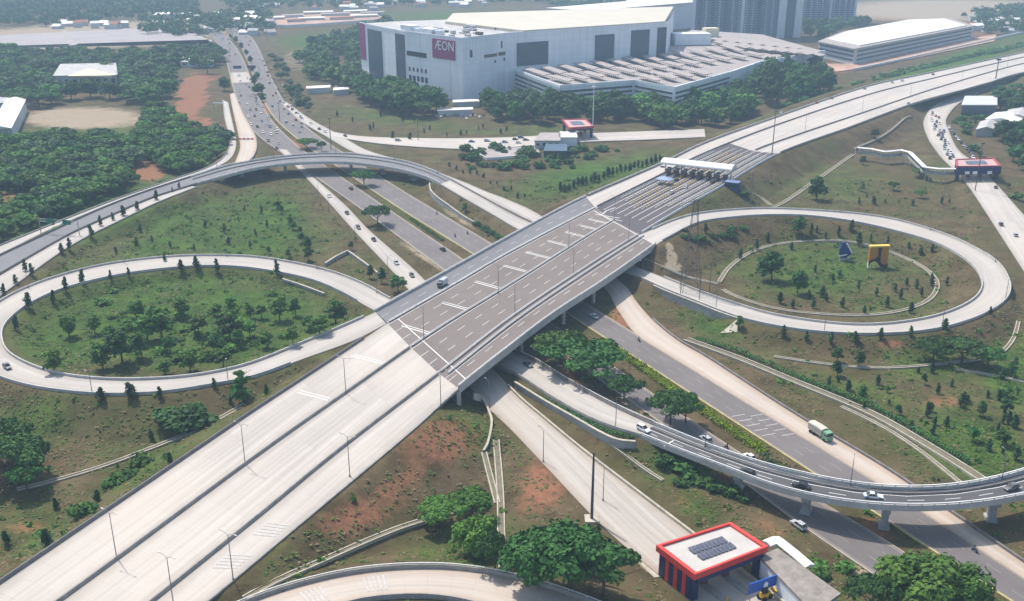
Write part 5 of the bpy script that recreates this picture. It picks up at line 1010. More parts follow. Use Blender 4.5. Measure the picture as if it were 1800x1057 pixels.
# single trees that stand out
for key, u, v, h, w_, l in (
    ('rain', 1018, 664, 13, 1.25, 'big spreading rain tree beside the brown bridge, casting shade on the brown soil'), ('rainmid', 985, 640, 12, 1.0, 'smaller rain tree tucked close under the bridge edge beside the biggest one'),
    ('rain', 1097, 706, 9, .75, 'medium dark tree between the big rain tree and the tree over the white cars'), ('rain', 1178, 748, 11, .8, 'dark spreading tree just above the white car on the flyover'), ('rain', 1205, 745, 10, .6, 'small dark tree overlapping the carriageway right of the spreading tree'),
    ('rain', 664, 396, 10.5, .85, 'dark umbrella tree alone on the verge of the left carriageway'), ('rain', 640, 326, 10, .8, 'umbrella tree in the median just below the far flyover'), ('rainmid', 540, 262, 8, 1.0, 'flat topped tree in the median behind the far flyover'), ('wooddark', 566, 268, 8, .7, 'small dark tree right of the flat topped median tree'),
    ('rain', 1690, 640, 9, 1.15, 'very wide flat rain tree on the slope at the right'), ('rain', 1640, 632, 8, .95, 'flat rain tree joined to the left of the widest one on the right slope'), ('rain', 1735, 648, 8, .8, 'rain tree at the right end of the flat clump on the slope'),
    ('rain', 1000, 1040, 14, .9, 'huge dark tree at the bottom middle, left of the toll gate'), ('rain', 940, 1030, 12, .8, 'dark leafy tree left of the huge bottom tree beside the straight drain'), ('rain', 1060, 1050, 12, .8, 'dark leafy tree between the huge bottom tree and the toll gate'), ('rain', 1010, 985, 9, .75, 'lower dark tree above the huge bottom tree'),
    ('rainbright', 838, 975, 9, .9, 'green tree left of the straight drain with a pole through it'), ('rainmid', 775, 925, 7, .9, 'flat green tree where the red bank meets the drain'), ('rain', 870, 1000, 9, .55, 'shaded small tree close to the straight drain'), ('rainmid', 830, 905, 7, .9, 'wide low green tree on the bank above the other bottom trees'),
    ('rainbright', 1610, 1075, 12, 1.15, 'big bright green tree at the bottom right beside the road'), ('rainbright', 1685, 1085, 11, .9, 'bright green tree right of the biggest bottom right tree'), ('rain', 1530, 1085, 10, .7, 'darker green tree left of the bright bottom right tree'),
    ('rain', 20, 850, 13, .8, 'large dark tree at the left edge above the stone drain'), ('rain', 62, 835, 11, .6, 'dark round tree right of the large left edge tree'), ('rain', 15, 800, 11, .7, 'dark tree behind the large left edge tree'), ('rain', 50, 868, 9, .6, 'low dark tree in front of the left edge trees'),
    ('layer', 428, 708, 11, 1.0, 'tall layered dark tree between the loop ramp and the motorway'), ('lawndark', 590, 570, 9.5, 1.25, 'large dark tree at the tip of the left lawn near the bridge'), ('lawn', 562, 588, 7, 1.5, 'pale green flat tree below the large tree at the lawn tip'), ('lawndark', 700, 514, 8, 1.3, 'dark tree at the foot of the bridge beside the pale service road'),
    ('lawndark', 671, 498, 7, .8, 'slim dark tree left of the tree at the bridge foot'), ('lawndark', 650, 490, 6, .9, 'dark tree above the loop ramp beside the culvert'), ('lawn', 817, 373, 5, .9, 'lone round tree on the verge below the far flyover wall'), ('dark', 1435, 351, 12, .95, 'tall dark tree beside the stepped drain right of the toll plaza'), ('lawndark', 1437, 330, 7, 1.3, 'dark bushy tree right behind the tall one at the stepped drain'),
    ('layer', 1515, 337, 6, .9, 'small dark conical tree on the grass left of the footbridge bushes'), ('lawndark', 1517, 290, 6, 1.1, 'dark round tree under the left end of the footbridge'), ('lawndark', 1537, 243, 6.5, 1.4, 'dark wide bush tree between the motorway and the footbridge'), ('rainmid', 1616, 312, 6, .9, 'flat tree under the footbridge beside the navy gate'), ('rainmid', 1570, 335, 5.5, .7, 'thin flat tree on the grass below the footbridge'), ('rainmid', 1618, 348, 4.5, .8, 'low flat green tree on the grass left of the ramp'),
    ('dark', 1356, 494, 12.5, 1.05, 'large dark tree on the left of the ringed lawn'), ('dark', 1401, 516, 10, .85, 'dark tree right of the large tree on the ringed lawn'), ('dark', 1404, 412, 8.5, .85, 'dark tree at the top of the right loop by the ramp'), ('lawndark', 1297, 577, 5, 1.0, 'dark small tree on the lower edge of the right loop ramp'),
    ('layer', 1778, 664, 8, .7, 'narrow dark tree at the right edge below the flat clump'), ('wooddark', 365, 130, 15, .9, 'big dark dome shaped tree above the low white row house'), ('dark', 395, 160, 13, 1.0, 'dark tree beside the far arterial road left of the overpass'), ('bushbright', 1308, 345, 4, 1.3, 'bright green bush below the blue plaza office'), ('dark', 160, 172, 17, 1.3, 'broad dark tree in front of the school block'), ('dark', 126, 176, 16, 1.3, 'dark tree left in front of the school block'), ('dark', 194, 175, 16, 1.3, 'dark tree right in front of the school block')):
    plant(key, G(u, v), h, l, None, w_)
rb0 = random.Random(14)
def row(key, pts, h, label, group, wide=1.0, jit=.15, s_=1.0):
    for q in pts: plant(key, G(q[0], q[1]), (q[2] if len(q) > 2 else h) * s_ * tr.uniform(1 - jit * 1.6, 1 + jit * 1.6), label, group, wide * tr.uniform(.8, 1.2))
row('young', [(315, 333), (303, 338, 3), (274, 352), (241, 370), (218, 380), (199, 388), (177, 398), (162, 418, 7), (122, 440, 6.5), (109, 446), (45, 477), (57, 484), (28, 500), (7, 518, 6)], 5, 'young dark tree along the grass edge of the bright approach ramp at the left', 'young trees along the approach ramp', 1.25)
row('young', [(227, 486), (196, 492), (145, 498), (116, 513), (95, 533), (51, 543), (28, 580, 7), (320, 478), (347, 473), (382, 480), (487, 482, 6)], 5.6, 'young dark tree just inside the upper curve of the left loop ramp', 'young trees inside the left loop curve', 1.1)
row('young', [(180, 701), (231, 699), (281, 698), (377, 681)], 4.2, 'round headed young tree on the bank outside the lower curve of the left loop', 'young trees outside the left loop', 1.5)
row('lawn', [(96, 656, 7), (181, 648, 8), (167, 587, 6), (122, 592, 7), (284, 594, 9), (292, 660, 6), (335, 654, 7), (393, 646, 5), (440, 594, 7), (406, 550, 6), (383, 555, 5), (515, 608, 6), (492, 563, 7), (460, 560, 6), (350, 590, 6), (240, 560, 5.5), (320, 560, 6), (420, 610, 5), (470, 612, 5), (260, 600, 7)], 6, 'mid green tree on the lawn inside the left loop ramp', 'green trees on the left loop lawn', 1.1, s_=1.2)
row('lawndark', [(216, 640, 9), (250, 630, 7), (383, 624, 8), (200, 610, 8), (300, 620, 5), (405, 600, 7), (440, 560, 6), (520, 555, 6), (545, 580, 5)], 7, 'dark green tree on the lawn inside the left loop ramp', 'dark trees on the left loop lawn', 1.1, s_=1.25)
row('bushmid', [(rb0.gauss(330, 95), rb0.gauss(575, 32)) for k in range(34)], 2.2, 'low green shrub growing between the trees on the left loop lawn', 'low shrubs on the left loop lawn', 1.5, .3)
row('bush', [(335, 740, 4), (310, 738, 4), (360, 745, 4), (345, 728, 3.5), (320, 750, 3), (290, 735, 3)], 3.5, 'dark shrub in the thicket below the lower curve of the left loop', 'shrubs below the left loop', 1.6)
row('young', [(363, 752), (332, 764), (267, 772), (468, 694), (405, 706), (13, 957), (82, 959), (129, 907), (99, 894), (172, 882), (298, 816)], 3.6, 'small dark sapling on the grass between the stone drain and the motorway', 'saplings along the stone drain', 1.4)
row('bushmid', [(149, 906, 3.6), (213, 848, 3.6), (228, 840, 3.2), (247, 818, 3), (258, 816, 3), (200, 855, 3)], 3, 'rounded bush below the stone drain on the left', 'bushes below the stone drain', 1.2)
row('lawndark', [(487, 368, 5.5), (494, 376, 5), (511, 397, 6), (543, 459, 7), (508, 455, 6), (474, 447, 5), (532, 427, 6), (540, 440, 6), (517, 405, 5), (617, 440, 4), (528, 412, 4)], 5.5, 'dark tree in the row beside the pale service road above the left loop', 'trees along the upper left meadow', .95)
row('young', [(240, 432), (300, 436), (248, 408), (268, 425), (342, 440), (402, 430), (440, 436), (470, 400), (420, 390), (360, 400), (205, 446), (290, 460), (395, 410), (450, 415), (430, 370), (460, 375)], 4, 'slim young tree in the meadow between the two left ramps', 'young trees in the upper left meadow', 1.1)
row('young', [(1371, 533), (1393, 542), (1422, 524), (1428, 542), (1444, 522), (1452, 530), (1574, 513), (1594, 502), (1611, 507), (1620, 522), (1637, 502), (1583, 525), (1664, 502), (1618, 448), (1597, 437), (1638, 442), (1464, 496), (1475, 488), (1432, 480), (1509, 508), (1391, 439), (1540, 520), (1480, 540), (1520, 552), (1560, 540), (1600, 550)], 4.4, 'young dark tree on the ringed lawn inside the right loop', 'young trees inside the right loop', 1.25)
row('young', [(1473, 414), (1451, 420), (1425, 412), (1435, 408), (1509, 432, 6), (1530, 425), (1560, 430), (1495, 405), (1350, 425), (1330, 440), (1300, 455)], 4.6, 'young dark tree on the bank inside the top of the right loop', 'young trees under the top of the right loop', 1.15)
row('young', [(1376, 592), (1418, 598), (1503, 602), (1460, 604), (1548, 596), (1600, 590), (1660, 578), (1740, 552), (1240, 408), (1210, 420)], 3.8, 'small dark tree on the outer bank of the right loop ramp', 'young trees outside the right loop', 1.5)
row('young', [q for q in [(rb0.uniform(1360, 1790), rb0.uniform(655, 820)) for k in range(60)] if q[1] < 640 + .5 * (q[0] - 1360)] + [(rb0.uniform(1420, 1680), rb0.uniform(335, 362)) for k in range(8)], 3.4, 'small dark sapling on the open slopes right of the arterial road', 'saplings on the right slopes', 1.3, .3)
row('lawndark', [(1472, 637, 5), (1472, 662, 5), (1509, 645, 5), (1625, 676, 4.5), (1634, 724, 4), (1722, 732, 5), (1767, 730, 5), (1770, 697, 5), (1710, 775, 6), (1761, 783, 6), (1517, 702, 5), (1560, 690, 3.5), (1580, 730, 4)], 5, 'dark tree scattered on the green slope at the lower right', 'trees on the lower right slope', .95)
row('young', [(593, 204), (650, 229), (657, 226), (708, 214), (728, 214), (746, 235), (756, 229), (785, 240), (841, 229), (849, 226), (720, 246, 5), (690, 244, 6), (880, 235), (890, 232), (820, 236), (670, 205), (620, 215), (810, 238)], 4.2, 'slim dark young tree on the grass field in front of the mall', 'young trees in the mall field', 1.2)
rb_ = random.Random(9)
row('bush', [(rb_.uniform(815, 1085), rb_.uniform(262, 298)) for k in range(60)], 3.6, 'dark bush in the belt below the far toll office', 'bushes below the far toll office', 1.3, .35)
row('young', [(985 + k * 7.6, 338 - k * 2.35 + rb_.uniform(-2, 2)) for k in range(24)], 5, 'dark young tree in the row along the left side of the toll plaza road', 'row of young trees beside the toll plaza', 1.5)
row('young', [(790 + k * 12, 330 + k * 5.5 - 40 + rb_.uniform(-6, 6)) for k in range(12)], 3, 'sapling on the brown slope right of the far flyover', 'saplings right of the far flyover', 1.4)
row('bush', [(838 + k * 7, 396 + k * 4.2) for k in range(8)], 2.4, 'dark low shrub on the verge left of the bridge', 'low shrubs on the far verge', 1.2)
row('bush', [(1212, 835, 3.4), (1255, 858, 3.4), (1190, 822, 3), (1235, 848, 3), (1170, 815, 2.6), (1280, 868, 3), (1200, 850, 2.4), (1305, 880, 2.4)], 3, 'dark bush growing below the near flyover', 'bushes below the near flyover', 1.5)
row('bushmid', [(rb_.uniform(1385, 1500), rb_.uniform(985, 1015)) for k in range(8)], 2.0, 'brownish bush beside the white shelter behind the toll gate', 'bushes beside the shelter', 1.2)
row('bush', [(rb_.uniform(1195, 1320), rb_.uniform(402, 428)) for x_ in range(14)], 2.2, 'dark shrub on the bank between the plaza and the right loop', 'shrubs beside the power pylon', 1.2)
row('dark', [(447, 150, 8), (455, 168, 9), (452, 140), (440, 112), (433, 98), (424, 86), (415, 76), (406, 68), (462, 180, 7), (444, 128)], 7.5, 'dark tree in the median of the far arterial road', 'median trees of the far arterial', 1.0)
row('woodgrey', [(494, 140), (503, 158), (514, 172), (526, 184), (486, 122), (478, 106), (541, 196)], 6, 'dusty tree right of the far arterial road', 'trees right of the far arterial', 1.0)
# woods built tree by tree
def inpoly(x, y, P_):
    c = False; j = len(P_) - 1
    for i in range(len(P_)):
        if ((P_[i][1] > y) != (P_[j][1] > y)) and (x < (P_[j][0] - P_[i][0]) * (y - P_[i][1]) / (P_[j][1] - P_[i][1]) + P_[i][0]): c = not c
        j = i
    return c
def wood(poly, n, keys, h, label, group, gap, wide=1.0, holes=()):
    """keep-apart scatter over a piece of ground outlined in the photo"""
    W_ = [P(*q) for q in poly]; x0, x1 = min(p[0] for p in W_), max(p[0] for p in W_); y0, y1 = min(p[1] for p in W_), max(p[1] for p in W_); got = []; cell = {}; t = 0
    while len(got) < n and t < n * 60:
        t += 1; x, y = tr.uniform(x0, x1), tr.uniform(y0, y1)
        if not inpoly(x, y, W_): continue
        u, v = PX(x, y, 0.0)
        if any(((u - q[0]) / q[2]) ** 2 + ((v - q[1]) / q[3]) ** 2 < 1 for q in holes): continue
        ci, cj = int(x // gap), int(y // gap)
        if any((x - a) ** 2 + (y - b) ** 2 < gap * gap for i in (-1, 0, 1) for j in (-1, 0, 1) for a, b in cell.get((ci + i, cj + j), ())): continue
        j = int(np.clip(np.searchsorted(GY, y) - 1, 0, ny - 1)) * nx + int(np.clip(np.searchsorted(GX, x) - 1, 0, nx - 1))
        if ROADD[j] < (3 if h < 8 else 6.5): continue
        cell.setdefault((ci, cj), []).append((x, y)); got.append((x, y))
    for x, y in got: plant(tr.choice(keys), (x, y, gz(x, y)), h * tr.uniform(.75, 1.3), label, group, wide)
    return len(got)
WL = [(-60, 250), (60, 250), (250, 250), (262, 196), (300, 196), (330, 232), (385, 245), (396, 268), (370, 288), (300, 310), (180, 348), (90, 388), (-60, 452)]
wood(WL, 295, ['wood', 'wood', 'woodgrey', 'wooddark', 'woodbright', 'bushtall', 'rainbrightfar'], 8.6, 'leafy tree crown in the dense wood left of the far flyover', 'trees of the left wood', 7.9, 1.25, [(258, 314, 40, 30), (30, 352, 60, 16)])
wood([(-60, 100), (120, 98), (180, 108), (380, 92), (400, 108), (378, 118), (300, 122), (300, 190), (212, 188), (205, 138), (110, 140), (90, 190), (40, 190), (-60, 175)], 210, ['wood', 'woodgrey', 'wooddark', 'wooddark'], 13, 'tree in the hazy wood behind and beside the school block', 'trees around the school block', 12, 1.25, [(350, 110, 34, 5)])
wood([(530, 85), (640, 90), (640, 150), (700, 168), (640, 178), (560, 150), (520, 110)], 60, ['dark', 'woodgrey', 'wood'], 13, 'tree in the grove left of the mall', 'trees left of the mall', 11, 1.2)
wood([(628, 165), (700, 178), (775, 200), (740, 212), (650, 192)], 22, ['dark', 'wooddark'], 19, 'tall dark tree in front of the left wall of the mall', 'tall trees before the mall wall', 11, 1.0)
wood([(858, 190), (930, 190), (1000, 196), (1090, 196), (1095, 215), (960, 218), (860, 214)], 46, ['dark', 'woodgrey', 'dark'], 15, 'tall dark tree in front of the white parking block', 'tall trees before the parking block', 11, .95)
wood([(1090, 200), (1170, 192), (1300, 170), (1325, 196), (1290, 222), (1230, 246), (1180, 232)], 48, ['dark', 'wood', 'dark', 'wood'], 14, 'tree between the parking block and the motorway', 'trees between parking and motorway', 9.5, 1.15)
wood([(1318, 150), (1400, 128), (1452, 136), (1450, 168), (1370, 196), (1328, 190)], 34, ['dark'], 20, 'tall dark tree in the clump right of the parking block', 'tall trees right of the parking block', 10.5, .95)
wood([(1345, 204), (1450, 168), (1540, 138), (1650, 112), (1800, 78), (1800, 90), (1650, 124), (1520, 150), (1440, 178), (1350, 210)], 90, ['bush', 'bushmid'], 4.5, 'dark bush on the green strip above the motorway', 'bushes on the strip above the motorway', 6, 1.6)
wood([(1752, 176), (1830, 160), (1900, 300), (1830, 330), (1790, 300), (1756, 262), (1760, 236), (1790, 236), (1830, 230), (1830, 205), (1760, 206)], 60, ['dark', 'wooddark', 'dark'], 12, 'dark tree among the houses at the right edge', 'trees among the right edge houses', 8, 1.2)
wood([(1690, 204), (1760, 206), (1750, 212), (1712, 224), (1700, 262), (1740, 300), (1770, 318), (1790, 360), (1772, 340), (1730, 280), (1690, 250), (1676, 222)], 26, ['bush', 'bushmid', 'lawndark'], 3.6, 'bush on the verge beside the queueing ramp', 'bushes beside the queueing ramp', 5, 1.3)
wood([(1400, 62), (1440, 74), (1500, 54), (1530, 50), (1500, 44), (1410, 48)], 26, ['dark'], 14, 'hazy tree at the foot of the banded tower', 'trees at the foot of the towers', 14, 1.2)
wood([(412, 72), (436, 92), (452, 128), (470, 165), (478, 190), (468, 186), (448, 150), (432, 120), (408, 82)], 22, ['dark', 'woodgrey'], 7, 'dark tree in the median of the far arterial road', 'median trees of the far arterial', 8, 1.0)
wood([(478, 108), (500, 150), (530, 190), (548, 200), (540, 170), (500, 110)], 16, ['woodgrey', 'bush'], 6, 'dusty tree right of the far arterial road', 'trees right of the far arterial', 8, 1.0)
# far woods that read as one mass
def mass(name, regions, n, h, mat, seed, nq=42, qs=3.6):
    rg = np.random.default_rng(seed); Cc = []; Nn = []; Lf = []
    for poly, share in regions:
        W_ = [P(*q) for q in poly]; x0, x1 = min(p[0] for p in W_), max(p[0] for p in W_); y0, y1 = min(p[1] for p in W_), max(p[1] for p in W_); k = 0; m_ = int(n * share); t = 0
        while k < m_ and t < m_ * 40:
            t += 1; x, y = rg.uniform(x0, x1), rg.uniform(y0, y1)
            if not inpoly(x, y, W_): continue
            k += 1; hh = h * rg.uniform(.6, 1.3); R = hh * rg.uniform(.45, .75); d = rg.normal(size=(nq, 3)); d /= np.linalg.norm(d, axis=1, keepdims=True); d[:, 2] = np.abs(d[:, 2])
            Cc.append(np.array((x, y, hh * .35)) + d * np.array((R, R, hh * .6)) * rg.uniform(.75, 1.05, (nq, 1))); Nn.append(d + rg.normal(size=(nq, 3)) * .4); Lf.append(np.clip(rg.normal(rg.uniform(.1, .9), .15, nq), 0, 1))
    Q = quads(np.concatenate(Cc), np.concatenate(Nn), qs, rg); return tag(link(bpy.data.objects.new(name, leafmesh(name, Q, M[mat], rg, np.concatenate(Lf)))), kind='stuff')
mass('distant_woods', [([(-100, -20), (340, -20), (350, 26), (250, 34), (160, 40), (60, 50), (-100, 56)], .5), ([(370, -20), (960, -20), (960, 5), (640, 14), (400, 20)], .25), ([(1690, 30), (1900, 0), (1900, 48), (1800, 60), (1740, 62)], .08), ([(250, 34), (470, 22), (480, 60), (420, 62), (330, 70), (250, 60)], .07), ([(690, 40), (640, 100), (560, 100), (560, 75)], .03), ([(960, 10), (1240, 0), (1240, 20), (960, 20)], .05)], 2600, 13, 'leafdark', 71)
# grass tussocks and weeds over the open ground
def scatter(name, n, size, h, mat, seed, lushpow, nq, ymax=560):
    rg = np.random.default_rng(seed); xs = rg.uniform(-330, 330, n * 6); ys = 150 + (ymax - 150) * rg.random(n * 6) ** 1.15
    i = np.clip(np.searchsorted(GX, xs) - 1, 0, nx - 2); j = np.clip(np.searchsorted(GY, ys) - 1, 0, ny - 2); k = j * nx + i
    u, v = PX(xs, ys, ZZ[k]); w_ = (.25 + lush[k]) ** lushpow * np.clip(fbm(xs, ys, 9, 31) * 2.6 - .7, .05, 1); ok = (ROADD[k] > 1.6) & (rg.random(len(xs)) < w_) & (u > -120) & (u < 1920) & (v < 1120)
    xs, ys, k, i, j = xs[ok][:n], ys[ok][:n], k[ok][:n], i[ok][:n], j[ok][:n]; fx = (xs - GX[i]) / (GX[i + 1] - GX[i]); fy = (ys - GY[j]) / (GY[j + 1] - GY[j])
    z = (ZG[j, i] * (1 - fx) + ZG[j, i + 1] * fx) * (1 - fy) + (ZG[j + 1, i] * (1 - fx) + ZG[j + 1, i + 1] * fx) * fy; m_ = len(xs); sc = rg.uniform(.5, 1.5, (m_, 1, 1))
    d = rg.normal(size=(m_, nq, 3)); d /= np.linalg.norm(d, axis=2, keepdims=True); d[:, :, 2] = np.abs(d[:, :, 2]); c = np.stack([xs, ys, z], 1)[:, None, :] + d * np.array((size, size, h)) * sc + np.array((0, 0, h * .25)) * sc
    lf = np.clip(rg.random((m_, 1)) * .7 + rg.random((m_, nq)) * .3, 0, 1).ravel(); nn_ = (d + rg.normal(size=d.shape) * .4 if nq > 6 else np.array((0, 0, 1.3)) + rg.normal(size=d.shape) * .33).reshape(-1, 3); Q = quads(c.reshape(-1, 3), nn_, size * .95, rg)
    return tag(link(bpy.data.objects.new(name, leafmesh(name, Q, M[mat], rg, lf))), kind='stuff')
M['weeds'] = leafmat('weed_leaves', (.034, .066, .014), (.09, .135, .030)); M['straw'] = leafmat('dry_grass', (.085, .066, .034), (.15, .115, .065))
scatter('grass_tufts', 30000, .6, .14, 'weeds', 81, 1.0, 4); scatter('dry_grass_tufts', 9000, .6, .14, 'straw', 82, -.2, 4); scatter('weeds', 1500, .8, .45, 'leafbright', 83, 1.8, 14); scatter('undergrowth', 150, .9, .8, 'leafmid', 84, .8, 18)
# hedges
def hedge(pts, w_, h, mat, label, n_, qs=.5):
    g_ = cat(np.array([G(*q) for q in pts]), 10); d = resample(g_, max(4, int(length(g_) / 1.0))); d[:, 2] = [gz(x, y) for x, y in d[:, :2]]; c = d[len(d) // 2].copy(); rg = np.random.default_rng(len(d)); n = int(length(d) * n_)
    t = np.gradient(d[:, :2], axis=0); t /= np.linalg.norm(t, axis=1, keepdims=True); i = rg.integers(0, len(d), n); o = rg.uniform(-1, 1, n); zz = rg.random(n) ** .5; hh = h * (.75 + .5 * np.interp(i, np.arange(len(d)), vnoise(d[:, 0], d[:, 1], 3, 5))); o *= 1 - .3 * zz
    C_ = np.stack([d[i, 0] + t[i, 1] * o * w_ / 2, d[i, 1] - t[i, 0] * o * w_ / 2, d[i, 2] + zz * hh], 1) - c; Nn = np.stack([t[i, 1] * o, -t[i, 0] * o, zz * 1.2], 1) + rg.normal(size=(n, 3)) * .45
    lf = np.clip(vnoise(C_[:, 0] + 500, C_[:, 1] + 500, 2.2, 8) * .8 + rg.random(n) * .3, 0, 1); o = link(bpy.data.objects.new('hedge', leafmesh('hedge', quads(C_, Nn, qs, rg), M[mat], rg, lf))); o.location = Vector([float(q) for q in c]); return tag(o, label, 'hedge')
hedge([(1060, 602), (1088, 620), (1148, 662), (1208, 705), (1268, 747), (1328, 787), (1346, 798)], 4.4, 1.7, 'leaflime', 'bright lime green clipped hedge along the median beside the yellow kerb', 42)
hedge([(1340, 806), (1390, 836), (1440, 868)], 4, 1.8, 'leafdark', 'dark continuation of the median planting under the near flyover', 34)
hedge([(1222, 598), (1290, 618), (1350, 642), (1450, 684), (1540, 720), (1630, 772), (1700, 815)], 2.4, 1.7, 'leafdark', 'dark hedge row along the upper rim of the wide channel', 30)
hedge([(930, 690), (1000, 727), (1060, 757), (1110, 772)], 2.2, .9, 'leafdark', 'dark planted strip between the ramp and the curved retaining wall', 30)
hedge([(722, 386), (750, 405), (778, 424)], 2.2, 1.0, 'leafdark', 'dark planter hedge in the median left of the bridge', 30)
# ------------------------------------------------------------------ vehicles
def paint(name, col, rough=.3): return plain(name, col, rough, .0, .04, .5, .5)
CP = {k: paint(k + '_car_paint', c) for k, c in dict(white=(.74, .75, .77), silver=(.42, .44, .46), grey=(.13, .135, .145), black=(.016, .017, .02), blue=(.10, .16, .30), red=(.40, .04, .03), brown=(.12, .09, .07), ice=(.62, .68, .76)).items()}
M['lamp'] = plain('lamp_glass', (.7, .68, .6), .2, spec=.6); M['tail'] = plain('tail_lamp', (.35, .02, .02), .3); M['rim'] = plain('alloy_wheel', (.40, .41, .42), .35, .7)
def carmeshes(kind):
    L_, W_, Hh = dict(mpv=(4.5, 1.74, 1.66), sedan=(4.6, 1.76, 1.42), hatch=(4.0, 1.7, 1.5))[kind]; h = W_ / 2
    zb = Hh * .56; mb = MB()
    st = [(-L_ / 2, .42, zb * .86, .84), (-L_ / 2 + .12, .26, zb * .97, .95), (-L_ * .28, .22, zb, 1.0), (L_ * .18, .22, zb, 1.0), (L_ * .30, .22, zb * .95, .99), (L_ / 2 - .14, .26, zb * .80, .93), (L_ / 2, .40, zb * .66, .80)]
    rings = []
    for x, z0, z1, k in st:
        b = len(mb.v); zm = (z0 + z1) / 2; mb.v += [(x, -h * k * .92, z0), (x, h * k * .92, z0), (x, h * k, zm), (x, h * k * .93, z1), (x, -h * k * .93, z1), (x, -h * k, zm)]; rings.append(b)
    for a, b in zip(rings, rings[1:]):
        for i in range(6): j = (i + 1) % 6; mb.f.append((a + i, b + i, b + j, a + j)); mb.m.append(0)
    mb.f.append(tuple(rings[0] + i for i in range(6))); mb.m.append(0); mb.f.append(tuple(rings[-1] + i for i in reversed(range(6)))); mb.m.append(0)
    # cabin: greenhouse tapering to the roof
    if kind == 'sedan': x0, x1, r0, r1 = -L_ * .36, L_ * .20, -L_ * .20, L_ * .03
    elif kind == 'mpv': x0, x1, r0, r1 = -L_ * .475, L_ * .22, -L_ * .40, L_ * .04
    else: x0, x1, r0, r1 = -L_ * .46, L_ * .22, -L_ * .34, L_ * .04
    g_ = MB(); lo = [(x0, -h * .90), (x1, -h * .88), (x1, h * .88), (x0, h * .90)]; hi = [(r0, -h * .74), (r1, -h * .74), (r1, h * .74), (r0, h * .74)]; b = len(g_.v)
    g_.v += [(x, y, zb - .02) for x, y in lo] + [(x, y, Hh - .05) for x, y in hi]
    for f in ((0, 1, 5, 4), (1, 2, 6, 5), (2, 3, 7, 6), (3, 0, 4, 7), (4, 5, 6, 7)): g_.f.append(tuple(b + i for i in f)); g_.m.append(0)
    # roof skin and pillars belong to the body
    b = len(mb.v); mb.v += [(x * 1.0, y * 1.03, Hh - .06) for x, y in hi] + [(x * .97, y * .9, Hh) for x, y in hi]
    for f in ((0, 1, 5, 4), (1, 2, 6, 5), (2, 3, 7, 6), (3, 0, 4, 7), (4, 5, 6, 7)): mb.f.append(tuple(b + i for i in f)); mb.m.append(0)
    for (p, q) in zip(lo, hi):
        mb.tube([(p[0], p[1], zb - .02), (q[0], q[1], Hh - .05)], .055, 5)
    for s in (-1, 1): mb.tube([((x0 + x1) / 2 - .1, s * h * .9, zb - .02), ((r0 + r1) / 2 - .1, s * h * .76, Hh - .05)], .045, 5)
    wm = MB(); wm.tube([(0, -.11, 0), (0, .11, 0)], .32, 14); rm = MB(); rm.tube([(0, -.125, 0), (0, .125, 0)], .2, 10)
    hl = MB(); hl.box((L_ / 2 - .06, 0, 0), (.12, .34, .16)); tl = MB(); tl.box((-L_ / 2 + .03, 0, 0), (.1, .26, .2))
    return dict(L=L_, W=W_, H=Hh, zb=zb, body=mb.mesh('body', CP['white']), glass=g_.mesh('windows', M['glassdark']), wheel=wm.mesh('wheel', M['black']), rim=rm.mesh('rim', M['rim']), head=hl.mesh('headlight', M['lamp']), tail=tl.mesh('tail_light', M['tail']))
CARS = {k: carmeshes(k) for k in ('mpv', 'sedan', 'hatch')}
# far cars: the same shapes joined in one mesh
def joined(cm):
    mb = MB(); mats = [CP['white'], M['glassdark'], M['black']]
    def add(me, off_, mi):
        b = len(mb.v); mb.v += [(v.co.x + off_[0], v.co.y + off_[1], v.co.z + off_[2]) for v in me.vertices]
        for p in me.polygons: mb.f.append(tuple(b + i for i in p.vertices)); mb.m.append(mi)
    add(cm['body'], (0, 0, 0), 0); add(cm['glass'], (0, 0, 0), 1)
    for x in (-.3, .3):
        for y in (-.45, .45): add(cm['wheel'], (x * cm['L'], y * cm['W'], .32), 2)
    return mb.mesh('parked_car', mats)
CARJ = {k: joined(c) for k, c in CARS.items()}
def heading(u, v, du, dv, z): a, b = P(u, v, z), P(u + du, v + dv, z); d = b - a; return math.atan2(d[1], d[0])
def car(kind, colr, u, v, z, du, dv, label, group=None, full=True):
    p = P(u, v, z); a = heading(u, v, du, dv, z); cm = CARS[kind]
    def setp(o): o.material_slots[0].link = 'OBJECT'; o.material_slots[0].material = CP[colr]
    if not full:
        o = link(bpy.data.objects.new('car', CARJ[kind])); o.location = Vector([float(q) for q in p]); o.rotation_euler = (0, 0, a); setp(o); return tag(o, label, 'car', group)
    e = tag(empty('car', p, a), label, 'car', group); b = link(bpy.data.objects.new('body', cm['body']), e); setp(b); link(bpy.data.objects.new('windows', cm['glass']), e)
    for x in (-.3, .3):
        for y in (-1, 1):
            w_ = link(bpy.data.objects.new('wheel', cm['wheel']), e); w_.location = (x * cm['L'], y * (cm['W'] / 2 - .1), .32); link(bpy.data.objects.new('rim', cm['rim']), w_)
    for y in (-1, 1):
        q = link(bpy.data.objects.new('headlight', cm['head']), e); q.location = (0, y * cm['W'] * .33, cm['zb'] * .68); q = link(bpy.data.objects.new('tail_light', cm['tail']), e); q.location = (0, y * cm['W'] * .33, cm['zb'] * .8)
    return e
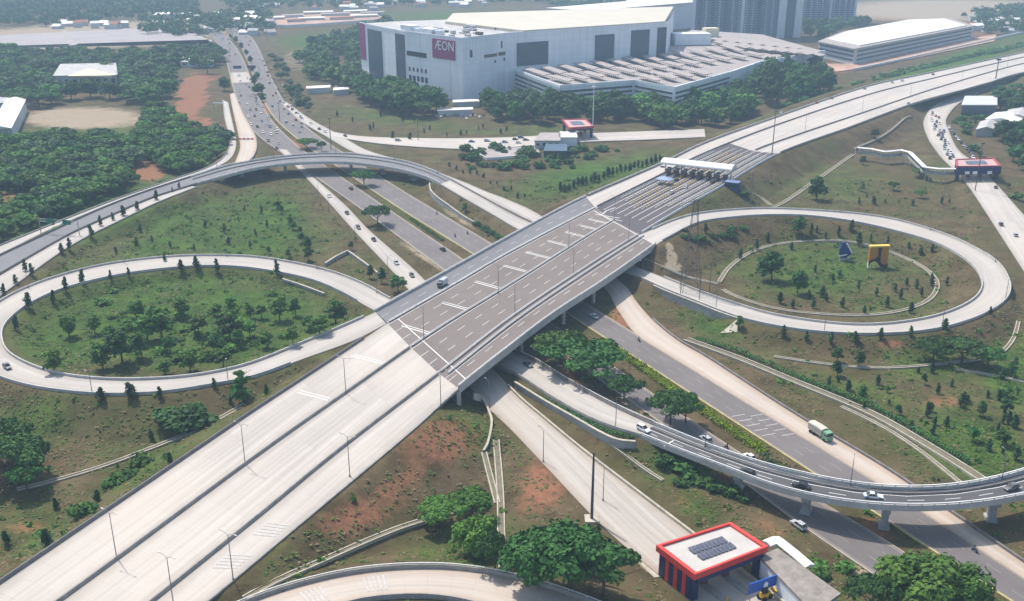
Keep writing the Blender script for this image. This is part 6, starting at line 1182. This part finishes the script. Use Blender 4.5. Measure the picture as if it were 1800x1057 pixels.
for a in (('mpv', 'white', 1131, 757, 4.35, 30, 16, 'white van shaped car entering the near flyover from the pale ramp'), ('mpv', 'silver', 1240, 775, .06, -30, -20, 'silver white people carrier on the carriageway beneath the spreading dark tree'), ('hatch', 'white', 1317, 806, .06, -30, -20, 'small white car on the carriageway just beyond the near flyover railing'),
          ('mpv', 'black', 1312, 834, 6.3, -30, -12, 'black car on the near flyover, left of the black sedan'), ('sedan', 'black', 1408, 857, 6.95, -30, -9, 'black sedan on the near flyover between the black car and the pale blue one'), ('sedan', 'ice', 1535, 875, 7.6, 30, 3, 'pale blue sedan at the middle of the near flyover'), ('hatch', 'grey', 1777, 860, 8.05, -30, 8, 'dark grey car on the near flyover at the right edge'),
          ('mpv', 'silver', 1403, 926, .06, -30, -21, 'silver people carrier on the shaded carriageway below the near flyover'), ('sedan', 'grey', 928, 643, 1.25, 30, 21, 'grey car coming out from under the motorway bridge on the pale ramp'), ('sedan', 'ice', 1044, 558, .06, -30, -19, 'pale car in the bridge shadow on the right carriageway'), ('hatch', 'grey', 13, 647, 6.0, 30, 22, 'dark grey car on the left loop ramp at the left edge'),
          ('sedan', 'white', 579, 346, .06, 30, 33, 'white car on the pale service road, first below the far flyover'), ('sedan', 'black', 610, 376, .06, 30, 33, 'dark car on the pale service road, second below the far flyover'), ('mpv', 'grey', 630, 402, .06, 30, 33, 'grey car on the pale service road just above the umbrella tree'), ('sedan', 'black', 657, 423, .06, 30, 33, 'black car on the pale service road below the umbrella tree'),
          ('hatch', 'silver', 697, 464, .06, 30, 36, 'grey silver car on the pale service road, second from the motorway bridge'), ('hatch', 'grey', 724, 486, .06, 30, 36, 'dark car on the pale service road about to pass under the motorway bridge'), ('sedan', 'black', 617, 333, .06, -30, -23, 'black car on the left carriageway near the far flyover'), ('sedan', 'black', 778, 440, .06, -30, -20, 'black car on the asphalt left carriageway close to the motorway bridge'),
          ('mpv', 'grey', 1759, 396, 2.05, -20, -30, 'dark grey car on the bright ramp right of the navy gate, upper of two'), ('hatch', 'silver', 1785, 415, 2.05, -20, -30, 'silver car on the bright ramp right of the navy gate, lower of two'), ('hatch', 'grey', 1750, 331, 2.05, -20, -30, 'dark car leaving the navy toll gate at its right lane')):
    car(*a)
rc = random.Random(21); cc = lambda: rc.choice(['white', 'white', 'silver', 'grey', 'black', 'white', 'silver', 'brown', 'red', 'blue', 'black']); kk = lambda: rc.choice(['mpv', 'sedan', 'hatch', 'mpv'])
def few(pts, z, du, dv, label, group):
    for q in pts: car(kk(), cc(), q[0] + rc.uniform(-.6, .6), q[1], z, du, dv, label, group, False)
few([(421, 160), (423, 169), (421, 183), (435, 183), (437, 207), (440, 194), (443, 155), (441, 220), (452, 224), (463, 234), (476, 238), (472, 249), (490, 253), (487, 262), (430, 175), (447, 205)], .06, 12, 24, 'small car on the left carriageway of the far arterial', 'cars on the far left carriageway')
few([(477, 137), (474, 147), (480, 169), (485, 165), (479, 188), (492, 178), (499, 192), (507, 201), (503, 216), (515, 221), (470, 128), (462, 108), (466, 116), (526, 233)], .06, -12, -26, 'small car on the right carriageway of the far arterial', 'cars on the far right carriageway')
few([(rc.uniform(-1, 1) * 11 + 425 + (v_ - 130) * .55, v_) for v_ in range(134, 236, 5)], .06, 12, 24, 'small car on the left carriageway of the far arterial', 'cars on the far left carriageway'); few([(rc.uniform(-1, 1) * 9 + 466 + (v_ - 110) * .56, v_) for v_ in range(104, 225, 6)], .06, -12, -26, 'small car on the right carriageway of the far arterial', 'cars on the far right carriageway')
few([(507, 189), (514, 193), (523, 200), (531, 209), (547, 218), (562, 228), (572, 233), (607, 240)], .25, 20, 10, 'small car on the pale slip road before the mall field', 'cars on the pale slip road')
few([(829, 250), (856, 249), (888, 251), (906, 246), (916, 243), (925, 247), (912, 252), (700, 248)], .3, 30, 0, 'small car on the pale road by the far toll office', 'cars by the far toll office')
few([(895, 262), (912, 261), (928, 260), (880, 264)], .46, 10, 8, 'car parked on the brown forecourt', 'cars on the brown forecourt')
few([(1435, 182), (1462, 174), (1520, 157), (1568, 146), (1586, 143), (1375, 199), (1640, 132)], ZM + .03, 30, -9, 'small dark car on the left lane of the far motorway', 'cars on the far motorway left lane'); few([(1597, 183)], ZM + .03, 30, -13, 'single car on the right lane of the far motorway', None)
few([(1640 + rc.uniform(-8, 10) + k * .9, 200 + k * 2.6) for k in range(16)], 2.05, 4, 24, 'car queueing on the bright ramp above the navy gate', 'cars queueing at the navy gate'); few([(1652 + rc.uniform(-6, 8) + k * 1.5, 232 + k * 3.4) for k in range(15)], 2.05, 6, 24, 'car queueing on the bright ramp above the navy gate', 'cars queueing at the navy gate')
few([(1668 + k * 4.2 + rc.uniform(-2, 3), 226 + k * 5.2) for k in range(12)], gz(*P(1690, 255)[:2]) + .02, 12, 26, 'car parked beside the queueing ramp', 'cars parked beside the ramp')
few([(600 + rc.uniform(-35, 35), 150 + rc.uniform(-18, 16)) for k in range(14)] + [(760 + k * 7.5, 207 + rc.uniform(-4, 3)) for k in range(13)], .05, 8, 20, 'car parked under the trees in front of the mall', 'cars parked at the mall')
few([(rc.uniform(380, 440) + (v_ - 50) * .45 - 10, v_) for v_ in (46, 50, 54, 58, 60, 64, 67, 70, 74, 77, 80, 84, 88, 92, 95, 98, 52, 62, 72, 82, 45, 48, 51, 55, 57, 61, 66, 69, 73, 76, 79, 86, 90, 93, 97, 99)], .06, 10, 22, 'tiny car on the arterial far away', 'cars far down the arterial')
for k in range(20): car(kk(), cc(), 930 + rc.uniform(0, 330), 118 + rc.uniform(-24, 16), ZP - .48, 20, 5, 'car parked on the roof of the parking block', 'cars on the parking roof', False)
few([(1188, 318), (1228, 316), (1252, 322), (1205, 330), (1180, 340)], ZM + .03, 20, -13, 'car in a lane of the motorway toll plaza', 'cars at the toll plaza')
# van on the bridge
p = P(778, 503, ZM); e = tag(empty('box_van', p, heading(778, 503, -30, 20, ZM)), 'dark grey box van on the blue grey lane of the motorway bridge', 'van')
mb = MB(); mb.box((-.9, 0, 1.75), (4.2, 1.95, 2.1), taper=.96); mb.build('cargo_box', CP['silver'], e); mb = MB(); mb.box((2.1, 0, 1.35), (1.7, 1.85, 1.5), taper=.86); mb.build('cab', CP['grey'], e); mb = MB(); mb.box((2.35, 0, 1.75), (1.1, 1.88, .6), taper=.86); mb.build('windows', M['glassdark'], e); mb = MB(); mb.box((0, 0, .6), (5.8, 1.5, .35)); mb.build('chassis', M['black'], e)
for x in (-1.9, 2.0):
    for y in (-.85, .85): o = link(bpy.data.objects.new('wheel', CARS['mpv']['wheel']), e); o.location = (x, y, .36)
# green tipper truck
p = P(1442, 768, .07); e = tag(empty('tipper_truck', p, heading(1442, 768, 30, 19, 0)), 'green cabbed tipper truck with pale covered body on the dusty service road', 'truck'); M['truckgreen'] = paint('pale_green_cab_paint', (.16, .34, .20)); M['tarp'] = plain('cream_tarpaulin', (.52, .50, .42), .8, var=.15, scale=1.5)
mb = MB(); mb.box((-1.3, 0, 2.0), (5.6, 2.4, 1.9), taper=1.0); mb.build('tipper_body', plain('dull_body_paint', (.36, .36, .30), .7, var=.25, scale=1.2), e)
mb = MB(); mb.sweep(np.array([(-4.15, 0, 2.95), (-2.5, 0, 3.05), (-.5, 0, 3.1), (1.55, 0, 2.98)]), [(-1.25, -.1), (-1.1, .2), (0, .42), (1.1, .2), (1.25, -.1)]); mb.build('tarpaulin', M['tarp'], e)
mb = MB(); mb.box((2.75, 0, 1.75), (1.9, 2.35, 2.3), taper=.92); cb = mb.build('cab', M['truckgreen'], e); mb = MB(); mb.box((3.05, 0, 2.25), (1.36, 2.3, .8), taper=.93); mb.build('windscreen', M['glassdark'], cb); mb = MB(); mb.box((3.72, 0, .8), (.2, 2.3, .5)); mb.build('bumper', M['truckgreen'], cb); mb = MB(); mb.box((-.3, 0, .85), (7.4, 1.1, .4)); mb.build('chassis', M['black'], e)
wm = MB(); wm.tube([(0, -.2, 0), (0, .2, 0)], .52, 14); wme = wm.mesh('wheel', M['black'])
for x in (-3.1, -1.8, 2.7):
    for y in (-1.0, 1.0): o = link(bpy.data.objects.new('wheel', wme), e); o.location = (x, y, .52)
# motorcycles with riders
M['skin'] = plain('brown_skin', (.30, .17, .10), .7); 
def bike(u, v, z, du, dv, col, label):
    p = P(u, v, z); e = tag(empty('motorcycle', p, heading(u, v, du, dv, z)), label, 'motorcycle'); mb = MB(); mb.box((0, 0, .62), (1.1, .28, .4), taper=.8); mb.box((-.35, 0, .86), (.7, .26, .12)); mb.build('body', M[col], e)
    mb = MB(); mb.tube([(.5, -.33, 1.05), (.55, 0, 1.02), (.5, .33, 1.05)], .03, 5); mb.tube([(.55, 0, 1.02), (.68, 0, .4)], .04, 5); mb.build('handlebar', M['darksteel'], e)
    w_ = MB(); w_.tube([(0, -.06, 0), (0, .06, 0)], .3, 12); me_ = w_.mesh('wheel', M['black'])
    for x in (-.62, .66): o = link(bpy.data.objects.new('wheel', me_), e); o.location = (x, 0, .3)
    return e, p
def rider(e, p, shirt, label):
    """seated figure grown as one skin over a jointed skeleton"""
    V = [(-.3, 0, .98), (-.24, 0, 1.2), (-.16, 0, 1.42), (-.14, 0, 1.52), (-.10, 0, 1.66), (-.09, 0, 1.76), (-.16, .2, 1.42), (.1, .26, 1.22), (.46, .3, 1.08), (-.16, -.2, 1.42), (.1, -.26, 1.22), (.46, -.3, 1.08), (-.28, .13, .95), (.14, .2, .86), (.02, .2, .42), (.14, .2, .36), (-.28, -.13, .95), (.14, -.2, .86), (.02, -.2, .42), (.14, -.2, .36)]
    E = [(0, 1), (1, 2), (2, 3), (3, 4), (4, 5), (2, 6), (6, 7), (7, 8), (2, 9), (9, 10), (10, 11), (0, 12), (12, 13), (13, 14), (14, 15), (0, 16), (16, 17), (17, 18), (18, 19)]; R = [.15, .16, .17, .06, .11, .09, .075, .055, .04, .075, .055, .04, .1, .085, .06, .05, .1, .085, .06, .05]
    me = bpy.data.meshes.new('person'); me.from_pydata(V, E, []); o = link(bpy.data.objects.new('person', me)); me.materials.append(shirt); o.location = Vector([float(q) for q in p]); o.rotation_euler = e.rotation_euler; md = o.modifiers.new('skin', 'SKIN'); md.use_smooth_shade = True
    for i, r in enumerate(R): me.skin_vertices[0].data[i].radius = (r, r)
    me.skin_vertices[0].data[0].use_root = True; s = o.modifiers.new('sub', 'SUBSURF'); s.levels = 1; s.render_levels = 1; hb = MB(); hb.tube([(-.1, 0, 1.64), (-.1, 0, 1.74), (-.1, 0, 1.82)], [.135, .14, .08], 10); hb.build('helmet', CP['black'], o); return tag(o, label, 'person')
shirts = [plain('dark_jacket', (.03, .03, .04), .8), plain('navy_jacket', (.03, .05, .12), .8), plain('grey_shirt', (.2, .2, .2), .8)]
for i, (u, v, du, dv, where) in enumerate(((1277, 789, -30, -20, 'below the lime hedge end'), (1713, 970, 30, 19, 'at the lower right beyond the near flyover'), (1123, 600, 30, 19, 'where the dusty road meets the right carriageway'), (800, 417, -30, -19, 'beside the dark planter hedge'), (822, 412, 30, 18, 'near the motorway bridge on the far right carriageway'), (768, 377, 30, 18, 'on the far right carriageway by the brown verge'))):
    e, p = bike(u, v, .06, du, dv, 'darksteel', 'dark motorcycle on the arterial road ' + where); rider(e, p, shirts[i % 3], 'person in helmet riding ' + where)
# ------------------------------------------------------------------ lamp posts, masts, signs, pylon
def lampmesh(h, arm, double):
    a = MB(); a.tube([(0, 0, -.3), (0, 0, h * .5), (0, 0, h)], [.12, .10, .07], 8); a.tube([(0, 0, -.2), (0, 0, .5)], .24, 8); b = MB(); c = MB()
    for s in ((-1, 1) if double else (1,)):
        b.tube([(0, 0, h - .1), (s * arm * .5, 0, h + .45), (s * arm, 0, h + .6)], [.05, .045, .04], 6); c.box((s * (arm + .2), 0, h + .58), (.7, .26, .13))
    return a.mesh('pole', M['poles']), b.mesh('arm', M['poles']), c.mesh('lamp_head', M['steel'])
M['poles'] = plain('grey_galvanised_pole', (.20, .205, .21), .5, .3)
LM = {k: lampmesh(*v) for k, v in dict(double=(11, 1.9, True), single=(9.5, 1.8, False), small=(7.5, 1.3, False)).items()}
def lamp(kind, p, rz, label, group):
    a, b, c = LM[kind]; e = tag(empty('street_lamp', p, rz), label, 'street lamp', group); link(bpy.data.objects.new('pole', a), e); q = link(bpy.data.objects.new('arm', b), e); link(bpy.data.objects.new('lamp_head', c), q); return e
mrz = math.atan2(dirb[1], dirb[0]) + math.pi / 2
for i, (u, v) in enumerate(((205, 980), (431, 816), (608, 692), (745, 596), (876, 517), (1000, 437), (1080, 387))): lamp('double', P(u, v, ZM), mrz, 'double armed grey lamp post standing on the left median barrier', 'lamp posts on the left median')
for (u, v) in ((305, 1062), (410, 1020), (615, 838), (775, 713)): lamp('double', P(u, v, ZM), mrz, 'double armed grey lamp post along the right side of the near motorway', 'lamp posts right of the near motorway')
for (u, v) in ((905, 552), (1008, 484), (1105, 424)): lamp('double', P(u, v, ZM), mrz, 'double armed lamp post between the paired railings of the bridge', 'lamp posts on the bridge railings')
for (u, v) in ((1415, 233), (1515, 199), (1600, 171), (1690, 144), (1770, 120)): lamp('double', P(u, v, ZM), mrz - .5, 'double armed lamp post on the median of the far motorway', 'lamp posts of the far motorway')
def along(A, k0, k1, n, kind, label, group, side=1, o_=.5):
    q = off(A, o_ * side); t = np.gradient(A[:, :2], axis=0)
    for i in np.linspace(k0 * (len(A) - 1), k1 * (len(A) - 1), n).astype(int): lamp(kind, q[i], math.atan2(t[i, 1], t[i, 0]) + math.pi / 2 * side, label, group)
along(LLb, .12, .88, 11, 'small', 'thin single armed lamp post on the outside of the left loop ramp', 'lamp posts of the left loop', 1, .5); along(RLb, .06, .84, 12, 'small', 'thin single armed lamp post on the outside of the right loop ramp', 'lamp posts of the right loop', 1, .5)
along(FAb, .1, .95, 5, 'small', 'thin lamp post on the outer parapet of the near flyover', 'lamp posts of the near flyover', 1, .25); along(FBa, .1, .9, 5, 'small', 'thin lamp post on the outer parapet of the far flyover', 'lamp posts of the far flyover', -1, .25)
for (u, v) in ((955, 812), (1060, 880), (860, 722)): lamp('single', P(u, v, 0), 2.2, 'slim lamp post on the left verge of the service road to the toll gate', 'lamp posts of the lower service road')
for (u, v) in ((533, 322), (578, 372), (625, 424), (682, 482), (560, 347)): lamp('small', P(u, v, 0), .3, 'slim lamp post beside the upper pale service road', 'lamp posts of the upper service road')
lamp('single', P(1082, 752, 3.6), -.8, 'short lamp post on the ramp left of the white car', None); lamp('single', G(1000, 1010), .4, 'pale lamp post rising from the huge bottom tree', None); lamp('single', G(20, 835), .5, 'curved lamp post poking out of the left edge trees', None); lamp('single', P(1625, 1075, 0), 2.5, 'lamp post head showing above the bright bottom right tree', None)
# advertising column beside the lower service road
p = G(1040, 915); e = tag(empty('mast', p), 'thick tall dark mast on a square concrete base beside the lower service road', 'mast'); mb = MB(); mb.tube([(0, 0, .3), (0, 0, 10), (0, 0, 19)], [.38, .32, .22], 12); mb.build('pole', M['darksteel'], e); mb = MB(); mb.box((0, 0, .2), (3.4, 3.4, .9)); mb.build('base', M['drain'], e)
for (u, v, z, h, r, l, mt) in ((1357, 271, ZM, 26, .35, 'tall grey mast beside the motorway where the toll plaza ends', 'poles'), (1042, 226, 0, 30, .45, 'tall white mast behind the far red toll gate', 'rail'), (1748, 152, 2, 24, .6, 'green grey lattice mast at the right of the far motorway', 'darksteel'), (1140, 215, 0, 20, .3, 'thin grey pole before the parking block trees', 'poles'), (1320, 352, 5, 15, .22, 'thin pole beside the blue plaza office', 'poles'), (1714, 335, 2, 26, .28, 'tall dark pole before the navy toll gate', 'darksteel'), (492, 214, .1, 14, .25, 'dark pole beside the pale slip road', 'darksteel'), (582, 262, .3, 20, .3, 'dark pole behind the far flyover', 'darksteel'), (735, 246, .3, 14, .25, 'thin dark pole beside the pale road', 'darksteel')):
    q = P(u, v, z); e = tag(empty('mast', q), l, 'mast'); mb = MB(); mb.tube([(0, 0, -1), (0, 0, h * .5), (0, 0, h)], [r, r * .8, r * .55], 8); mb.build('pole', M[mt], e); mb = MB(); mb.box((0, 0, h), (r * 6, r * 3, r * 2.5)); mb.build('head', M[mt], e)
# lattice power pylon
p = G(1213, 512); e = tag(empty('power_pylon', p), 'slender steel lattice pylon rising in front of the right loop', 'pylon'); Hp, w0, w1 = 37, 3.6, .7; lv = np.linspace(0, 1, 11)
mb = MB(); cor = lambda t: [((w0 + (w1 - w0) * t ** .8) * sx_, (w0 + (w1 - w0) * t ** .8) * sy_, Hp * t) for sx_, sy_ in ((-1, -1), (1, -1), (1, 1), (-1, 1))]
for k in range(4): mb.tube([cor(t)[k] for t in lv], .09, 5)
mb.build('leg_frame', M['darksteel'], e); mb = MB()
for a, b in zip(lv, lv[1:]):
    A, B_ = cor(a), cor(b)
    for k in range(4): j = (k + 1) % 4; mb.tube([A[k], B_[j]], .045, 4, cap=False); mb.tube([A[j], B_[k]], .045, 4, cap=False); mb.tube([B_[k], B_[j]], .04, 4, cap=False)
mb.build('bracing', M['darksteel'], e)
for z in (36,): mb = MB(); mb.tube([(-3.2, 0, z), (0, 0, z + .5), (3.2, 0, z)], .12, 5); mb.build('cross_arm', M['darksteel'], e)
for (u, v) in ((1196, 520), (1229, 528), (1247, 514)):
    q = G(u, v); e = tag(empty('power_pole', q), 'thin dark pole at the foot of the lattice pylon', 'pole', 'poles at the pylon foot'); mb = MB(); mb.tube([(0, 0, -.5), (0, 0, 12)], [.16, .1], 6); mb.build('pole', M['darksteel'], e); mb = MB(); mb.box((0, 0, 11.3), (1.8, .15, .15)); mb.build('cross_arm', M['darksteel'], e)
# monument emblems on the ringed lawn
def plate(mb, pts, y0, y1, mi=0):
    n = len(pts); b = len(mb.v); mb.v += [(float(x), y0, float(z)) for x, z in pts] + [(float(x), y1, float(z)) for x, z in pts]; mb.f.append(tuple(range(b, b + n))); mb.m.append(mi); mb.f.append(tuple(b + n + i for i in reversed(range(n)))); mb.m.append(mi)
    for i in range(n): j = (i + 1) % n; mb.f.append((b + i, b + n + i, b + n + j, b + j)); mb.m.append(mi)
M['ochre'] = plain('ochre_yellow_panel', (.48, .21, .025), .5, var=.12, scale=.5); M['ochretop'] = plain('bright_yellow_edge', (.80, .55, .10), .5); M['purple'] = plain('dark_plum_emblem', (.035, .012, .03), .5); M['royal'] = plain('royal_blue_panel', (.012, .045, .20), .45, var=.15, scale=.4)
p = G(1541, 470); e = tag(empty('emblem_monument', p, .12), 'square yellow monument with dark curved propeller emblem on the ringed lawn', 'monument'); s = 8.6
mb = MB(); plate(mb, [(-s / 2, 2.6), (-s * .1, 2.9), (.1 * s, 1.6), (.48 * s, 1.2), (s / 2, 1.6), (s / 2, s + .6), (-s / 2, s + .6)], -.6, .6); mb.build('panel', M['ochre'], e)
mb = MB(); mb.box((0, 0, s + .95), (s + .3, 1.9, .7)); mb.build('top_edge', M['ochretop'], e)
arcp = lambda cx, cz, r, a0, a1, n=10: [(cx + r * math.cos(a), cz + r * math.sin(a)) for a in np.linspace(a0, a1, n)]
mb = MB(); plate(mb, [(-.06 * s, s + .5), (.08 * s, s + .5), (.07 * s, .62 * s), (.08 * s, .40 * s), (.14 * s, .24 * s), (.28 * s, .16 * s), (.46 * s, .14 * s), (.5 * s, .22 * s), (.5 * s, .04 * s), (.30 * s, .0), (.12 * s, .06 * s), (0, .2 * s), (-.1 * s, .33 * s), (-.26 * s, .36 * s), (-.42 * s, .28 * s), (-.5 * s, .12 * s), (-.5 * s, .34 * s), (-.36 * s, .44 * s), (-.18 * s, .46 * s), (-.06 * s, .56 * s), (-.03 * s, .7 * s)], -1.1, -.62); mb.build('propeller_emblem', M['purple'], e)
mb = MB(); mb.box((-s * .47, 0, 1.2), (.4, .8, 2.6)); mb.box((s * .47, 0, .7), (.4, .8, 1.6)); mb.build('base', M['letter'], e)
p = G(1484, 458); e = tag(empty('emblem_monument', p, -.1), 'royal blue pointed monument with white edges on the ringed lawn', 'monument')
mb = MB(); plate(mb, [(-2.4, 1.6), (.4, 1.1), (2.6, 3.4), (-.6, 8.6), (-1.6, 8.4), (-2.6, 5.0)], -.7, .7); mb.build('panel', M['royal'], e); mb = MB(); plate(mb, [(-.3, 8.0), (.15, 8.4), (3.3, 3.7), (2.8, 3.3)], -1.0, -.75); plate(mb, [(-2.7, 2.4), (.6, 3.2), (.7, 2.8), (-2.6, 1.9)], -1.0, -.75); mb.build('white_edge', M['letter'], e); mb = MB(); mb.box((0, 0, .6), (4, 1.6, 1.4)); mb.build('base', M['wallgrey'], e)
# overhead signs
M['signgreen'] = plain('green_road_sign', (.01, .16, .10), .4, var=.08)
def gantry(pa, pb, z, h, panels, label, mat='signgreen'):
    a, b = P(*pa, z), P(*pb, z); c = (a + b) / 2; d = (b - a)[:2]; L_ = np.linalg.norm(d); an = math.atan2(d[1], d[0]); e = tag(empty('gantry_sign', c, an), label, 'sign')
    for s in (-L_ / 2, L_ / 2): mb = MB(); mb.tube([(s, 0, -1.5), (s, 0, h)], .2, 8); mb.build('post', M['steel'], e)
    mb = MB(); mb.tube([(-L_ / 2, 0, h - .3), (L_ / 2, 0, h - .3)], .14, 6); mb.tube([(-L_ / 2, 0, h - 1.5), (L_ / 2, 0, h - 1.5)], .14, 6); mb.build('beam', M['steel'], e)
    for (t, w_, hh) in panels: mb = MB(); mb.box(((t - .5) * L_, -.3, h - .9), (w_, .12, hh)); mb.build('sign_panel', M[mat], e)
gantry((72, 408), (140, 414), 3.3, 6.8, [(.3, 4.4, 2.2), (.72, 4.4, 2.2)], 'two green overhead direction signs across the grey approach at the left')
gantry((406, 133), (456, 132), .1, 9, [(.25, 8, 3), (.75, 8, 3)], 'dark overhead sign gantry across the far left carriageway', 'panelnavy')
p = P(433, 246, 3.4); e = tag(empty('road_barrier', p, .0), 'red and white plank barricade across the ramp under construction', 'barricade')
for k in range(7): mb = MB(); mb.box((-4.2 + k * 1.4, 0, .7), (1.4, .4, 1.0)); mb.build('board', M['red' if k % 2 == 0 else 'letter'], e)
p = G(384, 192); e = tag(empty('site_gate', p), 'small white and red site gate frame beside the outer ramp', 'gate'); mb = MB(); mb.box((0, 0, 4.6), (8, .5, 1.0)); mb.build('beam', M['letter'], e)
for x in (-3.8, 3.8): mb = MB(); mb.tube([(x, 0, -.5), (x, 0, 4.2)], .2, 6); mb.build('post', M['red'], e)
def patch(px, mat, name, label=None, lift=.12, cat_='slope paving', nn=10):
    a, b, c_, d_ = [np.array(q, float) for q in px]; V = []; mb = MB()
    for i in range(nn + 1):
        for j in range(nn + 1):
            s, t = i / nn, j / nn; q = a * (1 - s) * (1 - t) + b * s * (1 - t) + c_ * s * t + d_ * (1 - s) * t; w_ = G(*q); mb.v.append((float(w_[0]), float(w_[1]), float(w_[2] + lift)))
    for i in range(nn):
        for j in range(nn): k = i * (nn + 1) + j; mb.f.append((k, k + 1, k + nn + 2, k + nn + 1)); mb.m.append(0)
    o = mb.build(name, M[mat]); b_ = bmesh.new(); b_.from_mesh(o.data); bmesh.ops.recalc_face_normals(b_, faces=b_.faces)
    if sum(f.normal.z for f in b_.faces) < 0: bmesh.ops.reverse_faces(b_, faces=b_.faces)
    ex = bmesh.ops.solidify(b_, geom=b_.faces[:], thickness=.3); b_.to_mesh(o.data); b_.free(); return tag(o, label, cat_) if label else tag(o, kind='structure')
patch([(1284, 572), (1298, 560), (1296, 584), (1266, 586)], 'drain', 'slope_paving', 'pale stone apron on the grass below the loop retaining wall')

patch([(1118, 985), (1152, 968), (1172, 1012), (1150, 1016)], 'drain', 'service_apron', None, .1)
HAZE, EXPO = .0002, 0.3
# ------------------------------------------------------------------ light, sky, haze, camera
SUN_EL, SUN_AZ = math.radians(57), math.radians(-38)       # azimuth clockwise from +Y (view direction): the sun stands ahead and to the left
sd = Vector((math.sin(SUN_AZ) * math.cos(SUN_EL), math.cos(SUN_AZ) * math.cos(SUN_EL), math.sin(SUN_EL)))
w = bpy.data.worlds.new('World'); S.world = w; w.use_nodes = True
bg = w.node_tree.nodes['Background']; sk = w.node_tree.nodes.new('ShaderNodeTexSky'); sk.sky_type = 'NISHITA'; sk.sun_disc = False
sk.sun_elevation = SUN_EL; sk.sun_rotation = SUN_AZ; sk.air_density = 1.3; sk.dust_density = 2.5; sk.altitude = 50
w.node_tree.links.new(sk.outputs[0], bg.inputs[0]); bg.inputs[1].default_value = .15
ld = bpy.data.lights.new('sun', 'SUN'); ld.energy = 4.3; ld.angle = math.radians(1.5); ld.color = (1, .93, .84)
lo = link(bpy.data.objects.new('sun', ld)); lo.rotation_euler = (-sd).to_track_quat('-Z', 'Y').to_euler(); lo.location = (0, 300, 400)
hz = MB(); hz.box((0, 3500, 134), (9000, 9000, 290)); ho = hz.build('haze', [])
m, nt = newmat('pale_air'); N = NT(nt); pv = N.n('ShaderNodeVolumePrincipled'); pv.inputs['Density'].default_value = HAZE; pv.inputs['Color'].default_value = (.54, .76, 1, 1); pv.inputs['Anisotropy'].default_value = 0.0
o = N.n('ShaderNodeOutputMaterial'); N.l(pv.outputs[0], o.inputs['Volume']); ho.data.materials.append(m); tag(ho, kind='stuff')
cam = bpy.data.cameras.new('camera'); cam.sensor_width = 36; cam.lens = 36 * F / 1800; cam.clip_start = 1; cam.clip_end = 20000
co = link(bpy.data.objects.new('camera', cam)); co.location = (0, 0, H); co.rotation_euler = (math.pi / 2 - PITCH, 0, 0); S.camera = co
S.view_settings.view_transform = 'Standard'; S.view_settings.look = 'None'; S.view_settings.exposure = EXPO; S.view_settings.gamma = 1
S.cycles.max_bounces = 6; S.cycles.diffuse_bounces = 2; S.cycles.glossy_bounces = 2; S.cycles.transmission_bounces = 2; S.cycles.volume_bounces = 1; S.cycles.transparent_max_bounces = 4
S.cycles.use_denoising = True
